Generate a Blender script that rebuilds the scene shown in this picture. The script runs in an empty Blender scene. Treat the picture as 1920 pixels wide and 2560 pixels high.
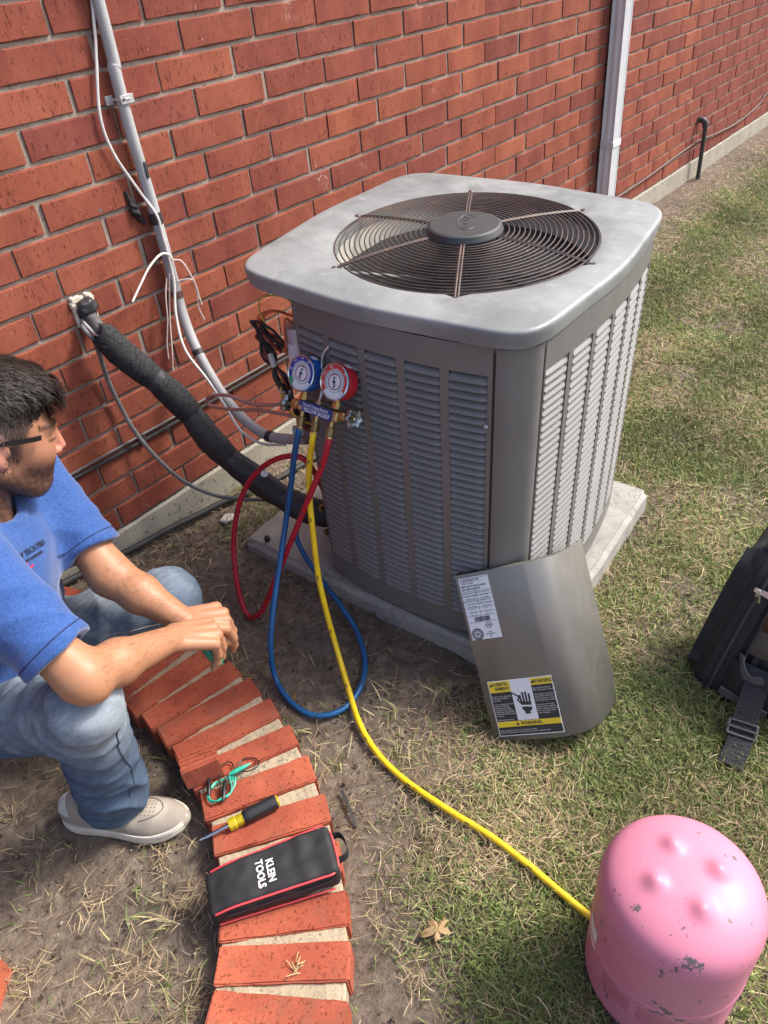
import bpy, bmesh, math, random
import numpy as np
from mathutils import Vector, Matrix, noise as mnoise
random.seed(7); rng = np.random.default_rng(7)
SC = bpy.context.scene
COL = SC.collection
PI = math.pi
R = math.radians

# ------------------------------------------------------------------ camera
cam_d = bpy.data.cameras.new('camera'); cam_o = bpy.data.objects.new('camera', cam_d); COL.objects.link(cam_o)
cr = Vector((0.6203965, -0.7795974, -0.0856512)); cd = Vector((-0.5208580, -0.3279028, -0.7881540)); cf = Vector((0.5863576, 0.5335801, -0.6094892))
cm = Matrix((cr, -cd, -cf)).transposed().to_4x4(); cm.translation = (-0.46516, -1.78656, 1.44019)
cam_o.matrix_world = cm
cam_d.sensor_fit = 'HORIZONTAL'; cam_d.sensor_width = 36.0; cam_d.lens = 36.0 * 1855.0 / 1920.0
cam_d.clip_start = 0.02; cam_d.clip_end = 600
SC.camera = cam_o

# ------------------------------------------------------------------ world, sun, exposure
SUN_EL, SUN_AZ = 48.0, -36.0            # degrees; azimuth measured from +x towards +y
w = bpy.data.worlds.new('World'); SC.world = w; w.use_nodes = True
wn = w.node_tree; bg = wn.nodes['Background']
sky = wn.nodes.new('ShaderNodeTexSky'); sky.sky_type = 'NISHITA'; sky.sun_disc = False
sky.sun_elevation = R(SUN_EL); sky.sun_rotation = R(90 - SUN_AZ)
sky.air_density = 0.8; sky.dust_density = 4.0; sky.ozone_density = 0.6
wn.links.new(sky.outputs[0], bg.inputs[0]); bg.inputs[1].default_value = 0.15
sl = bpy.data.lights.new('sun', 'SUN'); so = bpy.data.objects.new('sun', sl); COL.objects.link(so)
sl.energy = 2.05; sl.angle = R(12.0); sl.color = (1.0, 0.955, 0.89)
sdir = Vector((math.cos(R(SUN_AZ)) * math.cos(R(SUN_EL)), math.sin(R(SUN_AZ)) * math.cos(R(SUN_EL)), math.sin(R(SUN_EL))))
so.rotation_euler = sdir.to_track_quat('Z', 'Y').to_euler(); so.location = (3, -4, 6)
SC.view_settings.view_transform = 'Standard'; SC.view_settings.look = 'None'
SC.view_settings.exposure = 1.15; SC.view_settings.gamma = 1.0
SC.cycles.max_bounces = 6; SC.cycles.use_denoising = True

# ------------------------------------------------------------------ helpers
def link(o, parent=None):
    COL.objects.link(o)
    if parent is not None: o.parent = parent
    return o
def tag(o, label=None, cat=None, group=None, kind=None):
    if label: o['label'] = label
    if cat: o['category'] = cat
    if group: o['group'] = group
    if kind: o['kind'] = kind
    return o
def empty(name, mat=None, parent=None):
    o = bpy.data.objects.new(name, None); o.empty_display_size = .05
    if mat is not None: o.matrix_world = mat if isinstance(mat, Matrix) else Matrix.Translation(mat)
    return link(o, parent)
def frame(o, ex, ey, ez):
    m = Matrix((Vector(ex), Vector(ey), Vector(ez))).transposed().to_4x4(); m.translation = Vector(o); return m
def frame_zx(o, z, x):
    z = Vector(z).normalized(); x = Vector(x); x = (x - z * x.dot(z)).normalized(); return frame(o, x, z.cross(x), z)

class MB:
    def __init__(s): s.v = []; s.f = []
    def add(s, vs, fs, m=None):
        k = len(s.v)
        if m is not None: vs = [m @ Vector(v) for v in vs]
        s.v += [tuple(v) for v in vs]; s.f += [tuple(i + k for i in f) for f in fs]; return s
    def bm(s, b, m=None):
        b.verts.index_update(); s.add([v.co.copy() for v in b.verts], [[v.index for v in f.verts] for f in b.faces], m); b.free(); return s
    def box(s, c, sz, ch=0.0, m=None, seg=1):
        b = bmesh.new(); bmesh.ops.create_cube(b, size=1.0)
        for v in b.verts: v.co = Vector((v.co.x * sz[0], v.co.y * sz[1], v.co.z * sz[2]))
        if ch > 0: bmesh.ops.bevel(b, geom=b.edges[:], offset=ch, segments=seg, affect='EDGES', profile=.5)
        t = Matrix.Translation(c); return s.bm(b, t if m is None else m @ t)
    def lathe(s, prof, n=32, m=None, capa=True, capb=True):
        vs = []; fs = []
        for r, z in prof:
            for i in range(n):
                a = 2 * PI * i / n; vs.append((r * math.cos(a), r * math.sin(a), z))
        for j in range(len(prof) - 1):
            for i in range(n):
                i2 = (i + 1) % n; fs.append((j * n + i, j * n + i2, (j + 1) * n + i2, (j + 1) * n + i))
        if capa: fs.append(tuple(range(n - 1, -1, -1)))
        if capb: fs.append(tuple((len(prof) - 1) * n + i for i in range(n)))
        return s.add(vs, fs, m)
    def cyl(s, a, b, r, r2=None, n=16):
        a = Vector(a); b = Vector(b); d = b - a; r2 = r if r2 is None else r2
        return s.lathe([(r, 0), (r2, d.length)], n, frame_zx(a, d, (1, .123, .02) if abs(d.normalized().x) < .9 else (0, 1, .1)))
    def torus(s, Rr, r, n=48, k=6, m=None):
        vs = []; fs = []
        for i in range(n):
            a = 2 * PI * i / n
            for j in range(k):
                b = 2 * PI * j / k; q = Rr + r * math.cos(b); vs.append((q * math.cos(a), q * math.sin(a), r * math.sin(b)))
        for i in range(n):
            for j in range(k):
                fs.append((i * k + j, ((i + 1) % n) * k + j, ((i + 1) % n) * k + (j + 1) % k, i * k + (j + 1) % k))
        return s.add(vs, fs, m)
    def tube(s, pts, r, n=10, caps=True):
        pts = [Vector(p) for p in pts]; N = len(pts); vs = []; fs = []
        rf = r if callable(r) else (lambda t: r)
        up = None
        for i, p in enumerate(pts):
            t = (pts[min(i + 1, N - 1)] - pts[max(i - 1, 0)]).normalized()
            if up is None:
                up = Vector((0, 0, 1)) if abs(t.z) < .9 else Vector((0, 1, 0))
            up = (up - t * up.dot(t)).normalized(); sd = t.cross(up); rr = rf(i / max(1, N - 1))
            for j in range(n):
                a = 2 * PI * j / n; vs.append(p + up * (rr * math.cos(a)) + sd * (rr * math.sin(a)))
        for i in range(N - 1):
            for j in range(n): fs.append((i * n + j, i * n + (j + 1) % n, (i + 1) * n + (j + 1) % n, (i + 1) * n + j))
        if caps: fs.append(tuple(range(n - 1, -1, -1))); fs.append(tuple((N - 1) * n + j for j in range(n)))
        return s.add(vs, fs)
    def ribbon(s, pts, side, wdt, th):
        # flat strap: pts centreline, side vectors (list or one), width, thickness
        pts = [Vector(p) for p in pts]; N = len(pts); vs = []; fs = []
        for i, p in enumerate(pts):
            t = (pts[min(i + 1, N - 1)] - pts[max(i - 1, 0)]).normalized()
            sd = Vector(side[i] if isinstance(side, list) else side); sd = (sd - t * sd.dot(t)).normalized(); nn = t.cross(sd)
            for a, b in ((-1, -1), (1, -1), (1, 1), (-1, 1)): vs.append(p + sd * (a * wdt / 2) + nn * (b * th / 2))
        for i in range(N - 1):
            for j in range(4): fs.append((i * 4 + j, i * 4 + (j + 1) % 4, (i + 1) * 4 + (j + 1) % 4, (i + 1) * 4 + j))
        fs.append((3, 2, 1, 0)); fs.append(tuple((N - 1) * 4 + j for j in range(4)))
        return s.add(vs, fs)
    def prism(s, poly, h0, h1, m=None):
        n = len(poly); vs = [(x, y, h0) for x, y in poly] + [(x, y, h1) for x, y in poly]
        fs = [tuple(range(n - 1, -1, -1)), tuple(range(n, 2 * n))] + [(i, (i + 1) % n, n + (i + 1) % n, n + i) for i in range(n)]
        return s.add(vs, fs, m)
    def build(s, name, mat, parent=None, smooth=True, ang=40):
        me = bpy.data.meshes.new(name); me.from_pydata(s.v, [], s.f); me.validate()
        b = bmesh.new(); b.from_mesh(me); bmesh.ops.recalc_face_normals(b, faces=b.faces); b.to_mesh(me); b.free()
        if smooth: smooth_mesh(me, ang)
        if mat is not None: me.materials.append(mat)
        return link(bpy.data.objects.new(name, me), parent)
def smooth_mesh(me, ang=40):
    me.polygons.foreach_set('use_smooth', [True] * len(me.polygons))
    if ang < 180: me.set_sharp_from_angle(angle=R(ang))
def raw_mesh(name, v, f, mat, parent=None, smooth=True, col=None):
    # v (N,3) array, f (M,k) array of equal polygons
    me = bpy.data.meshes.new(name); v = np.asarray(v, np.float32); f = np.asarray(f, np.int32)
    me.vertices.add(len(v)); me.vertices.foreach_set('co', v.ravel())
    k = f.shape[1]; me.loops.add(f.size); me.loops.foreach_set('vertex_index', f.ravel())
    me.polygons.add(len(f)); me.polygons.foreach_set('loop_start', np.arange(0, f.size, k, dtype=np.int32))
    me.update(calc_edges=True)
    if smooth: me.polygons.foreach_set('use_smooth', np.ones(len(f), bool))
    if col is not None:
        a = me.color_attributes.new('tint', 'FLOAT_COLOR', 'POINT'); c = np.ones((len(v), 4), np.float32); c[:, :3] = col
        a.data.foreach_set('color', c.ravel())
    if mat is not None: me.materials.append(mat)
    return link(bpy.data.objects.new(name, me), parent)
def spline(pts, n=8):
    P = [Vector(p) for p in pts]; out = []
    for i in range(len(P) - 1):
        p0 = P[i - 1] if i else P[0] * 2 - P[1]; p1 = P[i]; p2 = P[i + 1]; p3 = P[i + 2] if i + 2 < len(P) else P[-1] * 2 - P[-2]
        for k in range(n):
            t = k / n
            out.append(.5 * ((2 * p1) + (p2 - p0) * t + (2 * p0 - 5 * p1 + 4 * p2 - p3) * t * t + (3 * p1 - p0 - 3 * p2 + p3) * t ** 3))
    return out + [P[-1]]
def resample(pts, step):
    out = [pts[0]]; acc = 0
    for a, b in zip(pts, pts[1:]):
        L = (b - a).length; d = step - acc
        while d <= L:
            out.append(a.lerp(b, d / L)); d += step
        acc = (acc + L) % step
    return out
_txt = {}
def text(name, body, size, mtx, mat, parent=None, ext=.0002, ax='CENTER', sx=1.0, bold=0.0, spacing=1.0):
    cu = bpy.data.curves.new(name, 'FONT'); cu.body = body; cu.size = size; cu.align_x = ax; cu.align_y = 'CENTER'; cu.extrude = ext
    cu.offset = bold; cu.space_line = spacing; cu.resolution_u = 2
    o = bpy.data.objects.new(name, cu); COL.objects.link(o); dg = bpy.context.evaluated_depsgraph_get()
    me = bpy.data.meshes.new_from_object(o.evaluated_get(dg)); bpy.data.objects.remove(o); bpy.data.curves.remove(cu)
    me.name = name
    if sx != 1.0: me.transform(Matrix.Scale(sx, 4, (1, 0, 0)))
    me.materials.clear(); me.materials.append(mat)
    q = bpy.data.objects.new(name, me); link(q, parent); q.matrix_local = mtx if isinstance(mtx, Matrix) else Matrix.Translation(mtx)
    return q

# ------------------------------------------------------------------ materials
MATS = {}
def nd(nt, t, **kw):
    n = nt.nodes.new(t)
    for k, v in kw.items(): setattr(n, k, v)
    return n
def base_mat(name, color, rough=.6, metal=0.0, spec=.5):
    m = bpy.data.materials.new(name); m.use_nodes = True; b = m.node_tree.nodes['Principled BSDF']
    b.inputs['Base Color'].default_value = (*color, 1); b.inputs['Roughness'].default_value = rough; b.inputs['Metallic'].default_value = metal
    b.inputs['Specular IOR Level'].default_value = spec
    MATS[name] = m; return m, m.node_tree, b
def noise_tex(nt, scale, detail=4, rough=.55, coord='Object', sc=(1, 1, 1)):
    tc = nd(nt, 'ShaderNodeTexCoord'); mp = nd(nt, 'ShaderNodeMapping'); mp.inputs['Scale'].default_value = sc
    nt.links.new(tc.outputs[coord], mp.inputs[0]); t = nd(nt, 'ShaderNodeTexNoise')
    t.inputs['Scale'].default_value = scale; t.inputs['Detail'].default_value = detail; t.inputs['Roughness'].default_value = rough
    nt.links.new(mp.outputs[0], t.inputs['Vector']); return t.outputs[0]
def ramp(nt, fac, stops):
    r = nd(nt, 'ShaderNodeValToRGB'); e = r.color_ramp.elements
    while len(e) > len(stops): e.remove(e[-1])
    while len(e) < len(stops): e.new(.5)
    for i, (p, c) in enumerate(stops):
        e[i].position = p; e[i].color = (*c, 1) if len(c) == 3 else c
    nt.links.new(fac, r.inputs[0]); return r.outputs[0]
def mixc(nt, fac, a, b, mode='MIX'):
    m = nd(nt, 'ShaderNodeMix', data_type='RGBA', blend_type=mode)
    for s, i in ((fac, 0), (a, 6), (b, 7)):
        if hasattr(s, 'is_linked') or hasattr(s, 'links'): nt.links.new(s, m.inputs[i])
        elif isinstance(s, (int, float)): m.inputs[i].default_value = s
        else: m.inputs[i].default_value = (*s, 1)
    return m.outputs[2]
def bump(nt, b, h, strength=.3, dist=.002):
    n = nd(nt, 'ShaderNodeBump'); n.inputs['Strength'].default_value = strength; n.inputs['Distance'].default_value = dist
    nt.links.new(h, n.inputs['Height'])
    prev = b.inputs['Normal'].links
    if prev: nt.links.new(prev[0].from_socket, n.inputs['Normal'])
    nt.links.new(n.outputs[0], b.inputs['Normal'])
def mat(name, color, rough=.6, metal=0.0, var=.0, vs=20, bs=0, bst=.2, bd=.001, spec=.5, c2=None, coat=0):
    if name in MATS: return MATS[name]
    m, nt, b = base_mat(name, color, rough, metal, spec)
    if coat: b.inputs['Coat Weight'].default_value = coat; b.inputs['Coat Roughness'].default_value = .1
    if var or c2:
        n = noise_tex(nt, vs); lo = tuple(c * (1 - var) for c in color); hi = c2 or tuple(min(1, c * (1 + var)) for c in color)
        nt.links.new(ramp(nt, n, [(.3, lo), (.7, hi)]), b.inputs['Base Color'])
    if bs: bump(nt, b, noise_tex(nt, bs, 3), bst, bd)
    return m

# ------------------------------------------------------------------ signed-distance helpers (organic shapes)
def smin(a, b, k):
    if k <= 0: return np.minimum(a, b)
    h = np.clip(.5 + .5 * (b - a) / k, 0, 1); return b * (1 - h) + a * h - k * h * (1 - h)
def smax(a, b, k): return -smin(-a, -b, k)
def rcone(p, a, b, ra, rb):
    a = np.asarray(a, float); b = np.asarray(b, float); ab = b - a; t = np.clip((p - a) @ ab / (ab @ ab), 0, 1)
    return np.linalg.norm(p - a - t[:, None] * ab, axis=1) - (ra + (rb - ra) * t)
def ell(p, c, r, M=None):
    q = p - np.asarray(c, float)
    if M is not None: q = q @ M
    r = np.asarray(r, float); k0 = np.linalg.norm(q / r, axis=1); k1 = np.linalg.norm(q / (r * r), axis=1) + 1e-9
    return k0 * (k0 - 1) / k1
def rbox(p, c, hs, r, M=None):
    q = p - np.asarray(c, float)
    if M is not None: q = q @ M
    d = np.abs(q) - (np.asarray(hs, float) - r); return np.linalg.norm(np.maximum(d, 0), axis=1) + np.minimum(d.max(1), 0) - r
def sdf_mesh(fn, lo, hi, h):
    lo = np.asarray(lo, float); hi = np.asarray(hi, float); F = 6
    nc = np.ceil((hi - lo) / (h * F)).astype(int); n = nc * F + 1
    g = [lo[i] + (np.arange(nc[i]) + .5) * h * F for i in range(3)]
    C = np.stack(np.meshgrid(*g, indexing='ij'), -1).reshape(-1, 3); dc = fn(C).reshape(nc)
    act = np.abs(dc) < h * F * 1.15
    sgn = np.where(dc < 0, -1.0, 1.0).astype(np.float32)
    V = np.ones(n, np.float32); A = np.zeros(n, bool)
    up = lambda a: a.repeat(F, 0).repeat(F, 1).repeat(F, 2)
    V[:-1, :-1, :-1] = up(sgn); A[:-1, :-1, :-1] = up(act)
    for ax in range(3):
        s = [slice(None)] * 3; s[ax] = slice(1, None); s2 = [slice(None)] * 3; s2[ax] = slice(None, -1)
        A2 = A.copy(); A2[tuple(s)] |= A[tuple(s2)]; A = A2
    ii = np.argwhere(A); out = np.empty(len(ii), np.float32)
    for k in range(0, len(ii), 200000): out[k:k + 200000] = fn(lo + ii[k:k + 200000] * h)
    V[A] = out
    V[0] = V[-1] = 1; V[:, 0] = V[:, -1] = 1; V[:, :, 0] = V[:, :, -1] = 1
    S = V < 0
    cnt = sum(S[a:n[0] - 1 + a, b:n[1] - 1 + b, c:n[2] - 1 + c].astype(np.int8) for a in (0, 1) for b in (0, 1) for c in (0, 1))
    cells = np.argwhere((cnt > 0) & (cnt < 8)); idx = -np.ones(n - 1, np.int64); idx[tuple(cells.T)] = np.arange(len(cells))
    acc = np.zeros((len(cells), 3)); num = np.zeros(len(cells))
    for ax in range(3):
        o1, o2 = [i for i in range(3) if i != ax]
        for a in (0, 1):
            for b in (0, 1):
                c0 = cells.copy(); c0[:, o1] += a; c0[:, o2] += b; c1 = c0.copy(); c1[:, ax] += 1
                v0 = V[tuple(c0.T)]; v1 = V[tuple(c1.T)]; m = (v0 < 0) != (v1 < 0); t = v0[m] / (v0[m] - v1[m])
                p = c0[m].astype(float); p[:, ax] += t; acc[m] += p; num[m] += 1
    vert = lo + acc / num[:, None] * h
    quads = []
    for ax in range(3):
        o1, o2 = (ax + 1) % 3, (ax + 2) % 3
        s0 = [slice(None)] * 3; s1 = [slice(None)] * 3; s0[ax] = slice(None, -1); s1[ax] = slice(1, None)
        e = np.argwhere(S[tuple(s0)] != S[tuple(s1)]); e = e[(e[:, o1] > 0) & (e[:, o2] > 0) & (e[:, o1] < n[o1] - 1) & (e[:, o2] < n[o2] - 1)]
        if not len(e): continue
        flip = S[tuple(e.T)]
        def cid(a, b):
            c = e.copy(); c[:, o1] -= a; c[:, o2] -= b; return idx[tuple(c.T)]
        q = np.stack([cid(1, 1), cid(0, 1), cid(0, 0), cid(1, 0)], 1); q[~flip] = q[~flip][:, ::-1]; quads.append(q)
    return vert, np.concatenate(quads)
def fbm(p, sc, seed=0.0):
    # cheap smooth pseudo-noise, about -1..1
    q = p * sc + seed; x, y, z = q[:, 0], q[:, 1], q[:, 2]
    return (np.sin(x * 1.7 + 1.3 * np.sin(y * 1.1 + seed)) + np.sin(y * 1.9 + 1.2 * np.sin(z * 1.3 + 2.1)) + np.sin(z * 1.6 + 1.4 * np.sin(x * .9 + .7))) / 3

def zg(x, y):
    y0 = min(y, 0.0); z = .08 * y0 if y0 > -1.1 else -.088 + .02 * (y0 + 1.1)
    z = max(z, -.16)
    if y > -.3 and x < .55: z += .09 * min(1, max(0, (.55 - x) / .6)) * max(0, min(1, (y + .3) / .25))
    return z
# ================================================================== MATERIALS (setting)
def brick_material(name, cols, eff=True):
    m, nt, b = base_mat(name, cols[0], .88, 0, .25)
    oi = nd(nt, 'ShaderNodeObjectInfo')
    c = ramp(nt, oi.outputs['Random'], [(i / (len(cols) - 1), cc) for i, cc in enumerate(cols)])
    geo = nd(nt, 'ShaderNodeNewGeometry'); mp = nd(nt, 'ShaderNodeMapping'); mp.inputs['Scale'].default_value = (1, 1, .55)
    nt.links.new(geo.outputs['Position'], mp.inputs[0])
    def nz(scale, det, vec=mp.outputs[0], rough=.6):
        t = nd(nt, 'ShaderNodeTexNoise'); t.inputs['Scale'].default_value = scale; t.inputs['Detail'].default_value = det; t.inputs['Roughness'].default_value = rough
        nt.links.new(vec, t.inputs['Vector']); return t.outputs[0]
    blotch = nz(7, 3); c = mixc(nt, ramp(nt, blotch, [(.35, (0, 0, 0)), (.65, (.75, .75, .75))]), c, mixc(nt, 1.0, c, (.62, .50, .55), 'MULTIPLY'))
    # short vertical drag tears of a wire-cut face
    mp2 = nd(nt, 'ShaderNodeMapping'); mp2.inputs['Scale'].default_value = (1, 1, .30); nt.links.new(geo.outputs['Position'], mp2.inputs[0])
    tear = nz(150, 3, mp2.outputs[0], .75); tm = ramp(nt, tear, [(.33, (1, 1, 1)), (.43, (0, 0, 0))])
    fine = nz(420, 2); c = mixc(nt, ramp(nt, fine, [(.3, (.0, .0, .0)), (.75, (.35, .35, .35))]), c, mixc(nt, 1.0, c, (1.35, 1.3, 1.25), 'MULTIPLY'))
    c = mixc(nt, tm, c, mixc(nt, 1.0, c, (.42, .36, .36), 'MULTIPLY'))
    speck = nz(330, 1); c = mixc(nt, ramp(nt, speck, [(.765, (0, 0, 0)), (.79, (.8, .8, .8))]), c, (.55, .42, .34))
    if eff:
        lime = nz(4.2, 5, geo.outputs['Position']); l2 = nz(90, 4, geo.outputs['Position'])
        mm = nd(nt, 'ShaderNodeMath', operation='MULTIPLY'); nt.links.new(ramp(nt, lime, [(.64, (0, 0, 0)), (.74, (1, 1, 1))]), mm.inputs[0]); nt.links.new(ramp(nt, l2, [(.48, (0, 0, 0)), (.62, (.75, .75, .75))]), mm.inputs[1])
        c = mixc(nt, mm.outputs[0], c, (.62, .52, .47))
    if not eff:
        dn = nz(11, 6, geo.outputs['Position'], .65); c = mixc(nt, ramp(nt, dn, [(.52, (0, 0, 0)), (.70, (.55, .55, .55))]), c, (.16, .085, .055))
        sp2 = nz(75, 4, geo.outputs['Position'], .7); c = mixc(nt, ramp(nt, sp2, [(.64, (0, 0, 0)), (.70, (.6, .6, .6))]), c, (.10, .05, .035))
    nt.links.new(c, b.inputs['Base Color'])
    inv = nd(nt, 'ShaderNodeMath', operation='SUBTRACT'); inv.inputs[0].default_value = 1; nt.links.new(tm, inv.inputs[1])
    bump(nt, b, inv.outputs[0], .55, .0016); bump(nt, b, nz(160, 4), .25, .001)
    return m
M_BRICK = brick_material('brick_red', [(.235, .068, .040), (.285, .089, .049), (.205, .056, .038), (.262, .079, .044), (.185, .050, .037), (.278, .084, .044), (.222, .061, .040)])
M_EDGE = brick_material('edging_brick_orange', [(.40, .105, .055), (.36, .092, .050), (.43, .118, .062)], False)
def gritty(name, c1, c2, sc=30, grit=400, rough=.95, bst=.6, bd=.003, dark=None):
    m, nt, b = base_mat(name, c1, rough, 0, .2)
    n1 = noise_tex(nt, sc, 5); n2 = noise_tex(nt, grit, 3, .7); n3 = noise_tex(nt, grit * .35, 2)
    c = ramp(nt, n1, [(.32, c1), (.68, c2)])
    c = mixc(nt, ramp(nt, n2, [(.35, (.0, .0, .0)), (.8, (.55, .55, .55))]), c, tuple(min(1, x * 1.6) for x in c2))
    c = mixc(nt, ramp(nt, n3, [(.30, (.7, .7, .7)), (.40, (0, 0, 0))]), c, tuple(x * .45 for x in c1))
    nt.links.new(c, b.inputs['Base Color']); bump(nt, b, n2, bst, bd); bump(nt, b, n1, .4, bd * 3)
    return m
M_MORTAR = gritty('mortar', (.20, .158, .128), (.275, .228, .19), 14, 330, .95, .7, .002)
M_EMORTAR = gritty('edging_mortar', (.27, .22, .15), (.39, .32, .225), 25, 260, .95, .8, .002)
M_FOUND = gritty('foundation_concrete', (.22, .205, .175), (.32, .295, .24), 9, 170, .95, .5, .002)
def pad_material():
    m, nt, b = base_mat('pad_concrete', (.5, .48, .44), .95, 0, .2)
    n1 = noise_tex(nt, 16, 6); n2 = noise_tex(nt, 260, 3, .7); n4 = noise_tex(nt, 3.0, 3)
    tc = nd(nt, 'ShaderNodeTexCoord'); vo = nd(nt, 'ShaderNodeTexVoronoi', feature='DISTANCE_TO_EDGE'); vo.inputs['Scale'].default_value = 21
    wv = nd(nt, 'ShaderNodeVectorMath', operation='ADD'); nz = nd(nt, 'ShaderNodeTexNoise'); nz.inputs['Scale'].default_value = 20; nz.inputs['Detail'].default_value = 4
    nt.links.new(tc.outputs['Object'], nz.inputs['Vector']); sc = nd(nt, 'ShaderNodeVectorMath', operation='SCALE'); sc.inputs['Scale'].default_value = .09
    nt.links.new(nz.outputs['Color'], sc.inputs[0]); nt.links.new(tc.outputs['Object'], wv.inputs[0]); nt.links.new(sc.outputs[0], wv.inputs[1]); nt.links.new(wv.outputs[0], vo.inputs['Vector'])
    c = ramp(nt, n1, [(.3, (.27, .265, .245)), (.7, (.40, .385, .345))])
    crack = ramp(nt, vo.outputs['Distance'], [(.0, (.55, .55, .55)), (.055, (0, 0, 0))])
    msk = nd(nt, 'ShaderNodeMath', operation='MULTIPLY'); nt.links.new(crack, msk.inputs[0]); nt.links.new(ramp(nt, n4, [(.42, (0, 0, 0)), (.58, (1, 1, 1))]), msk.inputs[1])
    c = mixc(nt, msk.outputs[0], c, (.11, .105, .10))
    c = mixc(nt, ramp(nt, n2, [(.3, (.45, .45, .45)), (.55, (0, 0, 0))]), c, (.22, .21, .19))
    nt.links.new(c, b.inputs['Base Color']); bump(nt, b, n2, .6, .002); return m
M_PAD = pad_material()

def ground_material():
    m, nt, b = base_mat('soil', (.12, .09, .07), .97, 0, .15)
    n1 = noise_tex(nt, 2.2, 6); n2 = noise_tex(nt, 38, 6, .65); n3 = noise_tex(nt, 300, 3, .7)
    c = ramp(nt, n2, [(.25, (.068, .053, .042)), (.5, (.125, .100, .080)), (.78, (.215, .18, .143))])
    c = mixc(nt, ramp(nt, n1, [(.4, (0, 0, 0)), (.62, (.7, .7, .7))]), c, mixc(nt, 1.0, c, (1.45, 1.4, 1.3), 'MULTIPLY'))
    c = mixc(nt, ramp(nt, n3, [(.72, (0, 0, 0)), (.76, (.7, .7, .7))]), c, (.36, .31, .25))
    nt.links.new(c, b.inputs['Base Color']); bump(nt, b, n2, .8, .012); bump(nt, b, n3, .6, .003); return m
M_SOIL = ground_material()

# ================================================================== GROUND
def axis(lo, hi, step, far):
    a = list(np.arange(lo, hi + 1e-6, step)); s = step; p = hi; post = []
    while p < far: s *= 1.35; p += s; post.append(p)
    s = step; p = lo; pre = []
    while p > -far: s *= 1.35; p -= s; pre.append(p)
    return np.array(pre[::-1] + a + post)
gx = axis(-1.2, 2.6, .014, 150); gy = axis(-2.4, .1, .014, 150); gy = gy[gy < 3]
GX, GY = np.meshgrid(gx, gy, indexing='ij'); GZ = np.zeros_like(GX)
for i in range(len(gx)):
    for j in range(len(gy)):
        x, y = float(gx[i]), float(gy[j]); z = zg(x, y)
        if -1.6 < x < 7 and -3.5 < y < .3:
            z += .010 * mnoise.noise((x * 4, y * 4, 0)) + .006 * mnoise.noise((x * 17, y * 17, 3)) + .0025 * mnoise.noise((x * 60, y * 60, 9))
        GZ[i, j] = z - .004
nx, ny = GX.shape; ids = np.arange(nx * ny).reshape(nx, ny)
gf = np.stack([ids[:-1, :-1], ids[1:, :-1], ids[1:, 1:], ids[:-1, 1:]], -1).reshape(-1, 4)
ground = raw_mesh('ground', np.stack([GX, GY, GZ], -1).reshape(-1, 3), gf, M_SOIL)
tag(ground, 'bare brown soil ground beside the house, strewn with straw', None, None, 'structure')

# ================================================================== BRICK WALL
HC, LB, Z0 = .0762, .25269, .11           # course height, brick module, top of foundation
OFF = [.337, .690, .330, .733, .318, .670, .269, .620, .225, .617, .295, .657, .303, .650, .298, .647, .320]
wall = empty('brick_wall', Vector((2.5, .05, 0)))
tag(wall, 'long red brick house wall in running bond on a concrete foundation', 'wall')
inv_w = Matrix.Translation((-2.5, -.05, 0))
def wchild(o): o.matrix_local = inv_w; return o
mb = MB(); mb.box((2.6, .0895, (Z0 + 2.75) / 2), (11.6, .165, 2.75 - Z0 + .0)); wchild(mb.build('mortar', M_MORTAR, wall, False))
mb = MB(); mb.box((2.6, .09, -.20), (11.6, .19, .612), .006); fo = wchild(mb.build('foundation', M_FOUND, wall, False))
fo['label'] = 'pale grey concrete foundation strip below the bricks'
def rough_brick(lx, lz, seed):
    # box 14 verts per long edge with slightly worn, uneven arrises; origin at lower left front corner
    rr = random.Random(seed); b = bmesh.new(); nx_ = 7
    prof = [(0, .05), (0, .0035), (.0028, 0), (lz - .0028, 0), (lz, .0035), (lz, .05)]
    rows = []
    for i in range(nx_ + 1):
        x = lx * i / nx_; row = []
        for k, (z, y) in enumerate(prof):
            dz = rr.uniform(-.0012, .0012) if k not in (0, 5) else 0; dy = rr.uniform(0, .0012) if k in (2, 3) else 0
            if i in (0, nx_) and k in (2, 3): dy += .0025
            row.append(b.verts.new((x, y + dy, z + dz)))
        rows.append(row)
    for i in range(nx_):
        for k in range(5): b.faces.new((rows[i][k], rows[i + 1][k], rows[i + 1][k + 1], rows[i][k + 1]))
    b.faces.new(rows[0]); b.faces.new(rows[-1][::-1])
    me = bpy.data.meshes.new('brick'); b.to_mesh(me); b.free(); me.materials.append(M_BRICK)
    return me
NV = 10; JT = .0106
BM_ = [rough_brick(LB - JT, HC - JT, k) for k in range(NV)]
cells = []
for r in range(-16, 17):
    off = OFF[r] if r >= 0 else (.33 if r % 2 == 0 else .68)
    z = Z0 + (16 - r) * HC + JT / 2
    for k in range(-14, 33):
        x = (off + k) * LB + JT / 2 + random.uniform(-.0035, .0035)
        if x < -3.1 or x > 8.1: continue
        cells.append((x, z, r, k))
from bpy_extras.object_utils import world_to_camera_view
bpy.context.view_layer.update()
SC.render.resolution_x = 768; SC.render.resolution_y = 1024
def seen(x, z):
    c = world_to_camera_view(SC, cam_o, Vector((x, 0, z))); return -.02 < c.x < 1.02 and -.02 < c.y < 1.02 and c.z > 0
vis = []; rest = []
for c in cells:
    hits = sum(seen(c[0] + a * LB, c[1] + b * HC) for a in (0, .5, 1) for b in (0, 1))
    d = (Vector((c[0] + .12, 0, c[1])) - cam_o.location).length
    (vis if hits else rest).append((d, c))
vis.sort(key=lambda t: t[0]); rest += vis[298:]; vis = vis[:298]
HOLE = (.416, .478)
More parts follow.
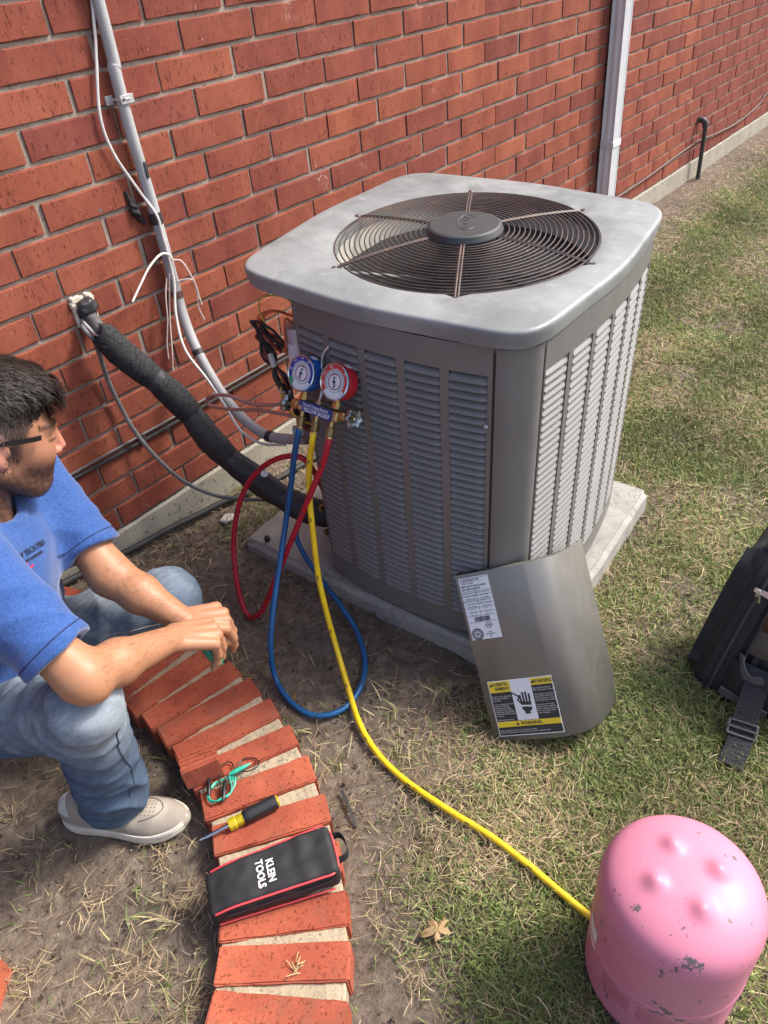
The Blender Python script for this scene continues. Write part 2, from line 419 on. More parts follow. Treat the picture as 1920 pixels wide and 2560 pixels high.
for d, (x, z, r, k) in vis:
    y = random.uniform(-.0022, .0012)
    x1 = x + LB - JT
    if r == 8 and x < HOLE[1] and x1 > HOLE[0]:
        for a, b_ in ((x, HOLE[0]), (HOLE[1], x1)):
            if b_ - a > .02:
                o = link(bpy.data.objects.new('brick', rough_brick(b_ - a, HC - JT, 77)), wall); o.matrix_local = inv_w @ Matrix.Translation((a, y, z))
        continue
    o = link(bpy.data.objects.new('brick', random.choice(BM_)), wall)
    o.matrix_local = inv_w @ Matrix.Translation((x, y, z)) @ Matrix.Rotation(random.uniform(-.004, .004), 4, 'Y')
rv = []; rf = []; 
for d, (x, z, r, k) in rest:
    me = random.choice(BM_); n0 = sum(len(a) for a in rv)
    a = np.empty(len(me.vertices) * 3); me.vertices.foreach_get('co', a); a = a.reshape(-1, 3) + [x, random.uniform(-.002, .001), z]
    rf += [tuple(i + n0 for i in p.vertices) for p in me.polygons]; rv.append(a)
me = bpy.data.meshes.new('far_bricks'); me.from_pydata(np.concatenate(rv).tolist(), [], rf); me.materials.append(M_BRICK)
o = link(bpy.data.objects.new('far_bricks', me), wall); o.matrix_local = inv_w; o['kind'] = 'stuff'
# rough mortar patch and dark hole where the pipes enter
mb = MB(); mb.box((.447, .002, .775), (.064, .012, .03), .004); mb.box((.421, .003, .745), (.014, .012, .06), .003); mb.box((.474, .004, .728), (.010, .01, .022), .003)
for k in range(16): mb.box((random.uniform(.415, .48), -.002, random.uniform(.765, .79)), (random.uniform(.006, .016),) * 3, .003)
p = wchild(mb.build('mortar_patch', mat('patch_mortar', (.52, .46, .37), .95, 0, .2, 60, 220, .6), wall, False)); p['label'] = 'crumbling pale mortar patch above the pipe hole'
mb = MB(); mb.lathe([(.024, 0), (.028, .004), (.03, .012)], 20, frame_zx((.449, -.006, .742), (0, 1, 0), (1, 0, 0)))
wchild(mb.build('pipe_hole', mat('hole_black', (.012, .012, .012), .9), wall))
# black dried sealant blob behind the conduit, blue wall plug
mb = MB(); v, f = sdf_mesh(lambda p: smin(rcone(p, (.656, -.002, .985), (.668, -.006, .935), .005, .010), rcone(p, (.666, -.004, .94), (.684, -.002, .905), .009, .005), .008) + .0035 * fbm(p, 230), (.62, -.04, .87), (.72, .02, 1.01), .003)
o = raw_mesh('sealant_blob', v, f, mat('sealant_black', (.02, .02, .021), .75)); tag(o, 'lump of dried black sealant stuck to bricks behind the conduit', 'sealant')
mb = MB(); mb.lathe([(.0045, 0), (.0045, .006), (.0028, .006), (.0028, .001)], 12, frame_zx((.572, .004, .965), (0, -1, 0), (1, 0, 0))); p = mb.build('wall_plug', mat('plug_blue', (.10, .17, .24), .5)); tag(p, 'small blue plastic wall plug in a brick beside the white wire', 'wall plug')

# ================================================================== DOWNSPOUT
M_SPOUT = mat('spout_white', (.66, .67, .68), .45, 0, .06, 6)
ds = empty('downspout', Vector((3.46, -.045, 0))); tag(ds, 'white ribbed metal downspout running down the brick wall', 'downspout')
W2, D2 = .042, .034
def spout_profile():
    pts = []
    xs = np.linspace(-W2, W2, 41)
    for x in xs: pts.append((x, -D2 + .004 * (.5 - .5 * math.cos((x / W2) * 4 * PI)) * (1 if abs(x) < W2 * .88 else 0)))
    ys = np.linspace(-D2, D2, 25)[1:-1]
    for y in ys: pts.append((W2 - .003 * (.5 - .5 * math.cos((y / D2) * 2 * PI)), y))
    for x in xs[::-1]: pts.append((x, D2))
    for y in ys[::-1]: pts.append((-W2 + .003 * (.5 - .5 * math.cos((y / D2) * 2 * PI)), y))
    return pts
def spout(z0, z1, s=1.0):
    mb = MB(); mb.prism([(x * s, y * s) for x, y in spout_profile()], z0, z1); return mb
spout(.50, 2.7, .97).build('upper_pipe', M_SPOUT, ds, True, 30); spout(.16, .53, 1.0).build('lower_pipe', M_SPOUT, ds, True, 30)
mb = MB(); mb.tube(spline([(0, 0, .19), (0, 0, .15), (0, -.03, .10), (0, -.12, .06), (0, -.25, .035)], 6), .046, 4); o = mb.build('elbow', M_SPOUT, ds, True, 30)
mb = MB(); mb.box((0, -.002, .515), (2 * W2 + .008, 2 * D2 + .004, .028), .002); st = mb.build('strap', mat('strap_white', (.6, .6, .6), .5), ds)
mb = MB(); mb.box((W2 + .012, -.012, .515), (.02, .012, .02), .002); mb.lathe([(.005, 0), (.005, .003)], 8, frame_zx((W2 + .014, -.018, .515), (0, -1, 0), (1, 0, 0))); mb.build('strap_tab', mat('strap_tab', (.42, .40, .36), .5), st)

# ================================================================== WALL PIPES AND CABLES
mb = MB(); mb.tube(spline([(4.885, -.05, -.05), (4.882, -.05, .15), (4.876, -.05, .29), (4.872, -.05, .322)], 6), .0135, 12)
dp = empty('drain_pipe', Vector((4.88, -.05, 0))); tag(dp, 'short black drain pipe with elbow against the far brick wall', 'pipe')
def tochild(o, par): o.parent = par; o.matrix_parent_inverse = par.matrix_world.inverted(); return o
bpy.context.view_layer.update()
M_BLKP = mat('pipe_black', (.045, .04, .042), .55, 0, .2, 30)
tochild(mb.build('pipe', M_BLKP), dp)
mb = MB(); mb.tube(spline([(4.872, -.05, .31), (4.872, -.047, .335), (4.868, -.03, .352), (4.866, .0, .355), (4.866, .03, .355)], 6), .0185, 14)
tochild(mb.build('elbow', M_BLKP), dp)
def cable(name, pts, r, m, label, cat, n=8, sub=8):
    mb = MB(); mb.tube(spline(pts, sub), r, n); o = mb.build(name, m); return tag(o, label, cat)
M_CBLK = mat('cable_black', (.02, .02, .022), .5); M_CGRY = mat('cable_grey', (.13, .13, .13), .6, 0, .25, 40); M_CWHT = mat('wire_white', (.62, .60, .56), .5, 0, .12, 60)
cable('thin_cable', [(3.55, -.01, .175), (3.739, -.01, .185), (4.117, -.01, .192), (4.458, -.01, .209), (4.84, -.012, .225), (4.913, -.012, .225), (5.36, -.01, .191), (5.741, -.01, .184), (6.129, -.01, .22), (6.303, -.01, .267), (6.9, -.01, .25)], .0055, mat('thin_cable', (.13, .09, .08), .7), 'thin brown cable sagging along the far brick wall past the downspout', 'cable')
wc = cable('wall_cable', [(-1.2, -.009, .346), (.108, -.008, .346), (.384, -.009, .342), (.62, -.009, .340), (.9, -.009, .343), (1.3, -.009, .345), (2.4, -.009, .345)], .0048, M_CBLK, 'thick black cable clipped in a line along low brick courses', 'cable', 8, 6)
mb = MB(); mb.tube(spline([(-1.2, -.006, .360), (.3, -.006, .359), (.6, -.006, .357), (1.0, -.006, .360), (2.4, -.006, .360)], 6), .0035, 6); o = tochild(mb.build('thin_strand', mat('strand_grey', (.10, .10, .105), .5)), wc)
for x in (.479, 1.3):
    mb = MB(); mb.box((x, -.012, .352), (.016, .014, .030), .003); mb.lathe([(.004, 0), (.003, .005)], 8, frame_zx((x, -.019, .364), (0, -1, 0), (1, 0, 0))); tochild(mb.build('clip', mat('clip_dark', (.05, .045, .04), .5)), wc)
cable('ground_hose', [(-.5, -.04, .115), (-.012, -.035, .096), (.058, -.033, .090), (.233, -.032, .063), (.344, -.032, .046), (.481, -.034, .032), (.581, -.036, .016), (.659, -.046, .012), (.747, -.075, .008), (.865, -.101, .006), (1.2, -.14, .0)], .0105, mat('hose_black', (.028, .029, .028), .65, 0, .2, 30), 'black hose lying on soil along the concrete foundation', 'hose', 10)
cable('grey_cable', [(.439, .02, .726), (.412, -.03, .722), (.417, -.05, .693), (.429, -.03, .644), (.433, -.02, .558), (.443, -.02, .474), (.453, -.03, .397), (.479, -.05, .302), (.519, -.09, .204), (.575, -.14, .136), (.629, -.2, .108), (.68, -.3, .112)], .0062, M_CGRY, 'grey cable hanging from the pipe hole down to the ground', 'cable')
cable('pipe_wire', [(.432, .01, .738), (.421, -.03, .728), (.421, -.06, .712), (.43, -.085, .697), (.442, -.095, .692)], .0042, mat('pipe_wire', (.36, .36, .35), .5), 'short pale grey wire looping out of the pipe hole', 'wire')

# flexible conduit
M_COND = None
m, nt, b = base_mat('conduit_grey', (.42, .42, .43), .5); wv = nd(nt, 'ShaderNodeTexWave', wave_type='BANDS', bands_direction='Z'); wv.inputs['Scale'].default_value = 55; wv.inputs['Distortion'].default_value = .6
tc = nd(nt, 'ShaderNodeTexCoord'); nt.links.new(tc.outputs['Object'], wv.inputs['Vector']); bump(nt, b, wv.outputs[1], .12, .0015)
nt.links.new(ramp(nt, noise_tex(nt, 9, 4), [(.3, (.30, .30, .305)), (.7, (.40, .40, .405))]), b.inputs['Base Color']); M_COND = m
cpath = [(.712, -.02, 2.7), (.712, -.02, 1.403), (.707, -.02, 1.251), (.706, -.02, 1.113), (.713, -.02, .925), (.713, -.024, .723), (.699, -.05, .625), (.684, -.1, .541), (.677, -.17, .446), (.671, -.25, .389), (.669, -.34, .364), (.675, -.42, .374), (.685, -.49, .39)]
cnd = empty('conduit', Vector((.712, -.02, .7))); tag(cnd, 'grey flexible electrical conduit from the wall down to the air conditioner', 'conduit'); bpy.context.view_layer.update()
mb = MB(); cs = spline(cpath, 14); mb.tube(cs, .0145, 14); tochild(mb.build('tube', M_COND), cnd)
M_TAPE = mat('tape_black', (.03, .03, .033), .45)
def band(i0, i1, name, m, r):
    mb = MB(); mb.tube(cs[i0:i1], r, 14); return tochild(mb.build(name, m), cnd)
def near(z): return min(range(len(cs) // 2 + 30), key=lambda i: abs(cs[i].z - z))
k = near(.905); band(k - 1, k + 2, 'tape_band', M_TAPE, .0165)
k = near(.705); band(k - 1, k + 2, 'strap_band', mat('strap_rust', (.10, .045, .035), .6), .0165)
k = min(range(len(cs)), key=lambda i: (cs[i] - Vector((.69, -.085, .56))).length); band(k, k + 3, 'tape_band', M_TAPE, .016)
k = min(range(len(cs)), key=lambda i: (cs[i] - Vector((.669, -.36, .366))).length); band(k - 2, k + 2, 'tape_band', M_TAPE, .0165)
mb = MB(); mb.box((.712, -.032, 1.03), (.010, .009, .04), .002); tochild(mb.build('tape_patch', M_TAPE), cnd)
mb = MB(); mb.tube([(.690, .0, 1.19), (.692, -.022, 1.19), (.699, -.035, 1.19), (.710, -.039, 1.19), (.721, -.035, 1.19), (.727, -.022, 1.19), (.728, .0, 1.19)], .0035, 6); mb.box((.708, -.0370, 1.19), (.038, .004, .020), .001); mb.box((.682, -.002, 1.19), (.022, .005, .020), .001)
cl = tochild(mb.build('clamp', mat('clamp_zinc', (.50, .50, .50), .4, .6)), cnd); mb = MB(); mb.lathe([(.003, 0), (.003, .003)], 8, frame_zx((.697, -.039, 1.19), (0, -1, 0), (1, 0, 0))); tochild(mb.build('screw', mat('screw_dark', (.1, .1, .1), .4, .8)), cl)

cable('thermostat_wire', [(.700, -.012, 2.6), (.702, -.012, 1.7), (.709, -.012, 1.45), (.689, -.012, 1.336), (.671, -.012, 1.275), (.640, -.012, 1.166), (.647, -.012, 1.083), (.685, -.018, .987), (.705, -.037, .923), (.706, -.039, .878), (.706, -.041, .817), (.699, -.045, .745), (.668, -.06, .667), (.641, -.1, .583), (.64, -.17, .508), (.643, -.22, .432), (.638, -.27, .374), (.654, -.33, .341), (.665, -.42, .36)], .0037, M_CWHT, 'white wire running down beside and taped to the conduit', 'wire')
wires = [('long loose white wire bent out to the side of the conduit', [(.718, -.038, .80), (.702, -.045, .822), (.674, -.05, .829), (.626, -.06, .813), (.587, -.065, .785), (.544, -.07, .752)], .0030),
 ('short loose white wire curling to the AC side of the conduit', [(.718, -.038, .80), (.736, -.05, .793), (.746, -.06, .758), (.752, -.065, .724), (.754, -.065, .689), (.757, -.065, .664)], .0020),
 ('frayed pale wire beside the rusty conduit strap, reaching lowest', [(.718, -.038, .742), (.737, -.05, .742), (.752, -.06, .732), (.754, -.06, .696), (.748, -.06, .657), (.757, -.06, .616)], .0020),
 ('thin pale string hanging beside the conduit, nearer the pipe hole', [(.69, -.03, .759), (.668, -.035, .715), (.651, -.04, .656), (.626, -.045, .598), (.613, -.05, .555)], .0018),
 ('thin pale string hanging closest to the conduit, the lower one', [(.700, -.032, .767), (.676, -.035, .699), (.655, -.04, .64), (.631, -.05, .569), (.616, -.05, .515)], .0018)]
M_PALE = mat('wire_pale', (.66, .56, .50), .6)
for lab, pts, r in wires: cable('loose_wire', pts, r, M_CWHT if r > .0025 else M_PALE, lab, 'wire', 6, 6)['group'] = 'loose wires at the conduit'

# insulated refrigerant line
ln = empty('insulated_pipe', Vector((.45, -.05, .72))); tag(ln, 'thick black foam insulated pipe sagging from the wall hole to the unit', 'pipe'); bpy.context.view_layer.update()
lp = [(.432, -.07, .712), (.459, -.1, .643), (.495, -.14, .574), (.522, -.17, .514), (.539, -.2, .457), (.551, -.235, .387), (.573, -.27, .32), (.597, -.32, .264), (.62, -.37, .215), (.645, -.43, .173), (.674, -.48, .145), (.71, -.54, .13)]
m, nt, b = base_mat('foam_black', (.022, .022, .024), .8, 0, .3)
tc = nd(nt, 'ShaderNodeTexCoord'); vo = nd(nt, 'ShaderNodeTexVoronoi', feature='DISTANCE_TO_EDGE'); vo.inputs['Scale'].default_value = 62
nz = nd(nt, 'ShaderNodeTexNoise'); nz.inputs['Scale'].default_value = 40; sc_ = nd(nt, 'ShaderNodeVectorMath', operation='SCALE'); sc_.inputs['Scale'].default_value = .035; ad = nd(nt, 'ShaderNodeVectorMath', operation='ADD')
nt.links.new(tc.outputs['Object'], nz.inputs['Vector']); nt.links.new(nz.outputs['Color'], sc_.inputs[0]); nt.links.new(tc.outputs['Object'], ad.inputs[0]); nt.links.new(sc_.outputs[0], ad.inputs[1]); nt.links.new(ad.outputs[0], vo.inputs['Vector'])
nt.links.new(ramp(nt, vo.outputs['Distance'], [(0, (.004, .004, .004)), (.05, (.03, .03, .032))]), b.inputs['Base Color']); bump(nt, b, ramp(nt, vo.outputs['Distance'], [(0, (0, 0, 0)), (.07, (1, 1, 1))]), .6, .0035); M_FOAMC = m
M_FOAM = mat('foam_smooth', (.026, .026, .028), .62, 0, .25, 60, 90, .25, .002)
ls = spline(lp, 16); NL = len(ls)
def seg(i0, i1, m, r0, bul):
    pts = ls[i0:i1 + 1]; n = len(pts); mb = MB()
    prof = [r0 * .72] + [r0 * (.86 + bul * math.sin(PI * min(1, max(0, (t - .02) / .96))) ** .6) for t in np.linspace(0, 1, n)] + [r0 * .72]
    P = [pts[0]] + pts + [pts[-1]]; mb.tube(P, lambda t: prof[int(round(t * (len(P) - 1)))], 22)
    for i, v in enumerate(mb.v):
        q = Vector(v); mb.v[i] = tuple(q + Vector((1, 1, 1)) * 0.0 + .0018 * mnoise.noise_vector(q * 55))
    return tochild(mb.build('insulation', m, None, True, 60), ln)
cuts = [0, 34, 66, 98, 138, NL - 1]
for i, (a, c) in enumerate(zip(cuts, cuts[1:])): seg(a, c, M_FOAMC if i < 2 else M_FOAM, .037 if i < 4 else .040, .16)
for c in cuts[1:-1]:
    mb = MB(); mb.tube(ls[c - 2:c + 3], .0335, 18); tochild(mb.build('tape_joint', M_TAPE), ln)
mb = MB(); mb.tube(spline([(.452, .03, .745), (.446, -.02, .735), (.435, -.07, .708)], 6), .017, 12); tochild(mb.build('bare_pipe', mat('lead_grey', (.075, .075, .075), .6, 0, .3, 50)), ln)
v, f = sdf_mesh(lambda p: np.maximum(smin(ell(p, (.449, -.014, .765), (.026, .02, .022)), rcone(p, (.43, -.01, .755), (.436, -.012, .725), .008, .006), .012), -rcone(p, (.452, .03, .742), (.436, -.07, .706), .016, .016)) + .003 * fbm(p, 160), (.40, -.05, .70), (.50, .03, .80), .003)
o = raw_mesh('torn_tape', v, f, M_TAPE); tochild(o, ln)
mb = MB(); mb.ribbon([(.438, -.085, .700), (.425, -.09, .685), (.41, -.09, .690)], (0, 1, .2), .03, .003); tochild(mb.build('tape_flap', M_TAPE), ln)
mb = MB(); mb.tube(spline([(.440, .02, .728), (.430, -.04, .715), (.437, -.085, .690), (.45, -.10, .67)], 5), .0065, 8); tochild(mb.build('liquid_line', mat('copper_dull', (.09, .085, .08), .5, .3)), ln)
text('print', '3/4  WALL  R', .018, frame_zx((.590, -.345, .318), (-.45, -.55, .70), (.38, -.60, -.55)) , mat('print_grey', (.10, .10, .105), .6), None)
o = bpy.data.objects['print']; tochild(o, ln)
mb = MB(); mb.lathe([(.011, 0), (.009, .002), (.003, .003)], 10, frame_zx((.604, -.378, .284), (-.35, -.45, .82), (1, 0, 0))); tochild(mb.build('paint_spot', mat('paint_white', (.7, .7, .7), .6)), ln)
# ================================================================== AIR CONDITIONER
AC_M = Matrix(((0.99746, -0.06311, -0.03301, 0.94763), (0.06156, 0.99704, -0.04602, -0.81392), (0.03582, 0.04387, 0.99839, 0.02160), (0, 0, 0, 1)))
ac = empty('air_conditioner', AC_M); tag(ac, 'large grey outdoor air conditioner with louvered sides and round top fan grille', 'air conditioner')
bpy.context.view_layer.update()
def painted(name, c1, c2, rough, sc=5, streak=True, metal=0.0, dirt=None):
    m, nt, b = base_mat(name, c1, rough, metal, .5)
    c = ramp(nt, noise_tex(nt, sc, 6, .6), [(.3, c1), (.7, c2)])
    if dirt: c = mixc(nt, ramp(nt, noise_tex(nt, 45, 5, .7), [(.55, (0, 0, 0)), (.72, (.55, .55, .55))]), c, dirt); c = mixc(nt, ramp(nt, noise_tex(nt, 3.2, 6, .72, 'Object', (1, .5, 1)), [(.48, (0, 0, 0)), (.60, (.5, .5, .5))]), c, tuple(x * .62 for x in c1))
    sp = noise_tex(nt, 160, 2); c = mixc(nt, ramp(nt, sp, [(.74, (0, 0, 0)), (.77, (.5, .5, .5))]), c, tuple(min(1, x * 1.9) for x in c2))
    nt.links.new(c, b.inputs['Base Color'])
    nt.links.new(ramp(nt, noise_tex(nt, sc * 4, 5), [(.3, (rough - .08,) * 3), (.7, (rough + .12,) * 3)]), b.inputs['Roughness'])
    bump(nt, b, noise_tex(nt, 6, 3), .10, .006); return m
M_BODY = painted('ac_paint', (.142, .140, .134), (.170, .168, .161), .44)
M_SLAT = painted('ac_slat_paint', (.165, .164, .160), (.200, .199, .194), .45, 9)
M_CAP = painted('ac_cap_paint', (.185, .202, .204), (.285, .300, .297), .46, 6, True, 0.0, (.36, .37, .355))
M_SEAM = mat('ac_dark_gap', (.02, .02, .02), .7); M_COIL = mat('ac_coil', (.030, .031, .034), .55, .3, .4, 90)
AH, AB, BUL, HB = .317, .249, .027, .830
C1, AB1, XS = .037, .286, .074
def face_d(t, side=0): return AH + BUL * (1 - (t / AB) ** 2) if side == 0 else AH + BUL * (1 - ((t - C1) / AB1) ** 2)
def fpt(side, t, d, z):
    return {0: (-d, t, z), 1: (t, -d, z), 2: (d + XS, t, z), 3: (t, d, z)}[side]
PIT = .0983; RIBS = [-.1475, -.0492, .0492, .1475]; CW = .0395
COLS = [-.1965, -.0983, 0.0, .0983, .1965]; COLS1 = [C1 + .0955 * (k - 2.5) for k in range(6)]
ZB, ZT, NS = .078, .768, 37
def panel(side, louv=True):
    CO = COLS1 if side in (1, 3) else COLS; c0, hw = (C1, AB1) if side in (1, 3) else (0, AB)
    ts = [c0 - hw + .002]
    for c in CO: ts += [c - CW, c - CW / 2, c, c + CW / 2, c + CW]
    ts += [c0 + hw - .002]; zs = [.004, ZB, ZT, HB]
    v = []; f = []
    for z in zs:
        for t in ts: v.append(fpt(side, t, face_d(t, side % 2), z))
    n = len(ts)
    for j in range(3):
        for i in range(n - 1):
            mid = (ts[i] + ts[i + 1]) / 2
            if louv and j == 1 and any(abs(mid - c) < CW for c in CO): continue
            f.append((j * n + i, j * n + i + 1, (j + 1) * n + i + 1, (j + 1) * n + i))
    mb = MB(); mb.add(v, f); o = mb.build('side_panel', M_BODY, ac, False)
    cen = Vector((0, 0, .4)); me = o.data
    for p in me.polygons:
        pass
    b = bmesh.new(); b.from_mesh(me)
    out = sum(((fc.calc_center_median() - cen).xy.dot(fc.normal.xy) for fc in b.faces))
    for fc in b.faces:
        if (fc.calc_center_median() - cen).xy.dot(fc.normal.xy) < 0: fc.normal_flip()
    b.to_mesh(me); b.free()
    md = o.modifiers.new('thick', 'SOLIDIFY'); md.thickness = .0035; md.offset = -1
    return o
# one louver blade: local x across, y outward(-) , z up
SP = (ZT - ZB) / NS
def slat_mesh():
    v = []; f = []; xs = [-CW, -CW + .003, -CW * .4, CW * .4, CW - .008, CW - .003, CW]
    prof = [(.0200, SP * .90), (.0130, SP * .70), (-.0020, SP * .24), (-.0044, .0016), (-.0038, -.0010), (.005, -.0004)]
    for x in xs:
        k = 1.0 if x < CW - .009 else max(0.0, (CW - x) / .009)
        lf = 1.0 if x > -CW + .001 else .85
        for d, z in prof: v.append((x, (d * k + .0015 * (1 - k)) * lf, z))
    n = len(prof)
    for i in range(len(xs) - 1):
        for j in range(n - 1): f.append((i * n + j, (i + 1) * n + j, (i + 1) * n + j + 1, i * n + j + 1))
    me = bpy.data.meshes.new('slat'); me.from_pydata(v, [], f); smooth_mesh(me, 28); me.materials.append(M_SLAT); return me
SM = slat_mesh()
# mirrored blade for the yard-side panel (its open end faces the far corner)
SM2 = SM.copy()
for v_ in SM2.vertices: v_.co.y = v_.co.y * .8 + .0012; SM2.transform(Matrix.Scale(-1, 4, (1, 0, 0))); SM2.flip_normals()
def slat_mtx(side, c, k):
    d = face_d(c, side) - .0005; dd = -2 * BUL * c / AB ** 2 if side == 0 else -2 * BUL * (c - C1) / AB1 ** 2     # slope of face
    z = ZB + k * SP
    if side == 0: t = Vector((-dd, 1, 0)).normalized(); nrm = Vector((1, dd, 0)).normalized(); o = Vector((-d, c, z)); ex = -t; ey = nrm
    else: t = Vector((1, -dd, 0)).normalized(); nrm = Vector((dd, 1, 0)).normalized(); o = Vector((c, -d, z)); ex = t; ey = nrm
    return frame(o, ex, ey, Vector((0, 0, 1)))
pl = panel(0); pr_ = panel(1); panel(2, False); panel(3, False)
extra = MB(); made = 0
for side, par, me, order in ((0, pl, SM, COLS), (1, pr_, SM2, COLS1)):
    for c in order:
        for k in range(NS):
            m4 = slat_mtx(side, c, k)
            if made < 298:
                o = link(bpy.data.objects.new('slat', me), par); o.matrix_local = m4; made += 1
            else: extra.add([v.co for v in me.vertices], [tuple(p.vertices) for p in me.polygons], m4)
o = extra.build('far_slats', M_SLAT, pr_, True, 28); o['kind'] = 'stuff'
mb = MB(); q = AH - .022
mb.prism([(-q, -AB + .01), (-AB + .01, -q), (AB + XS, -q), (q + XS, -AB), (q + XS, AB), (AB + XS, q), (-.12, q), (-q, .13)], .03, .80); mb.build('coil', M_COIL, ac, False)
def post(sx, sy, a0, a1):
    mb = MB(); rr = AH - AB; pts = []
    for i in range(13):
        a = PI / 2 * i / 12; bl = .35 * math.sin(2 * a); lx_ = AB + rr * (1 - i / 12); ly_ = AB + rr * i / 12; pts.append(((XS if sx > 0 else 0) + sx * ((1 - bl) * (AB + rr * math.cos(a)) + bl * lx_), sy * ((1 - bl) * (AB + rr * math.sin(a)) + bl * ly_)))
    k = .985; poly = pts + [(p[0] - sx * .006, p[1] - sy * .006) for p in pts[::-1]]
    mb.prism(poly, .004, HB - .002); return mb.build('corner_post', M_BODY, ac, True, 35)
post(-1, -1, 0, 0); post(1, -1, 0, 0); post(1, 1, 0, 0)
for sx, sy in ((-AH - .0005, -AB), (-AB, -AH - .0005)):
    mb = MB(); mb.box((sx * .992, sy * .992, HB / 2), (.006, .006, HB - .02)); mb.build('seam', M_SEAM, ac, False)
mb = MB(); mb.lathe([(.0055, 0), (.0055, .002), (.003, .0045)], 10, frame_zx((-.3225, -.235, .655), (-1, -.05, 0), (0, 0, 1))); mb.build('screw', mat('zinc', (.5, .5, .5), .3, .8), ac)
# base pan, feet
mb = MB(); mb.prism([(-.30, -.24), (-.24, -.30), (.31, -.30), (.37, -.24), (.37, .24), (.31, .30), (-.24, .30), (-.30, .24)], .002, .03); mb.build('base_pan', mat('pan_dark', (.06, .06, .06), .6), ac, False)
for sx, sy in ((-.27, .20), (-.25, -.25), (.25, -.25), (.25, .25)):
    mb = MB(); mb.lathe([(.018, -.02), (.018, .002)], 12, Matrix.Translation((sx, sy, 0))); mb.build('foot', mat('rubber', (.02, .02, .02), .8), ac)

# ---- top cap
CX, CY = .037, .042; FX, FY, CZ = .024, .014, -.012
def cap_r(a, hs=.371, bul=.022, n=8.5):
    # bulged square with rounded corners
    c, s = abs(math.cos(a)), abs(math.sin(a)); r = 1.0 / ((c / hs) ** n + (s / hs) ** n) ** (1 / n)
    return r + bul * (max(c, s) ** 8)
FR = .296
nA = 144; v = []; f = []
prof = [(-1, .862), (-.5, .866), (-.25, .872), (-.08, .884), (0.0, .8885), (.06, .8895), (.3, .891), (.6, .889), (.82, .884)]
ring = []
for i in range(nA):
    a = 2 * PI * i / nA; rin = FR; ro = cap_r(a); row = []
    ca, sa = math.cos(a), math.sin(a)
    lst = []
    for t, z in prof:
        if t < 0: rr = rin + .012 * (t + 0) + (.006 if t == -1 else 0); lst.append((rr, z))
        else: lst.append((rin + (ro - .010 - rin) * t / .82, z))
    for k in range(6):
        b_ = PI / 2 * (k + 1) / 6; lst.append((ro - .010 + .010 * math.sin(b_), .884 - .008 * (1 - math.cos(b_))))
    lst += [(ro - .0005, .868), (ro - .004, .8465), (ro - .008, .8455), (ro - .009, .852), (ro - .05, .853)]
    ring.append(lst)
for i in range(nA):
    a = 2 * PI * i / nA; ca, sa = math.cos(a), math.sin(a)
    for j, (r_, z_) in enumerate(ring[i]):
        # centre of fan is (0,0); outer skin centred on (CX,CY)
        k = min(1, max(0, (r_ - FR) / .05)); x, y = r_ * ca + FX + (CX - FX) * k, r_ * sa + FY + (CY - FY) * k
        zz = z_ + CZ
        if abs(r_ - FR - .02) < .022:
            for sp in range(6):
                da = abs((a - R(27 + 60 * sp) + PI) % (2 * PI) - PI)
                if da < .07: zz -= .006 * math.cos(da / .07 * PI / 2)
        v.append((x, y, zz))
npf = len(ring[0])
for i in range(nA):
    i2 = (i + 1) % nA
    for j in range(npf - 1): f.append((i * npf + j, i2 * npf + j, i2 * npf + j + 1, i * npf + j + 1))
mb = MB(); mb.add(v, f); mb.build('top_cap', M_CAP, ac, True, 50)
# orifice wall, dark inside, floor
mb = MB(); mb.lathe([(.306, .60), (.290, .72), (.289, .80), (.292, .856)], 72, Matrix.Translation((FX, FY, 0)), False, False); mb.build('orifice', mat('orifice_cream', (.62, .60, .52), .6, 0, .2, 8), ac)
mb = MB(); mb.lathe([(.30, .45), (.30, .452)], 40, Matrix.Translation((FX, FY, 0))); mb.build('inner_floor', mat('inner_dark', (.025, .025, .027), .8), ac)
# fan
fan = empty('fan', Matrix.Translation((0, 0, .70)), ac)
fan.matrix_local = Matrix.Translation((FX, FY, .735))
mb = MB(); mb.lathe([(.05, -.03), (.055, 0), (.05, .012), (.02, .02)], 24); mb.build('hub', mat('fan_hub', (.12, .12, .12), .5), fan)
for k in range(4):
    v = []; f = []; n1, n2 = 7, 6
    for i in range(n1):
        r_ = .05 + (.262 - .05) * i / (n1 - 1)
        for j in range(n2):
            a = (j / (n2 - 1) - .5) * (.95 - .25 * i / (n1 - 1)) + .25 * (i / (n1 - 1)) ** 2
            v.append((r_ * math.cos(a), r_ * math.sin(a), .075 * (j / (n2 - 1) - .5) * (.6 + .4 * r_ / .26) + .02 * math.sin(j / (n2 - 1) * PI)))
    for i in range(n1 - 1):
        for j in range(n2 - 1): f.append((i * n2 + j, (i + 1) * n2 + j, (i + 1) * n2 + j + 1, i * n2 + j + 1))
    mb = MB(); mb.add(v, f, Matrix.Rotation(PI / 2 * k + R(197), 4, 'Z')); o = mb.build('blade', mat('fan_blade', (.78, .78, .72), .5, 0, .1, 10), fan, True, 60)
    md = o.modifiers.new('t', 'SOLIDIFY'); md.thickness = .002
mb = MB(); mb.lathe([(.062, .735), (.070, .745), (.070, .83), (.06, .852)], 32, Matrix.Translation((FX, FY, 0))); mb.build('motor', mat('motor_black', (.05, .05, .05), .5), ac)
mb = MB()
for k in range(3): mb.cyl((.06 * math.cos(R(27 + 120 * k)), .06 * math.sin(R(27 + 120 * k)), .80), (.28 * math.cos(R(27 + 120 * k)), .28 * math.sin(R(27 + 120 * k)), .868), .006, None, 8)
mb.build('motor_bracket', mat('bracket_grey', (.2, .2, .2), .5, .4), ac).matrix_local = Matrix.Translation((FX, FY, CZ))
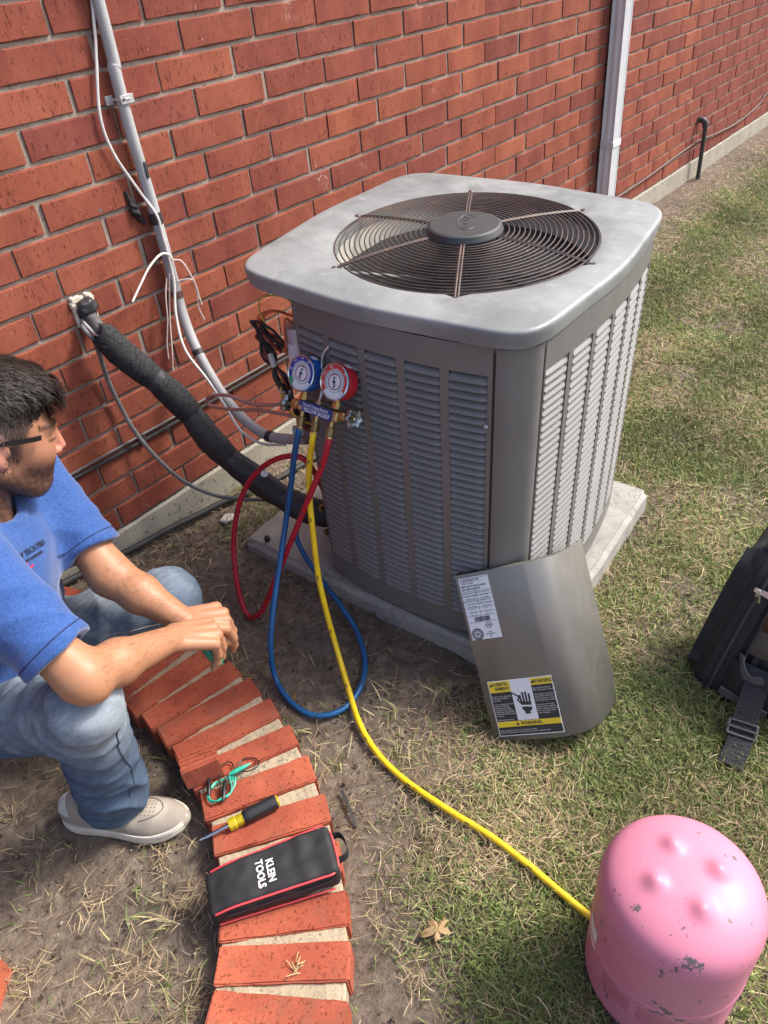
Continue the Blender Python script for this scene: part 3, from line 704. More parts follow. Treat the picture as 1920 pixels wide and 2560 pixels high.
# guard
m, nt, b = base_mat('guard_rust', (.07, .05, .045), .55, .2)
nt.links.new(ramp(nt, noise_tex(nt, 26, 5, .65), [(.35, (.050, .046, .045)), (.55, (.072, .048, .040)), (.72, (.14, .085, .062))]), b.inputs['Base Color']); M_GUARD = m
def gz(r_): return .903 + CZ - .016 * ((r_ - .06) / .24) ** 2
NR = 18
for i in range(NR):
    rr = .098 + (FR - .003 - .098) * i / (NR - 1); mb = MB(); mb.torus(rr, .0018, 72, 5, Matrix.Translation((FX, FY, gz(rr)))); mb.build('guard_ring', M_GUARD, ac, True, 180)
for sp in range(6):
    a = R(27 + 60 * sp); d = Vector((math.cos(a), math.sin(a), 0)); s_ = Vector((-math.sin(a), math.cos(a), 0)); mb = MB()
    for off in (-.0032, .0032):
        mb.tube([d * r_ + s_ * off + Vector((0, 0, gz(r_) + .0002)) for r_ in (.06, .12, .18, .24, .292)] + [d * .303 + s_ * off + Vector((0, 0, .8835 + CZ)), d * .312 + s_ * off + Vector((0, 0, .8845 + CZ))], .0027, 6)
    mb.lathe([(.0075, .881 + CZ), (.0075, .886 + CZ), (.004, .889 + CZ)], 8, Matrix.Translation(d * .311)); mb.build('guard_spoke', M_GUARD, ac).matrix_local = Matrix.Translation((FX, FY, 0))
# hub cover with embossed emblem
M_HUBC = mat('hub_cover', (.045, .047, .048), .5, 0, .12, 20)
mb = MB(); mb.lathe([(.078, .894), (.085, .897), (.086, .905), (.081, .916), (.076, .9185), (.04, .9195), (.001, .9197)], 56, None, True, True); hc = mb.build('hub_cover', M_HUBC, ac, True, 25); hc.matrix_local = Matrix.Translation((FX, FY, CZ))
ea = R(-62); em = Matrix.Translation((.004, -.004, .9190)) @ Matrix.Rotation(ea + R(90), 4, 'Z')
t = text('emblem_text', 'LENNOX', .0210, em @ Matrix.Translation((-.002, 0, .0004)) @ Matrix.Rotation(R(0), 4, 'Z'), mat('emblem', (.075, .078, .079), .35), hc, .0012, 'CENTER', 1.0, .0002)
pts = []
for i in range(25):
    a = PI * (i / 24) * 1.5 - PI * .25; pts.append(em @ Vector((.0 + .044 * math.cos(a), .021 * math.sin(a), .0006)))
mb = MB(); mb.tube(pts, .0011, 6); mb.build('emblem_oval', MATS['emblem'], hc)
# open electrical compartment at the wall-side corner
comp = empty('electrical_compartment', None, ac); comp.matrix_local = Matrix.Translation((-.22, .25, .4))
cm_ = Matrix.Translation((.22, -.25, -.4))
mb = MB(); mb.box((-.235, .185, .43), (.006, .12, .76)); mb.box((-.165, .262, .43), (.16, .006, .76)); mb.v = [tuple(cm_ @ Vector(p)) for p in mb.v]; mb.build('back_plate', mat('comp_grey', (.16, .16, .16), .5), comp, False)
mb = MB(); mb.lathe([(.0, .606), (.030, .606), (.030, .720), (.028, .728), (.0, .730)], 24, cm_ @ Matrix.Translation((-.262, .297, 0)), False, False); cp = mb.build('capacitor', mat('capacitor_metal', (.50, .50, .51), .38, .6), comp)
mb = MB(); mb.prism([(.0303 * math.cos(a), .0303 * math.sin(a)) for a in np.linspace(R(150), R(290), 12)] + [(.0300 * math.cos(a), .0300 * math.sin(a)) for a in np.linspace(R(290), R(150), 12)], .640, .690, cm_ @ Matrix.Translation((-.262, .297, 0))); mb.build('sticker', mat('sticker_white', (.7, .7, .72), .5), cp)
mb = MB()
rr_ = random.Random(3)
def wire(pts, r, m):
    mb = MB(); mb.tube([cm_ @ p for p in spline(pts, 8)], r, 6); return mb.build('wire', m, comp)
M_WB = mat('wire_black', (.018, .018, .018), .45); M_WO = mat('wire_orange', (.60, .13, .05), .45); M_WY = mat('wire_yellow', (.62, .40, .06), .45); M_WR = mat('wire_maroon', (.20, .03, .03), .45)
for k in range(13):
    a = rr_.uniform(-.014, .014); b_ = rr_.uniform(-.014, .014)
    wire([(-.285 + a, .330 + b_, .66 + rr_.uniform(-.01, .02)), (-.297 + a, .362 + b_, .70 + rr_.uniform(-.02, .02)), (-.287 + b_, .397 + a, .70 + rr_.uniform(-.03, .03)), (-.292 + a, .375 + b_, .645), (-.302 + b_, .337 + a, .595), (-.297 + a * .5, .300 + b_ * .5, .50 + rr_.uniform(-.03, .03)), (-.272, .25, .44)], .0035, M_WB if k % 5 else M_WR)
for k in range(3): wire([(-.25, .31, .74), (-.272 - k * .004, .352, .755), (-.292, .388, .738 - .01 * k), (-.296, .372, .69), (-.288, .335, .662), (-.262, .30, .655)], .0026, M_WO)
wire([(-.245, .285, .755), (-.262, .325, .79), (-.285, .365, .79), (-.292, .378, .765), (-.288, .37, .72), (-.29, .35, .66)], .0024, M_WY)
wire([(-.272, .298, .735), (-.285, .305, .75), (-.292, .308, .72), (-.296, .309, .685), (-.290, .318, .665)], .0026, M_WO)
for k in range(3): wire([(-.30, .335, .60), (-.312 - .003 * k, .33, .56), (-.315, .315 + .006 * k, .52), (-.30, .29, .485), (-.27, .25, .46)], .0026, M_WY)
mb = MB(); mb.box((0, 0, 0), (.011, .012, .034), .002, cm_ @ frame_zx((-.306, .352, .642), (.3, .5, .9), (1, 0, 0))); mb.build('connector', mat('connector_clear', (.55, .55, .52), .35), comp)
mb = MB(); mb.tube([cm_ @ Vector(p) for p in ((-.272, .338, .565), (-.30, .355, .568), (-.32, .335, .567), (-.305, .312, .565), (-.272, .338, .565))], .0022, 6); mb.build('cable_tie', mat('tie_white', (.5, .5, .5), .5), comp)
mb = MB(); mb.lathe([(.0, 0), (.055, 0), (.055, .003)], 28, cm_ @ frame_zx((-.262, .325, .455), (-.8, .5, .2), (0, 0, 1)), False, True); mb.build('knockout_plate', M_BODY, comp)
mb = MB(); mb.lathe([(.016, 0), (.016, .035)], 14, cm_ @ frame_zx((-.262, .318, .425), (-.5, .85, -.12), (0, 0, 1))); mb.build('conduit_fitting', M_COND, comp)
# copper service line and brass valves at the base
mb = MB()
for z, y in ((.115, .262), (.20, .268)):
    mb.lathe([(.010, 0), (.010, .02), (.013, .02), (.013, .034), (.009, .034), (.009, .055)], 8, cm_ @ frame_zx((-.25, y, z), (-1, .2, 0), (0, 0, 1)))
mb.build('service_valve', mat('brass', (.50, .36, .13), .32, .9), comp)
mb = MB(); mb.box((0, 0, 0), (.05, .06, .16), .004, cm_ @ Matrix.Translation((-.25, .252, .12))); mb.build('valve_bracket', mat('pan_dark', (.06, .06, .06), .6), comp)
cable('copper_wire', [(.613, -.561, .516), (.59, -.505, .524), (.576, -.451, .524), (.561, -.358, .507), (.557, -.285, .497), (.556, -.266, .506), (.556, -.288, .529), (.56, -.355, .548), (.573, -.407, .537), (.587, -.461, .536), (.64, -.54, .54)], .0048, mat('salmon_wire', (.36, .17, .14), .5), 'faded salmon pink wire loop sticking out of the unit across the conduit', 'wire')

# ================================================================== CONCRETE PAD
def pad():
    b = bmesh.new(); bmesh.ops.create_cube(b, size=1.0)
    for v in b.verts: v.co = Vector((.0725 + v.co.x * .84, .10 + v.co.y * .975, -.020 - .05 + v.co.z * .10))
    bmesh.ops.bevel(b, geom=b.edges[:], offset=.016, segments=3, affect='EDGES')
    for _ in range(2): pass
    bmesh.ops.subdivide_edges(b, edges=[e for e in b.edges if e.calc_length() > .2], cuts=40, use_grid_fill=True)
    for v in b.verts:
        n = mnoise.noise_vector(v.co * 14); v.co += n * .0035 + mnoise.noise_vector(v.co * 45) * .0012
        if v.co.z > -.06: v.co.z = min(v.co.z, -.0195)
    me = bpy.data.meshes.new('concrete_pad'); b.to_mesh(me); b.free(); smooth_mesh(me, 50); me.materials.append(M_PAD)
    o = link(bpy.data.objects.new('concrete_pad', me)); o.matrix_world = AC_M; return o
tag(pad(), 'weathered pale concrete slab under the air conditioner', 'concrete pad')
mb = MB(); mb.lathe([(.0, 0), (.009, 0), (.0095, .004), (.009, .013), (.006, .0155), (.0, .016)], 14, frame_zx((.604, -.321, .0145), (-.1, -.15, 1), (1, 0, 0)), False, False); tag(mb.build('valve_cap', mat('cap_black', (.015, .015, .015), .4)), 'tiny black plastic cap lying on the concrete slab', 'cap')

# ================================================================== LEANING ACCESS PANEL
BL, BR, BMid = Vector((.450, -1.230, -.090)), Vector((.728, -1.411, -.092)), Vector((.562, -1.352, -.092))
upv = Vector((.140, .200, .325)); PHt = upv.length; upn = upv.normalized()
side0 = (BMid - BL); side0 = (side0 - upn * side0.dot(upn)).normalized(); nrm0 = upn.cross(side0); nrm0 = nrm0 if nrm0.y < 0 else -nrm0
fa = math.atan2(.078, .155); s_n = side0.cross(upn); PM = frame(BL, side0 * math.cos(fa) + s_n * math.sin(fa), upn, s_n * math.cos(fa) - side0 * math.sin(fa))
ap = empty('access_panel', PM); tag(ap, 'curved grey metal access panel with warning labels leaning on the unit corner', 'panel'); bpy.context.view_layer.update()
FW = .165
def prof_panel():
    raw = [(.165, .0800), (.200, .0730), (.238, .0480), (.270, .010), (.300, -.036), (.335, -.093)]; ca, sa = math.cos(fa), math.sin(fa)
    rot = [Vector((x * ca + y * sa, -x * sa + y * ca, 0)) for x, y in raw]; rot[0] = Vector((FW, 0, 0))
    return [(0, 0), (FW * .5, 0)] + [(q.x, q.y) for q in spline([Vector((FW - .03, 0, 0))] + rot, 5)[5:]]
PPf = prof_panel(); PH2 = PHt
v = []; f = []
for k, yv in enumerate((0, PH2)):
    for (x, z) in PPf: v.append((x, yv, z))
n = len(PPf)
for i in range(n - 1): f.append((i, i + 1, n + i + 1, n + i))
# top flange (folded back) and side lips
b0 = len(v)
for (x, z) in PPf: v.append((x, PH2 + .002, z - .022))
for i in range(n - 1): f.append((n + i, n + i + 1, b0 + i + 1, b0 + i))
b1 = len(v); v += [(-.001, 0, -.014), (-.001, PH2, -.014)]; f.append((0, n, b1 + 1, b1))
xe, ze = PPf[-1]; xp, zp = PPf[-2]; dv = Vector((xe - xp, ze - zp)).normalized(); lip = Vector((dv.y, -dv.x)) * .014
b2 = len(v); v += [(xe + lip.x, 0, ze + lip.y), (xe + lip.x, PH2, ze + lip.y)]; f.append((n - 1, 2 * n - 1, b2 + 1, b2))
M_PANEL = painted('panel_paint', (.190, .186, .172), (.215, .210, .195), .36, 8)
M_PANEL.node_tree.nodes['Principled BSDF'].inputs['Metallic'].default_value = .25
mb = MB(); mb.add(v, f); o = mb.build('sheet', M_PANEL, ap, True, 35); md = o.modifiers.new('t', 'SOLIDIFY'); md.thickness = .0018; md.offset = 0
ZL = .0016
M_LW = mat('label_white', (.66, .69, .72), .45); M_LK = mat('label_black', (.022, .023, .024), .5); M_LY = mat('label_yellow', (.72, .55, .02), .45); M_LG = mat('label_greytext', (.30, .30, .31), .6)
def plate(name, x0, y0, x1, y1, z, m, par):
    mb = MB(); mb.box(((x0 + x1) / 2, (y0 + y1) / 2, z), (x1 - x0, y1 - y0, .0004)); return mb.build(name, m, par, False)
# rating label
lx0, lx1, ly1 = .006, .080, PH2 - .008; ly0 = ly1 - .150
lab = plate('rating_label', lx0, ly0, lx1, ly1, ZL, M_LW, ap); zl = ZL + .0005
text('print', 'LENNOX', .0115, Matrix.Translation((lx0 + .005, ly1 - .008, zl)), M_LK, lab, .0001, 'LEFT')
text('print', 'DALLAS  TEXAS', .0042, Matrix.Translation((lx0 + .006, ly1 - .0145, zl)), M_LK, lab, .0001, 'LEFT')
text('print', 'M/N XP13-042-230-02', .0066, Matrix.Translation((lx0 + .003, ly1 - .0215, zl)), M_LK, lab, .0001, 'LEFT', 1, .0001)
text('print', 'S/N 5807C40077', .0066, Matrix.Translation((lx0 + .003, ly1 - .0285, zl)), M_LK, lab, .0001, 'LEFT', 1, .0001)
mb = MB()
def bar(x0, y0, x1, y1): mb.box(((x0 + x1) / 2, (y0 + y1) / 2, zl), (abs(x1 - x0), abs(y1 - y0), .0003))
for yy in (.003, .0335, .044, .054, .064, .074, .084, .093, .108): bar(lx0 + .002, ly1 - yy - .0003, lx1 - .002, ly1 - yy + .0003)
bar(lx0 + .036, ly1 - .093, lx0 + .0366, ly1 - .0335)
mb.build('rules', M_LK, lab, False)
rows = [('CONTAINS HFC-410A', 'DESIGN PRESSURE'), ('FACTORY CHARGE', 'HI 446 PSIG'), ('11 LBS 10 OZS', 'LO 236 PSIG'), ('ELECTRICAL RATING', 'NOMINAL VOLTS'), ('1 PH  60 HZ', 'MIN 197 MAX 253'), ('COMPRESSOR', 'FAN MOTOR'), ('PH    1', 'PH   1'), ('RLA  17.9', 'FLA  1.1'), ('LRA  107', 'HP  1/6')]
for i, (a, b_) in enumerate(rows):
    yy = ly1 - .0378 - i * .0066
    text('print', a, .0040, Matrix.Translation((lx0 + .019, yy, zl)), M_LK, lab, .0001); text('print', b_, .0040, Matrix.Translation((lx0 + .055, yy, zl)), M_LK, lab, .0001)
mb = MB(); xx = lx0 + .018
while xx < lx0 + .056: wv_ = random.choice((.0006, .001, .0015)); bar(xx, ly1 - .1065, xx + wv_, ly1 - .0955); xx += wv_ + random.choice((.0006, .001))
mb.build('barcode', M_LK, lab, False)
mb = MB(); mb.torus(.0068, .0006, 24, 4, Matrix.Translation((lx0 + .049, ly1 - .118, zl))); mb.torus(.0125, .0016, 32, 4, Matrix.Translation((lx0 + .017, ly1 - .1365, zl))); mb.torus(.0082, .0010, 24, 4, Matrix.Translation((lx0 + .017, ly1 - .1365, zl))); mb.build('mark_ring', M_LK, lab)
text('print', 'UL', .0075, Matrix.Translation((lx0 + .049, ly1 - .118, zl)), M_LK, lab, .0001, 'CENTER', .8, .0002); text('print', 'SA', .0095, Matrix.Translation((lx0 + .017, ly1 - .1365, zl)), M_LK, lab, .0001, 'CENTER', .85, .0003)
text('print', 'C       US', .0050, Matrix.Translation((lx0 + .049, ly1 - .118, zl)), M_LK, lab, .0001); text('print', 'FOR\nOUTDOOR\nUSE', .0046, Matrix.Translation((lx0 + .048, ly1 - .139, zl)), M_LK, lab, .0001)
# warning label
wx0, wx1, wy0, wy1 = .016, .172, .012, .146
wl = plate('warning_label', wx0, wy0, wx1, wy1, ZL, mat('label_rim', (.75, .75, .75), .45), ap); z1, z2 = ZL + .0004, ZL + .0008
WW = wx1 - wx0; r1 = wx0 + WW * .345; r2 = wx0 + WW * .665
plate('black_field', wx0 + .002, wy0 + .002, wx1 - .002, wy1 - .002, z1, M_LK, wl)
plate('yellow_band', wx0 + .002, wy1 - .028, r1, wy1 - .002, z2, M_LY, wl); plate('yellow_band', r2, wy1 - .018, wx1 - .002, wy1 - .002, z2, M_LY, wl); plate('yellow_band', wx0 + .002, wy0 + .022, wx1 - .002, wy0 + .035, z2, M_LY, wl)
plate('white_field', r1, wy0 + .036, r2, wy1 - .002, z2, M_LW, wl); z3 = z2 + .0004
text('print', 'AVERTIS-\n  SEMENT', .0105, Matrix.Translation(((wx0 + r1) / 2 + .004, wy1 - .0145, z3)), M_LK, wl, .0001, 'CENTER', .95, .0003)
text('print', 'WARNING', .0115, Matrix.Translation(((r2 + wx1) / 2 + .004, wy1 - .0100, z3)), M_LK, wl, .0001, 'CENTER', .88, .0003); text('print', 'WARNING', .0110, Matrix.Translation(((wx0 + wx1) / 2 + .006, wy0 + .0285, z3)), M_LK, wl, .0001, 'CENTER', .95, .0003)
mb = MB()
for tx, ty, s_ in ((wx0 + .0075, wy1 - .010, .0045), (r2 + .006, wy1 - .0100, .0048), ((wx0 + wx1) / 2 - .027, wy0 + .0285, .0045)): mb.prism([(tx - s_, ty - s_ * .8), (tx + s_, ty - s_ * .8), (tx, ty + s_)], z3 - .0002, z3)
hx, hy = (r1 + r2) / 2 + .004, wy0 + .072
for dx, ln_, tl in ((-.0098, .020, .10), (-.0035, .026, .04), (.0030, .027, 0), (.0095, .022, -.06)): mb.box((0, ln_ / 2, 0), (.0046, ln_, .0002), 0, Matrix.Translation((hx + dx, hy + .004, z3)) @ Matrix.Rotation(tl, 4, 'Z'))
mb.prism([(hx - .0125, hy + .008), (hx + .0125, hy + .006), (hx + .012, hy - .002), (hx - .0125, hy + .000)], z3 - .0002, z3)
mb.prism([(hx - .012, hy - .004), (hx + .012, hy - .006), (hx + .0115, hy - .012), (hx + .006, hy - .016), (hx + .006, hy - .022), (hx - .007, hy - .022), (hx - .007, hy - .016), (hx - .012, hy - .010)], z3 - .0002, z3)
for a_, b_ in (((hx - .028, hy + .030), (hx - .018, hy + .023)), ((hx - .018, hy + .023), (hx - .013, hy + .019)), ((hx - .013, hy + .019), (hx - .018, hy + .012)), ((hx - .018, hy + .012), (hx - .012, hy + .004))):
    A_ = Vector((*a_, z3)); B_ = Vector((*b_, z3)); mb.box((0, 0, 0), ((B_ - A_).length + .002, .0036, .0002), 0, frame_zx((A_ + B_) / 2, (0, 0, 1), B_ - A_))
mb.build('hand_pictogram', M_LK, wl, False)['kind'] = 'stuff'
fr = ['Risque de choc électrique.', 'Peut causer blessures', 'ou la mort.', '', 'Le haut voltage est toujours', 'présent à toutes les', 'composantes de ligne', 'avec disjoncteur simple.', 'Magnétique à longue pôle,', 'le débranchement complet', 'est requis.', '', 'Débranchez toutes les', 'sources d’alimentation', 'avant de réparer.']
en = ['Electric Shock Hazard.', 'May cause injury or death.', '', 'Line voltage is present at all', 'components when unit is', 'not in operation on units', 'with single-pole contactors.', '', 'Disconnect all remote', 'electric power supplies', 'before opening unit panel.', 'Unit may have multiple', 'power supplies.']
M_LT = mat('label_white_text', (.55, .55, .55), .5)
text('print', '\n'.join(fr), .0047, Matrix.Translation((wx0 + .004, wy1 - .071, z2)), M_LT, wl, .0001, 'LEFT', .95)
text('print', '\n'.join(en), .0049, Matrix.Translation((r2 + .002, wy1 - .055, z2)), M_LT, wl, .0001, 'LEFT', .95)
text('print', 'Risk of explosion or fire. Can cause injury or death.\nRecover refrigerant from discharge and suction before opening system.', .0046, Matrix.Translation((wx0 + .005, wy0 + .011, z2)), M_LT, wl, .0001, 'LEFT', .92)
# ================================================================== GARDEN EDGING
ETH = [-67.5, -61.6, -55.7, -49.8, -44.0, -37.7, -31.0, -24.6, -18.5, -12.8, -7.6, -2.6, 2.6, 8, 13.4, 19, 24.5, 30]
EAN = [-71, -65, -59.1, -52.9, -48.2, -45.0, -42.0, -38.2, -34.3, -30.6, -26.6, -22, -18, -13, -8, -3, 2, 7]
EDG = [(-.749 + .832 * math.cos(R(t)), -.547 + .832 * math.sin(R(t)), a) for t, a in zip(ETH, EAN)]
edg = empty('garden_edging', Vector((.05, -.75, zg(.05, -.75)))); tag(edg, 'curved garden edging of orange bricks laid side by side in mortar', 'edging'); bpy.context.view_layer.update()
def edge_brick(l, w_, h, seed):
    rr = random.Random(seed); b = bmesh.new(); bmesh.ops.create_cube(b, size=1.0)
    for v in b.verts: v.co = Vector((v.co.x * l, v.co.y * w_, v.co.z * h - h / 2))
    bmesh.ops.bevel(b, geom=b.edges[:], offset=.0028, segments=2, affect='EDGES')
    bmesh.ops.subdivide_edges(b, edges=[e for e in b.edges if e.calc_length() > l * .8], cuts=9)
    for v in b.verts: v.co += Vector((rr.uniform(-1, 1), rr.uniform(-1, 1), rr.uniform(-1, 1))) * .0009
    me = bpy.data.meshes.new('brick'); b.to_mesh(me); b.free(); smooth_mesh(me, 30); me.materials.append(M_EDGE); return me
EM = [edge_brick(.250, .068, .12, k) for k in range(6)]
tops = []
EM2 = [edge_brick(.250, .061, .12, k + 40) for k in range(4)]
for i, (x, y, a) in enumerate(EDG):
    o = link(bpy.data.objects.new('brick', EM[i % 6] if ETH[i] < -22 else EM2[i % 4])); z = zg(x, y) + .056 + random.uniform(-.002, .002)
    sk = Matrix.Identity(4); sk[0][1] = -math.tan(R(ETH[i] - a)) * 1.0
    o.matrix_world = Matrix.Translation((x, y, z)) @ Matrix.Rotation(R(a), 4, 'Z') @ sk @ Matrix.Rotation(random.uniform(-.012, .012), 4, 'Y') @ Matrix.Rotation(random.uniform(-.01, .01), 4, 'X')
    bpy.context.view_layer.update(); o.parent = edg; o.matrix_parent_inverse = edg.matrix_world.inverted()
v = []; f = []
for i, (x, y, a) in enumerate(EDG):
    u_ = Vector((math.cos(R(a)), math.sin(R(a)), 0))
    for j in range(13):
        t = -.119 + .238 * j / 12; p = Vector((x, y, 0)) + u_ * t; z = zg(x, y) + .0495
        v.append((p.x, p.y, z)); 
n = 13
for i in range(len(EDG) - 1):
    for j in range(n - 1): f.append((i * n + j, i * n + j + 1, (i + 1) * n + j + 1, (i + 1) * n + j))
k = len(v); v += [(p[0], p[1], p[2] - .12) for p in v]
for i in range(len(EDG) - 1):
    f.append((i * n, (i + 1) * n, k + (i + 1) * n, k + i * n)); f.append((i * n + n - 1, k + i * n + n - 1, k + (i + 1) * n + n - 1, (i + 1) * n + n - 1))
mb = MB(); mb.add(v, f); o = mb.build('mortar', M_EMORTAR, None, False)
b = bmesh.new(); b.from_mesh(o.data); bmesh.ops.subdivide_edges(b, edges=b.edges[:], cuts=5, use_grid_fill=True)
for q in b.verts: q.co.z += .0025 * mnoise.noise(q.co * 40) + .0022 * mnoise.noise(q.co * 110)
b.to_mesh(o.data); b.free(); smooth_mesh(o.data, 180); tochild(o, edg)
# broken half brick with core ribs
m4 = Matrix.Translation((-.040, -.766, zg(-.04, -.766) + .056)) @ Matrix.Rotation(R(-28), 4, 'Z')
hb = empty('broken_brick', m4); tag(hb, 'broken ribbed half brick lying on top of the edging', 'brick')
mb = MB(); prof = [(-.034, 0), (.034, 0), (.034, .030)]
for k in range(4):
    yk = .033 - k * .0165; zz = .034 + k * .0075; prof += [(yk, zz), (yk - .002, zz + .006), (yk - .010, zz + .0075), (yk - .0135, zz + .001)]
prof += [(-.034, .060)]
P3 = []
vs = []; nn = len(prof)
for i in range(9):
    x = -.040 + .080 * i / 8
    for (y, z) in prof:
        q = Vector((x, y, z)); q += mnoise.noise_vector(q * 120 + Vector((3, 1, 7))) * .0018
        if i in (0, 8): q.x += .006 * mnoise.noise(q * 60)
        q.z = max(q.z, .0); vs.append(q)
fs = [(i * nn + j, i * nn + (j + 1) % nn, (i + 1) * nn + (j + 1) % nn, (i + 1) * nn + j) for i in range(8) for j in range(nn)] + [tuple(range(nn)), tuple(8 * nn + j for j in range(nn))][::-1]
mb.add(vs, fs); o = mb.build('block', M_EDGE, hb, True, 25)
for k in range(2):
    mb = MB(); mb.lathe([(.0105, 0), (.0105, .003)], 14, frame_zx((-.0412, -.012 + .024 * k, .022), (-1, 0, 0), (0, 0, 1))); mb.build('core_hole', mat('core_dark', (.05, .018, .012), .95), hb)
o = link(bpy.data.objects.new('brick', edge_brick(.249, .09, .10, 99))); o.matrix_world = Matrix.Translation((-.655, -.800, -.010)) @ Matrix.Rotation(R(38), 4, 'Z'); tag(o, 'orange brick in the bare soil at the very frame edge below the shoe', 'brick')

# ================================================================== MANIFOLD GAUGE SET
GO = Vector((.527, -.716, .623)); gez = Vector((-.89, 0, .45)).normalized(); gex = Vector((0, -1, -.012)); gex = (gex - gez * gex.dot(gez)).normalized(); gey = gez.cross(gex)
GM = frame(GO, gex, gey, gez); gs = empty('manifold_gauge_set', GM); tag(gs, 'brass manifold gauge set with blue and red dials hooked on the unit, three hoses', 'gauge set'); bpy.context.view_layer.update()
M_BRASS = mat('brass_fitting', (.52, .38, .15), .30, .9, .15, 60); M_CHR = mat('chrome', (.62, .64, .64), .18, 1.0); M_STEEL = mat('steel_wire', (.42, .44, .43), .35, .9)
M_GB = mat('gauge_blue', (.010, .085, .36), .4); M_GR = mat('gauge_red', (.42, .012, .022), .4); M_MB = mat('label_navy', (.012, .045, .20), .4)
mb = MB(); mb.box((.005, .004, 0), (.124, .026, .022), .006, None, 3); mb.box((-.066, .002, 0), (.02, .018, .018), .003); mb.box((.074, .010, 0), (.02, .018, .018), .003); mb.build('manifold_body', M_BRASS, gs)
mb = MB(); mb.box((.004, .004, .0122), (.100, .024, .002), .0008); ml = mb.build('name_plate', M_MB, gs)
M_TW = mat('text_white', (.8, .8, .8), .5)
text('print', 'Test and Charging Manifold', .0088, Matrix.Translation((.004, .0095, .0135)), M_TW, ml, .0001, 'CENTER', .78, .00005)
text('print', 'YELLOW JACKET', .0108, Matrix.Translation((.010, -.0022, .0135)), M_TW, ml, .0001, 'CENTER', .95, .0002)
mb = MB(); mb.box((.004, .0042, .0134), (.092, .0006, .0003)); mb.build('rule', M_TW, ml, False)
mb = MB(); mb.box((-.039, -.002, .0134), (.010, .009, .0004)); mb.build('logo', mat('logo_orange', (.5, .18, .04), .5), ml, False)
text('print', 'Y', .0085, Matrix.Translation((-.039, -.002, .0138)), M_TW, ml, .0001)
def gauge(x, y, mcase, mband, name, needle, nums, small):
    g = empty(name, None, gs); g.matrix_local = Matrix.Translation((x, y, .004))
    mb = MB(); mb.lathe([(.034, -.012), (.0385, -.008), (.0395, -.002), (.0395, .022), (.0375, .0245)], 48); mb.build('case', mcase, g)
    mb = MB(); mb.lathe([(.0395, .0225), (.0402, .0245), (.0398, .0275), (.0372, .0285), (.0362, .0265)], 48, None, False, False); mb.build('bezel', M_CHR, g)
    mb = MB(); mb.lathe([(.0, .0250), (.0372, .0250)], 48, None, False, False); mb.build('dial', mat('dial_white', (.68, .70, .73), .5), g)
    mb = MB(); a0, a1 = R(225), R(-30); pv = []; pf = []
    for i in range(41):
        a = a0 + (a1 - a0) * i / 40
        for r_ in (.0272, .0362): pv.append((r_ * math.cos(a), r_ * math.sin(a), .0254))
    pf = [(2 * i, 2 * i + 1, 2 * i + 3, 2 * i + 2) for i in range(40)]; mb.add(pv, pf); mb.build('scale_band', mband, g, False)
    mb = MB(); mb.torus(.0165, .0011, 40, 4, Matrix.Translation((0, 0, .0250))); mb.build('maroon_ring', mat('dial_maroon', (.22, .05, .07), .5), g)
    mb = MB(); mb.torus(.0225, .0006, 40, 4, Matrix.Translation((0, 0, .0251))); mb.build('teal_ring', mat('dial_teal', (.16, .36, .38), .5), g)
    tk = MB(); tw = MB()
    for i in range(51):
        a = R(225) - R(270) * i / 50; d = Vector((math.cos(a), math.sin(a), 0)); L = .004 if i % 5 == 0 else .0022
        tk.box((0, 0, 0), (L, .0005, .0003), 0, frame_zx(d * (.0262 - L / 2) + Vector((0, 0, .0256)), (0, 0, 1), d))
        if i % 5 == 0: tw.box((0, 0, 0), (.002, .0006, .0003), 0, frame_zx(d * .0287 + Vector((0, 0, .0258)), (0, 0, 1), d))
        tk.box((0, 0, 0), (.0016, .0004, .0003), 0, frame_zx(d * .0188 + Vector((0, 0, .0256)), (0, 0, 1), d))
    tk.build('ticks', M_LK, g, False)['kind'] = 'stuff'; tw.build('band_ticks', M_TW, g, False)['kind'] = 'stuff'
    for s_, ang in nums: a = R(ang); text('numeral', s_, .0060, Matrix.Translation((.0325 * math.cos(a), .0325 * math.sin(a), .0257)) @ Matrix.Rotation(a - PI / 2, 4, 'Z'), M_TW, g, .0001)
    text('print', small, .0042, Matrix.Translation((0, .0085, .0256)), M_MB, g, .0001); text('print', 'PSI', .0044, Matrix.Translation((0, -.011, .0256)), M_LK, g, .0001)
    a = R(needle); d = Vector((math.cos(a), math.sin(a), 0)); s_ = Vector((-d.y, d.x, 0)); mb = MB(); z = Vector((0, 0, .0272))
    mb.add([d * .028 + z, s_ * .0011 + z, s_ * -.0011 + z, d * -.011 + s_ * .0018 + z, d * -.011 - s_ * .0018 + z], [(0, 1, 2), (1, 3, 4, 2)]); mb.lathe([(.003, .0262), (.003, .0282), (.001, .0288)], 12); mb.build('needle', M_LK, g)
    mb = MB(); mb.lathe([(.0095, 0), (.0095, .012), (.007, .012), (.007, .022)], 6, frame_zx((0, -.0575, -.002 + .006), (0, 1, 0), (1, 0, 0))); mb.build('stem_fitting', M_BRASS, g, False)
    mb = MB(); mb.box((0, 0, 0), (.018, .014, .0006), 0, Matrix.Rotation(R(70), 4, 'Z') @ Matrix.Translation((.0399, 0, .006)) @ Matrix.Rotation(R(90), 4, 'Y')); mb.build('sticker', mat('sticker_white', (.7, .7, .72), .5), g, False)
    return g
gauge(-.040, .075, M_GB, mat('band_blue', (.035, .035, .30), .45), 'blue_gauge', 76, [('60', 172), ('100', 135), ('140', 98), ('200', 62)], 'TEST')
mb = MB(); pv = []
for i in range(9):
    a = R(232 - 28 * i / 8)
    for r_ in (.0275, .0360): pv.append((r_ * math.cos(a), r_ * math.sin(a), .0257))
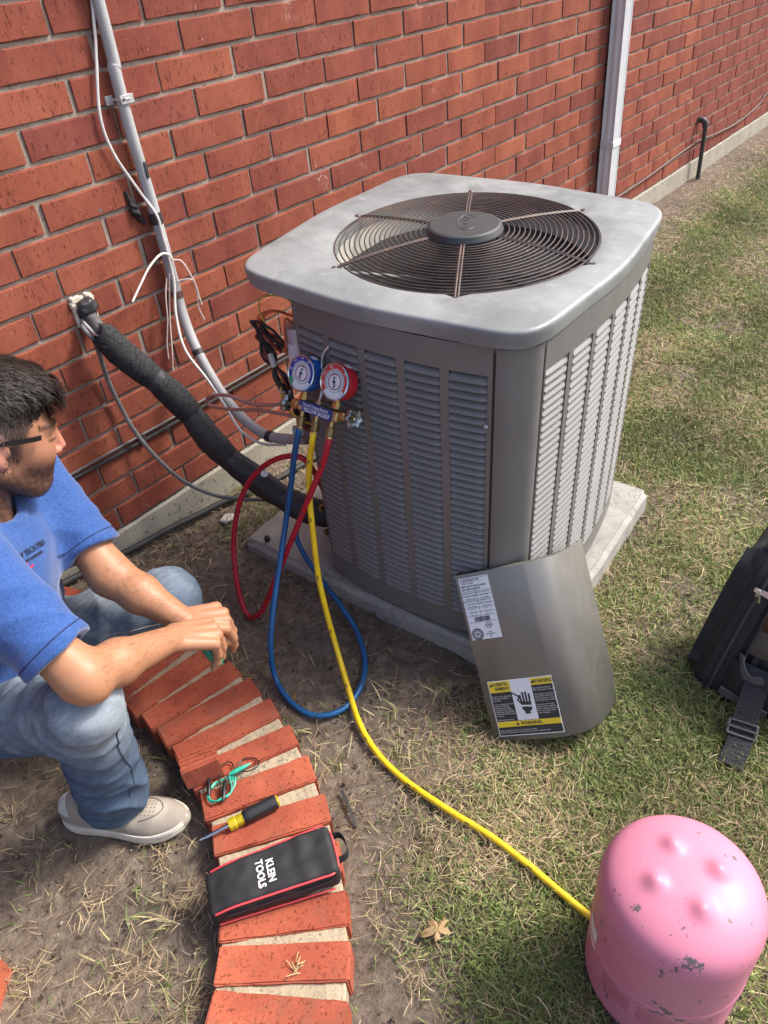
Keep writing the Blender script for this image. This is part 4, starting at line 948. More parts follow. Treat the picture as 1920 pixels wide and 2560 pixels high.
mb.add(pv, [(2 * i, 2 * i + 1, 2 * i + 3, 2 * i + 2) for i in range(8)]); mb.build('green_mark', mat('mark_green', (.02, .30, .14), .5), bpy.data.objects['blue_gauge'], False)
gauge(.057, .080, M_GR, mat('band_red', (.55, .045, .05), .45), 'red_gauge', 108, [('0', 232), ('100', 196), ('200', 158), ('300', 118), ('500', 40), ('800', -38)], 'TEST')
def knob(x, y, sx):
    mb = MB(); n = 72; pr2 = []
    def rad(a): return .0205 * (1 + .12 * math.cos(6 * a))
    vs = []; fs = []; lay = [(.30, -.010), (.42, -.006), (.62, .002), (.88, .004), (1.0, .001), (1.0, -.007), (.85, -.010), (.5, -.011)]
    vs = []
    for k, z in lay:
        for i in range(n):
            a = 2 * PI * i / n; r_ = rad(a) * k if k > .6 else .0205 * k; vs.append((r_ * math.cos(a), r_ * math.sin(a), z))
    for j in range(len(lay) - 1):
        for i in range(n): fs.append((j * n + i, j * n + (i + 1) % n, (j + 1) * n + (i + 1) % n, (j + 1) * n + i))
    fs.append(tuple(range(n)))
    M4 = frame_zx((x, y, 0), (sx, .1, .25), (0, 0, 1)); mb.add(vs, fs, M4); kb = mb.build('valve_knob', mat('knob_metal', (.34, .37, .36), .28, .9), gs, True, 50)
    mb = MB(); mb.lathe([(.008, -.030), (.008, -.018), (.0055, -.018), (.0055, -.004)], 6, M4); mb.build('stem', M_BRASS, kb, False)
    text('print', 'OPEN', .0065, M4 @ Matrix.Translation((0, .0115, .0045)), M_TW, kb, .0001); mb = MB(); mb.lathe([(.0035, .0), (.0035, .004), (.002, .005)], 10, M4); mb.build('screw', M_CHR, kb)
knob(-.097, -.004, -1); knob(.105, .012, 1)
def fitting(x):
    mb = MB(); mb.lathe([(.0055, -.010), (.0055, -.022)], 12, frame_zx((x, 0, 0), (0, 1, 0), (1, 0, 0))); mb.build('port', M_BRASS, gs)
    mb = MB(); pr2 = [(.0075, -.044), (.0092, -.042), (.0092, -.026), (.0075, -.022)]; mb.lathe(pr2[::1], 24, frame_zx((x, 0, 0), (0, 1, 0), (1, 0, 0)));
    o = mb.build('knurled_nut', None, gs)
    if 'knurl' not in MATS:
        m, nt, b = base_mat('knurl', (.48, .35, .14), .35, .9); tc = nd(nt, 'ShaderNodeTexCoord'); mp = nd(nt, 'ShaderNodeMapping'); mp.inputs['Rotation'].default_value = (.78, .3, .78)
        ck = nd(nt, 'ShaderNodeTexChecker'); ck.inputs['Scale'].default_value = 700; nt.links.new(tc.outputs['Object'], mp.inputs[0]); nt.links.new(mp.outputs[0], ck.inputs[0]); bump(nt, b, ck.outputs[1], .8, .001)
        nt.links.new(mixc(nt, ck.outputs[1], (.16, .11, .04), (.55, .41, .18)), b.inputs['Base Color'])
    o.data.materials.append(MATS['knurl'])
    mb = MB(); mb.lathe([(.0062, -.064), (.0078, -.062), (.0078, -.047), (.0068, -.044)], 6, frame_zx((x, 0, 0), (0, 1, 0), (1, 0, 0))); mb.build('hex_ferrule', M_BRASS, gs, False)
for x in (-.041, .003, .048): fitting(x)
mb = MB(); mb.tube(spline([(0, .016, 0), (-.001, .05, -.004), (-.007, .10, .004), (-.003, .126, .012), (.010, .147, .014), (.012, .163, .008), (.002, .174, -.010), (-.012, .172, -.024), (-.03, .172, -.024), (-.039, .170, -.014), (-.034, .162, -.004), (-.029, .152, .004)], 8), .0030, 8); mb.build('hook', mat('hook_steel', (.60, .62, .62), .3, .7), gs)
mb = MB(); mb.lathe([(.006, .016), (.006, .022), (.0035, .022), (.0035, .030)], 6, frame_zx((0, 0, 0), (0, 1, 0), (1, 0, 0))); mb.build('hook_nut', M_CHR, gs, False)
HOSE = {
 'blue_hose': ([(.505, -.674, .580), (.4955, -.673, .561), (.490, -.655, .505), (.477, -.632, .405), (.442, -.624, .305), (.378, -.643, .216), (.312, -.670, .140), (.272, -.683, .058), (.258, -.690, -.030), (.236, -.750, -.047), (.233, -.818, -.055), (.259, -.863, -.059), (.311, -.886, -.061), (.379, -.875, -.058), (.446, -.833, -.052), (.500, -.760, -.030), (.524, -.688, .004), (.553, -.594, .028), (.582, -.509, .055), (.599, -.467, .096), (.624, -.459, .127), (.655, -.475, .143), (.69, -.50, .143)], (.006, .085, .24)),
 'red_hose': ([(.505, -.765, .580), (.4955, -.764, .561), (.490, -.747, .514), (.472, -.713, .435), (.451, -.669, .335), (.413, -.622, .213), (.384, -.568, .085), (.370, -.526, .009), (.366, -.482, -.024), (.374, -.451, .011), (.395, -.427, .088), (.426, -.409, .167), (.458, -.413, .252), (.492, -.431, .323), (.518, -.474, .383), (.544, -.525, .421), (.567, -.571, .43), (.589, -.585, .402), (.641, -.558, .302), (.69, -.52, .207)], (.40, .010, .028)),
 'yellow_hose': ([(.505, -.719, .580), (.4955, -.718, .561), (.490, -.703, .5), (.478, -.698, .427), (.454, -.712, .323), (.430, -.730, .2), (.414, -.755, .095), (.395, -.790, .0), (.343, -.866, -.048), (.292, -.94, -.061), (.258, -1.015, -.069), (.238, -1.108, -.074), (.234, -1.233, -.075), (.238, -1.35, -.077), (.232, -1.442, -.079), (.223, -1.51, -.080), (.216, -1.572, -.081), (.208, -1.66, -.082)], (.78, .53, .012))}
gs_inv = GM.inverted()
for nm, (pts, c) in HOSE.items():
    mb = MB(); sp = spline(pts, 10); mb.tube(sp, .0073, 12); mb.v = [tuple(gs_inv @ Vector(p)) for p in mb.v]
    ho = mb.build(nm, mat(nm, c, .42, 0, .12, 30, 0, 0, 0, .5), gs); rs = resample(sp, .012)
    mb = MB()
    for i in range(6, len(rs) - 8, 13):
        for q in range(3):
            p = rs[i].lerp(rs[i + 1], q * .3); t = (rs[i + 1] - rs[i]).normalized(); vdir = (Vector((-.9, -.5, .75)).normalized()); vd = (vdir - t * vdir.dot(t)).normalized()
            mb.box((0, 0, 0), (.0028, .0036, .0005), 0, gs_inv @ frame_zx(p + vd * .0073, vd, t))
    mb.build('print', mat('hose_print', (.05, .05, .05), .6), ho, False)['kind'] = 'stuff'

# ================================================================== PINK CYLINDER
TX, TY, TR = .206, -1.724, .1275
m, nt, b = base_mat('tank_pink', (.62, .16, .27), .46, 0, .30); b.inputs['Coat Weight'].default_value = .08; b.inputs['Coat Roughness'].default_value = .3
scr = noise_tex(nt, 17, 5, .72); scr2 = noise_tex(nt, 130, 4, .7); ln_ = noise_tex(nt, 34, 3, .6, 'Object', (1, .05, .4)); ln2 = noise_tex(nt, 30, 3, .6, 'Object', (.06, 1, .4))
c0 = ramp(nt, noise_tex(nt, 3, 3), [(.3, (.53, .185, .265)), (.7, (.59, .215, .30))])
sm = ramp(nt, scr, [(.618, (0, 0, 0)), (.628, (1, 1, 1))]); m2 = nd(nt, 'ShaderNodeMath', operation='MULTIPLY'); nt.links.new(sm, m2.inputs[0]); nt.links.new(ramp(nt, scr2, [(.40, (0, 0, 0)), (.46, (1, 1, 1))]), m2.inputs[1])
c0 = mixc(nt, m2.outputs[0], c0, (.12, .10, .11)); c0 = mixc(nt, ramp(nt, ln_, [(.700, (0, 0, 0)), (.706, (.8, .8, .8))]), c0, (.20, .06, .10)); c0 = mixc(nt, ramp(nt, ln2, [(.705, (0, 0, 0)), (.711, (.7, .7, .7))]), c0, (.22, .07, .11))
nt.links.new(c0, b.inputs['Base Color']); bump(nt, b, m2.outputs[0], .15, .0005); bump(nt, b, noise_tex(nt, 8, 2), .12, .008); M_TANK = m
tk = empty('refrigerant_cylinder', Vector((TX, TY, zg(TX, TY)))); tag(tk, 'upside down scratched pink refrigerant cylinder on the grass', 'gas cylinder')
prof = [(.119, .020), (TR, .026), (TR, .029), (TR, .149), (TR, .1515), (TR + .0014, .154), (TR + .0014, .160), (TR, .1625), (TR, .165), (TR, .268), (TR, .275)]
zs = .300; 
for i in range(1, 15):
    t = PI / 2 * i / 14; r_ = TR * (1 - .24 * (1 - math.cos(t))) if t < PI / 2 else 0
dome_ = [(TR, .275), (TR, .290), (TR * .990, .304), (TR * .965, .317), (TR * .920, .328), (TR * .85, .337), (TR * .75, .3445), (TR * .62, .351), (TR * .48, .3555), (TR * .32, .359), (TR * .18, .3605), (TR * .06, .361), (.0005, .361)]
prof += [(max(.0004, q.x), q.z) for q in spline([Vector((r_, 0, z_)) for r_, z_ in dome_], 5)][1:]
n = 96; vs = []; fs = []
# refine radial profile
fine = []
for (r0, z0), (r1, z1) in zip(prof, prof[1:]):
    k = 1
    for q in range(k): fine.append((r0 + (r1 - r0) * q / k, z0 + (z1 - z0) * q / k))
fine.append(prof[-1])
bumps = [(.052 * math.cos(R(a)), .052 * math.sin(R(a))) for a in (46, 136, 226, 316)]
for r_, z_ in fine:
    for i in range(n):
        a = 2 * PI * i / n; x, y = r_ * math.cos(a), r_ * math.sin(a); dz = 0
        if z_ > .32:
            for bx_, by_ in bumps:
                d2 = (x - bx_) ** 2 + (y - by_) ** 2; dz += .0100 * math.exp(-d2 / (2 * .0105 ** 2)) 
        vs.append((x, y, z_ + dz))
for j in range(len(fine) - 1):
    for i in range(n): fs.append((j * n + i, j * n + (i + 1) % n, (j + 1) * n + (i + 1) % n, (j + 1) * n + i))
mb = MB(); mb.add(vs, fs); mb.build('shell', M_TANK, tk, True, 60)
mb = MB()
for k in range(3): mb.box((.085 * math.cos(k * 2.1), .085 * math.sin(k * 2.1), .012), (.05, .006, .03), .002, None)
mb.build('handle_collar', M_TANK, tk)
mb = MB()
def curved_label(a0, a1, z0, z1, m, name, par):
    mb = MB(); v = []; 
    for i in range(17):
        a = a0 + (a1 - a0) * i / 16
        for z in (z0, z1): v.append(((TR + .0006) * math.cos(a), (TR + .0006) * math.sin(a), z))
    mb.add(v, [(2 * i, 2 * i + 2, 2 * i + 3, 2 * i + 1) for i in range(16)]); return mb.build(name, m, par, True, 180)
m, nt, b = base_mat('fine_print', (.36, .095, .15), .4)
# fine print as small dark bars following the shell
mb = MB()
for blk, (a0, z0, rows_, wid) in enumerate(((R(150), .138, 11, .44), (R(182), .135, 10, .46), (R(216), .135, 8, .42))):
    for rr_i in range(rows_):
        a = a0; zz = z0 - rr_i * .0052
        while a < a0 + wid * (1 if rr_i < rows_ - 1 else .6):
            L = random.uniform(.02, .05); v = [((TR + .0007) * math.cos(a + L * q), (TR + .0007) * math.sin(a + L * q), z) for z in (zz, zz + .0011) for q in (0, .5, 1)]
            mb.add(v, [(0, 1, 4, 3), (1, 2, 5, 4)]); a += L + .012
mb.build('fine_print', m, tk, False)['kind'] = 'stuff'
curved_label(R(118), R(136), .140, .20, mat('sticker_white', (.7, .7, .72), .5), 'white_sticker', tk)

# ================================================================== SCREWDRIVER, POUCH, LEADS on the edging
ez_ = lambda x, y: zg(x, y) + .058
tip = Vector((-.154, -.886, ez_(-.154, -.886) + .003)); end = Vector((.011, -.962, ez_(.011, -.962) + .0165)); ax_ = (end - tip)
SDM = frame_zx(tip, ax_, (0, 0, 1)); sd = empty('screwdriver', SDM); tag(sd, 'multi-bit screwdriver with black grip and yellow collar on the edging bricks', 'screwdriver'); LS = ax_.length
def lz(nm, prof, m, par, n=20, ang=35):
    mb = MB(); mb.lathe(prof, n); return mb.build(nm, m, par, True, ang)
lz('bit', [(.0012, 0), (.0026, .004), (.0030, .012), (.0033, .018)], M_CHR, sd, 6); lz('shaft', [(.0045, .016), (.0050, .018), (.0050, .068), (.0046, .068)], M_CHR, sd)
m, nt, b = base_mat('amber_plastic', (.62, .50, .02), .15); b.inputs['Transmission Weight'].default_value = .35; M_AMB = m
def lobed(prof, k, amp, n=48):
    mb = MB(); vs = []; fs = []
    for r_, z in prof:
        for i in range(n): a = 2 * PI * i / n; q = r_ * (1 + amp * math.cos(k * a)); vs.append((q * math.cos(a), q * math.sin(a), z))
    for j in range(len(prof) - 1):
        for i in range(n): fs.append((j * n + i, j * n + (i + 1) % n, (j + 1) * n + (i + 1) % n, (j + 1) * n + i))
    fs += [tuple(range(n))[::-1], tuple((len(prof) - 1) * n + i for i in range(n))]; mb.add(vs, fs); return mb
lobed([(.009, .064), (.0125, .066), (.013, .080), (.0105, .083), (.0120, .086), (.0120, .0885), (.0105, .0895), (.0120, .0905), (.0120, .093), (.0105, .094), (.0118, .095), (.0118, .100)], 6, .05).build('collar', M_AMB, sd, True, 40)
lobed([(.0125, .098), (.0155, .102), (.0160, .112), (.0152, .135), (.0158, .160), (.0152, .172), (.012, .1745)], 6, .035).build('grip', mat('grip_black', (.016, .017, .019), .45), sd, True, 40)
lz('end_cap', [(.0125, .173), (.012, .177), (.006, .179)], M_AMB, sd)
# pouch: soft box with piping
pz = zg(-.1, -1.07) + .058
PO = Vector((-.117, -1.070, pz)); pxd = Vector((.205, -.140, 0)).normalized(); PMx = frame(PO, pxd, Vector((-pxd.y, pxd.x, 0)), Vector((0, 0, 1)))
po = empty('tool_pouch', PMx); tag(po, 'black zippered tool pouch with red piping and white lettering on the edging', 'pouch')
PLh, PWh, PHh = .128, .047, .046
def top_z(x): return PHh + .010 * np.clip((x + PLh) / (2 * PLh), 0, 1) - .010 * np.exp(-((x + PLh) / .03) ** 2)
def pouch_sdf(p):
    q = p.copy(); wsc = 1.0 + .10 * np.clip(p[:, 0] / PLh, -1, 1); q[:, 1] = p[:, 1] / wsc
    hz = top_z(p[:, 0]) / 2 + .004; q[:, 2] = (p[:, 2] - hz) * (PHh / 2) / hz
    d = rbox(q, (0, 0, 0), (PLh, PWh, PHh / 2), .012)
    d += .0022 * fbm(p, 38, 1.0) + .0012 * fbm(p, 95, 4.0) + .0014 * np.sin(p[:, 0] * 90 + p[:, 2] * 70) * np.exp(-((p[:, 0] - .05) / .06) ** 2)
    return np.maximum(d, -(p[:, 2] - .0005))
v, f = sdf_mesh(pouch_sdf, (-.16, -.08, -.006), (.16, .08, .09), .003)
M_NYL = mat('nylon_black', (.017, .017, .019), .72, 0, .25, 25, 900, .3, .0006); raw_mesh('body', v, f, M_NYL, po)
def ptop(x, y): return float(top_z(np.array([x]))[0]) + .0065 - .0040 * (abs(y) / PWh) ** 4
def rim(s, inset=0.0):
    pts = []
    for x in np.linspace(-PLh + .012, PLh - .016, 16): pts.append((x, s * (PWh * (1 + .10 * x / PLh) + .0005 - .004 * inset), float(top_z(np.array([x]))[0]) + .0015))
    return pts
nearS = rim(-1); farS = rim(1)
endc = [(PLh - .004, -PWh * .92, .0525), (PLh + .0015, -PWh * .6, .0535), (PLh + .002, 0, .054), (PLh + .0015, PWh * .6, .0535), (PLh - .004, PWh * .92, .0525)]
mb = MB(); mb.tube(spline(nearS + endc + farS[::-1], 4), .0022, 8); mb.build('piping', mat('piping_red', (.62, .06, .07), .55), po)
mb = MB(); mb.tube(spline([(x, y - .001, max(.002, z * .05)) for x, y, z in nearS], 4), .0018, 6); mb.build('lower_piping', MATS['piping_red'], po)
zp = [(x, -PWh * (1 + .10 * x / PLh) - .0012, .030 + .006 * x / PLh) for x in np.linspace(-PLh + .03, PLh - .02, 12)]
mb = MB(); mb.ribbon(spline(zp, 3), (0, -.2, 1), .011, .0012); zt = mb.build('zipper_tape', mat('zip_black', (.010, .010, .011), .5), po); mb = MB(); mb.tube(spline([(x, y - .001, z) for x, y, z in zp], 3), .0012, 6); mb.build('zipper_coil', mat('zip_coil', (.03, .03, .032), .35), zt)
mb = MB(); mb.ribbon(spline([(PLh - .002, .030, .046), (PLh + .018, .028, .044), (PLh + .026, .010, .040), (PLh + .022, -.012, .036), (PLh - .002, -.018, .034)], 6), (0, .1, 1), .020, .0016); mb.build('hand_loop', M_NYL, po)
tmx = Matrix.Translation((-.012, -.004, ptop(-.01, 0) - .0005)) @ Matrix.Rotation(R(-90), 4, 'Z')
M_PTXT = mat('pouch_text', (.78, .78, .78), .6)
def drape(o_):
    M_ = o_.matrix_local.copy(); Mi = M_.inverted()
    for vv in o_.data.vertices:
        w_ = M_ @ vv.co; top_ = .080
        while top_ > .02 and pouch_sdf(np.array([[w_.x, w_.y, top_]]))[0] > .0004: top_ -= .0006
        w_.z = top_ + .0008 + (vv.co.z > 0) * .0006; vv.co = Mi @ w_
lt = text('lettering', 'KLEIN\nTOOLS', .0205, tmx @ Matrix.Translation((0, .002, .0012)), M_PTXT, po, .0009, 'CENTER', .86, .0005, 1.0); text('lettering', '®', .009, tmx @ Matrix.Translation((.036, -.016, .0012)), M_PTXT, po, .0005)
for o_ in list(po.children):
    if o_.name.startswith('lettering'): drape(o_)
# test leads: green lead and clip, black lead
le = empty('test_leads', Vector((-.02, -.834, ez_(-.02, -.834)))); tag(le, 'coiled green and black test leads with alligator clips on the edging', 'test leads')
L_ = le.location
def lead(pts, r, m, name):
    mb = MB(); mb.tube(spline([Vector((x, y, 0)) + Vector((0, 0, z)) for x, y, z in pts], 8), r, 7); return mb.build(name, m, le)
M_LGN = mat('lead_green', (.02, .36, .24), .4); M_LBK = mat('lead_black', (.012, .012, .012), .4)
gl = []
for i in range(34):
    a = i * .56; k = i / 33; gl.append((-.026 + .034 * math.cos(a) * (1 - .25 * k) + .014 * math.sin(a) - .004 * k, -.004 + .020 * math.sin(a) * (1 + .1 * math.sin(3 * i)) - .018 * math.cos(a) * .55, .004 + .0035 * k + .002 * math.sin(i * 1.7)))
gl += [(.005, .004, .012), (.022, -.002, .012)]
lead(gl, .0019, M_LGN, 'green_lead')
lead([(-.040, -.020, .004), (-.030, -.008, .010), (-.010, .022, .012), (.012, .038, .010), (.030, .028, .008), (.022, .004, .009), (.036, -.022, .010), (.062, -.028, .006), (.070, -.008, .006), (.050, .012, .006), (.02, .002, .008), (-.01, -.022, .006), (-.035, -.028, .004)], .0015, M_LBK, 'black_lead')
def clip(a, b_, m, nm):
    a = Vector(a); b_ = Vector(b_); d = b_ - a; mb = MB(); mb.lathe([(.0025, 0), (.0045, .006), (.0058, .016), (.0050, .034), (.0030, .048), (.0018, .050)], 12, frame_zx(a, d, (0, 0, 1)))
    o = mb.build(nm, m, le); mb = MB(); mb.lathe([(.0020, .046), (.0012, .054)], 8, frame_zx(a, d, (0, 0, 1))); mb.build('jaw', M_CHR, o)
clip((.004, .004, .014), (.050, -.013, .012), M_LGN, 'green_clip'); clip((-.055, .006, .008), (-.030, .034, .010), M_LBK, 'black_clip'); clip((-.046, -.030, .006), (-.010, .004, .010), M_LBK, 'black_clip')

# ================================================================== TOOL BAG
tb = empty('tool_bag', Vector((.96, -1.66, -.10))); tag(tb, 'dark grey and black zippered tool bag with webbing strap standing in the grass', 'tool bag'); bpy.context.view_layer.update()
BF = Vector((-1.0, .05, 0)).normalized()           # visible end faces this way
BSd = Vector((-BF.y, BF.x, 0)) * 1.0               # along the bag towards the frame edge
Mb = np.array([[BF.x, BSd.x, 0], [BF.y, BSd.y, 0], [0, 0, 1.0]])
BC = np.array([.975, -1.672, .072])
def bag_core(p, grow=0.0):
    q = (p - BC) @ Mb; z = q[:, 2]; q2 = q.copy(); tw = np.clip((z + .17) / .36, 0, 1); q2[:, 0] = q[:, 0] + .120 * tw; q2[:, 1] = q[:, 1] - .030 * tw
    return rbox(q2, (0, 0, 0), (.100 + grow, .150 + grow, .188 + grow), .045)
v, f = sdf_mesh(lambda p: bag_core(p) + .003 * fbm(p, 24) + .0015 * fbm(p, 60, 3), (.75, -2.05, -.14), (1.40, -1.42, .32), .008)
M_BAGG = mat('canvas_grey', (.105, .102, .088), .85, 0, .2, 18, 700, .4, .0008); M_BAGK = mat('nylon_bag_black', (.014, .015, .017), .7, 0, .3, 25, 600, .4, .0008)
tochild(raw_mesh('body', v, f, M_BAGK), tb)
def surf(s_, z, off=0.0, side=0.0):
    # point on the visible end: s_ across (-1..1), z height above BC
    y_ = s_ * .15; tw = min(1, max(0, (z + .17) / .36)); best = None
    lo, hi = 0.0, .4
    for _ in range(22):
        mid = (lo + hi) / 2; P_ = BC + Mb @ np.array([mid - .120 * tw, y_ + .030 * tw, z]); 
        if bag_core(P_[None])[0] < 0: lo = mid
        else: hi = mid
    P_ = BC + Mb @ np.array([lo - .120 * tw + off, y_ + .030 * tw, z]); return Vector(P_)
def zip_path(s_, z0=-.165, z1=.178): return [surf(s_ + .10 * (k / 11) ** 2, z0 + (z1 - z0) * k / 11, .004) for k in range(12)]
pk = zip_path(-.62)
def on(o): return tochild(o, tb)
mb = MB(); mb.ribbon(spline(pk, 4), tuple(BSd), .050, .004); on(mb.build('zipper_tape', M_BAGK, None, True, 60))
mb = MB(); mb.tube(spline([p + BF * .004 for p in pk], 4), .0048, 8); on(mb.build('zipper_coil', mat('zip_grey', (.055, .056, .058), .4, .3, .5, 400, 500, .8, .002)))
mb = MB(); mb.ribbon(spline([p + BF * .001 for p in zip_path(-.98)], 4), tuple(BSd), .040, .006); on(mb.build('edge_binding', M_BAGK, None, True, 60))
mb = MB(); mb.ribbon(spline([p + BF * .002 for p in zip_path(-.20)], 4), tuple(BSd), .012, .004); on(mb.build('edge_binding', M_BAGK, None, True, 60))
mb = MB(); mb.tube(spline([p + BF * .004 for p in zip_path(-.35)], 4), .0035, 8); on(mb.build('zipper_coil', MATS['zip_grey']))
pv = [surf(s_, z, .004) for z in (-.03, .02, .07, .12, .155) for s_ in (-.34, -.1, .2, .5, .8)]
mb = MB(); mb.add(pv, [(r_ * 5 + i, r_ * 5 + i + 1, r_ * 5 + 6 + i, r_ * 5 + 5 + i) for r_ in range(4) for i in range(4)]); o = mb.build('face_panel', M_BAGG, None, True, 60); md = o.modifiers.new('t', 'SOLIDIFY'); md.thickness = .006; on(o)
# lower pocket with grey trim
pv = [surf(s_, z, .010) for z in (-.17, -.13, -.09, -.05) for s_ in (-.45, -.15, .15, .45, .75)]
mb = MB(); mb.add(pv, [(r_ * 5 + i, r_ * 5 + i + 1, r_ * 5 + 6 + i, r_ * 5 + 5 + i) for r_ in range(3) for i in range(4)]); o = mb.build('pocket', M_BAGK, None, True, 60); md = o.modifiers.new('t', 'SOLIDIFY'); md.thickness = .008; on(o)
for pa in ([(-.46, -.135), (-.25, -.14), (.0, -.145), (.3, -.145)], [(-.38, -.03), (-.30, -.06), (-.15, -.08), (.05, -.07)]):
    mb = MB(); mb.ribbon(spline([surf(a_, b_, .020) for a_, b_ in pa], 5), (0, 0, 1), .024, .004); on(mb.build('pocket_trim', mat('trim_grey', (.10, .10, .105), .7), None, True, 60))
# zipper pulls
def pull(o_, z, x):
    M4 = frame_zx(o_, z, x); mb = MB(); n = 28; vs = []
    out = [(.0065 if t < .5 else .0085) for t in (0,)]
    ring_o = [(.048 * (i / 13 - .0), .0055 + .0035 * (i / 13)) for i in range(14)]
    poly = [(x_, y_) for x_, y_ in ring_o] + [(.048 + .009 * math.sin(PI * k / 8), .009 * math.cos(PI * k / 8)) for k in range(1, 8)] + [(x_, -y_) for x_, y_ in ring_o[::-1]]
    mb.prism(poly, -.0012, .0012, M4); pu = mb.build('zipper_pull', mat('pull_silver', (.58, .58, .57), .32, .8), None, True, 40); on(pu)
    mb = MB(); mb.prism([(.046 + .0055 * math.cos(2 * PI * k / 16), .0048 * math.sin(2 * PI * k / 16)) for k in range(16)], .0011, .0016, M4); pe = mb.build('pull_eye', M_LK, None, False); on(pe); pe.parent = pu; pe.matrix_parent_inverse = pu.matrix_basis.inverted() if False else Matrix.Identity(4)
    mb = MB(); mb.box((-.004, 0, .001), (.014, .011, .006), .0015, M4); q = mb.build('slider', MATS['pull_silver']); on(q)
zk = surf(-.56, .112, .012); pull(zk, BF, Vector((0, 0, -1)) + BSd * .10); pull(zk + Vector((0, 0, .012)), BF + Vector((0, 0, .3)), BSd + Vector((0, 0, -.10)))
# leather tab, rivets, ring, snap hook
lt0 = surf(-.16, .060, .016); mb = MB(); M4 = frame_zx(lt0, BF, BSd)
mb.prism([(-.022, -.040), (.030, -.040), (.030, .020), (.022, .032), (.008, .036), (-.010, .032), (-.020, .020)], -.003, .003, M4); on(mb.build('leather_tab', mat('leather', (.075, .022, .018), .45, 0, .25, 40), None, False))
for dx, dz, mm in ((.006, .016, M_CHR), (.004, -.026, mat('copper_rivet', (.40, .20, .12), .35, .9))):
    mb = MB(); mb.lathe([(.0075, .003), (.0065, .0055), (.002, .0068)], 14, M4 @ Matrix.Translation((dx, dz, 0))); on(mb.build('rivet', mm))
mb = MB(); mb.tube([M4 @ Vector((-.026 * math.cos(t) * (1 if math.cos(t) > 0 else .6) + .004, -.045 - .035 * abs(math.sin(t)) * (1 if 0 < t < PI else 0), .006)) for t in np.linspace(0, PI, 14)], .0026, 8); on(mb.build('d_ring', mat('black_metal', (.03, .03, .032), .35, .7)))
mb = MB(); mb.tube([M4 @ Vector((.010 + .012 * math.sin(t), -.085 + .022 * math.cos(t), .008)) for t in np.linspace(0, 2 * PI, 16)], .0035, 8); on(mb.build('snap_hook', MATS['black_metal']))
# webbing strap and buckle
s0 = M4 @ Vector((.008, -.108, .012)); st_pts = [s0, s0 + Vector((-.030, .0, -.055)), Vector((.800, -1.690, -.045)), Vector((.735, -1.685, -.083)), Vector((.690, -1.672, -.090))]
st_pts = [s0, s0 + BF * .020 + Vector((0, 0, -.03)), Vector((.800, -1.680, -.062)), Vector((.755, -1.688, -.080)), Vector((.695, -1.690, -.086))]
m, nt, b = base_mat('webbing', (.022, .023, .026), .6); tc = nd(nt, 'ShaderNodeTexCoord'); wv = nd(nt, 'ShaderNodeTexWave', wave_type='BANDS', bands_direction='X'); wv.inputs['Scale'].default_value = 60; mp = nd(nt, 'ShaderNodeMapping'); nt.links.new(tc.outputs['Object'], mp.inputs[0]); nt.links.new(mp.outputs[0], wv.inputs[0]); bump(nt, b, wv.outputs[1], .6, .002); M_WEB = m
SDv = tuple(Vector((.25, -.96, 0)))
ss = spline(st_pts, 10); mb = MB(); mb.ribbon(ss, SDv, .052, .003); on(mb.build('strap', M_WEB, None, True, 60))
mb = MB()
rs = resample(ss, .0036)
for p, q in zip(rs, rs[1:]):
    t = (q - p).normalized(); sdv = Vector(SDv); sdv = (sdv - t * sdv.dot(t)).normalized(); nn_ = t.cross(sdv); nn_ = nn_ if nn_.z > 0 else -nn_; mb.cyl(p - sdv * .025 + nn_ * .0014, p + sdv * .025 + nn_ * .0014, .0012, None, 5)
o = mb.build('webbing_ribs', M_WEB); o['kind'] = 'stuff'; on(o)
bp = ss[int(len(ss) * .56)]; t = (ss[int(len(ss) * .56) + 1] - bp).normalized(); sdv = Vector(SDv); sdv = (sdv - t * sdv.dot(t)).normalized(); nn_ = t.cross(sdv); nn_ = nn_ if nn_.z > 0 else -nn_
BM4 = frame(bp + nn_ * .005, sdv, nn_.cross(sdv), nn_); mb = MB(); mb.tube([BM4 @ Vector(q) for q in spline([(-.030, -.012, 0), (-.026, -.016, 0), (.026, -.016, 0), (.030, -.012, 0), (.030, .012, 0), (.026, .016, 0), (-.026, .016, 0), (-.030, .012, 0), (-.030, -.012, 0)], 3)], .003, 8); mb.cyl(BM4 @ Vector((-.03, 0, .002)), BM4 @ Vector((.03, 0, .002)), .0032, None, 8); on(mb.build('buckle', mat('buckle_grey', (.06, .062, .065), .45)))
# tools in the bag: handle tip, red snips
hp = surf(-.66, .150, -.06) + Vector((0, 0, .03)); mb = MB(); mb.lathe([(.014, -.05), (.019, -.01), (.0195, .02), (.017, .035), (.010, .044), (.001, .047)], 20, frame_zx(hp, (.05, -.05, 1), (1, 0, 0))); th = mb.build('nut_driver', mat('handle_teal', (.012, .035, .05), .4)); tag(th, 'dark blue nut driver with grey tip sticking up from the tool bag', 'nut driver')
mb = MB(); mb.lathe([(.0195, .016), (.0180, .034), (.0108, .0445), (.001, .048)], 20, frame_zx(hp, (.05, -.05, 1), (1, 0, 0)) @ Matrix.Rotation(.3, 4, 'Y')); mb.build('tip', mat('handle_tip', (.30, .30, .28), .5)); bpy.data.objects['tip'].parent = th
cp_ = surf(-1.02, .010, .012); sn = empty('red_cutters', cp_); tag(sn, 'red handled cutters tucked in the side of the tool bag', 'cutters')
for k in (0, 1):
    mb = MB(); mb.box((0, 0, 0), (.022, .030, .014), .004, frame_zx((0, 0, .016 - .030 * k), BF, BSd + Vector((0, 0, .2)), ), 2); mb.build('handle', mat('cutter_red', (.52, .015, .02), .35), sn)
mb = MB(); mb.cyl(Vector((0, 0, -.005)), Vector((0, 0, .010)), .007, None, 10); mb.build('pivot', M_STEEL, sn)

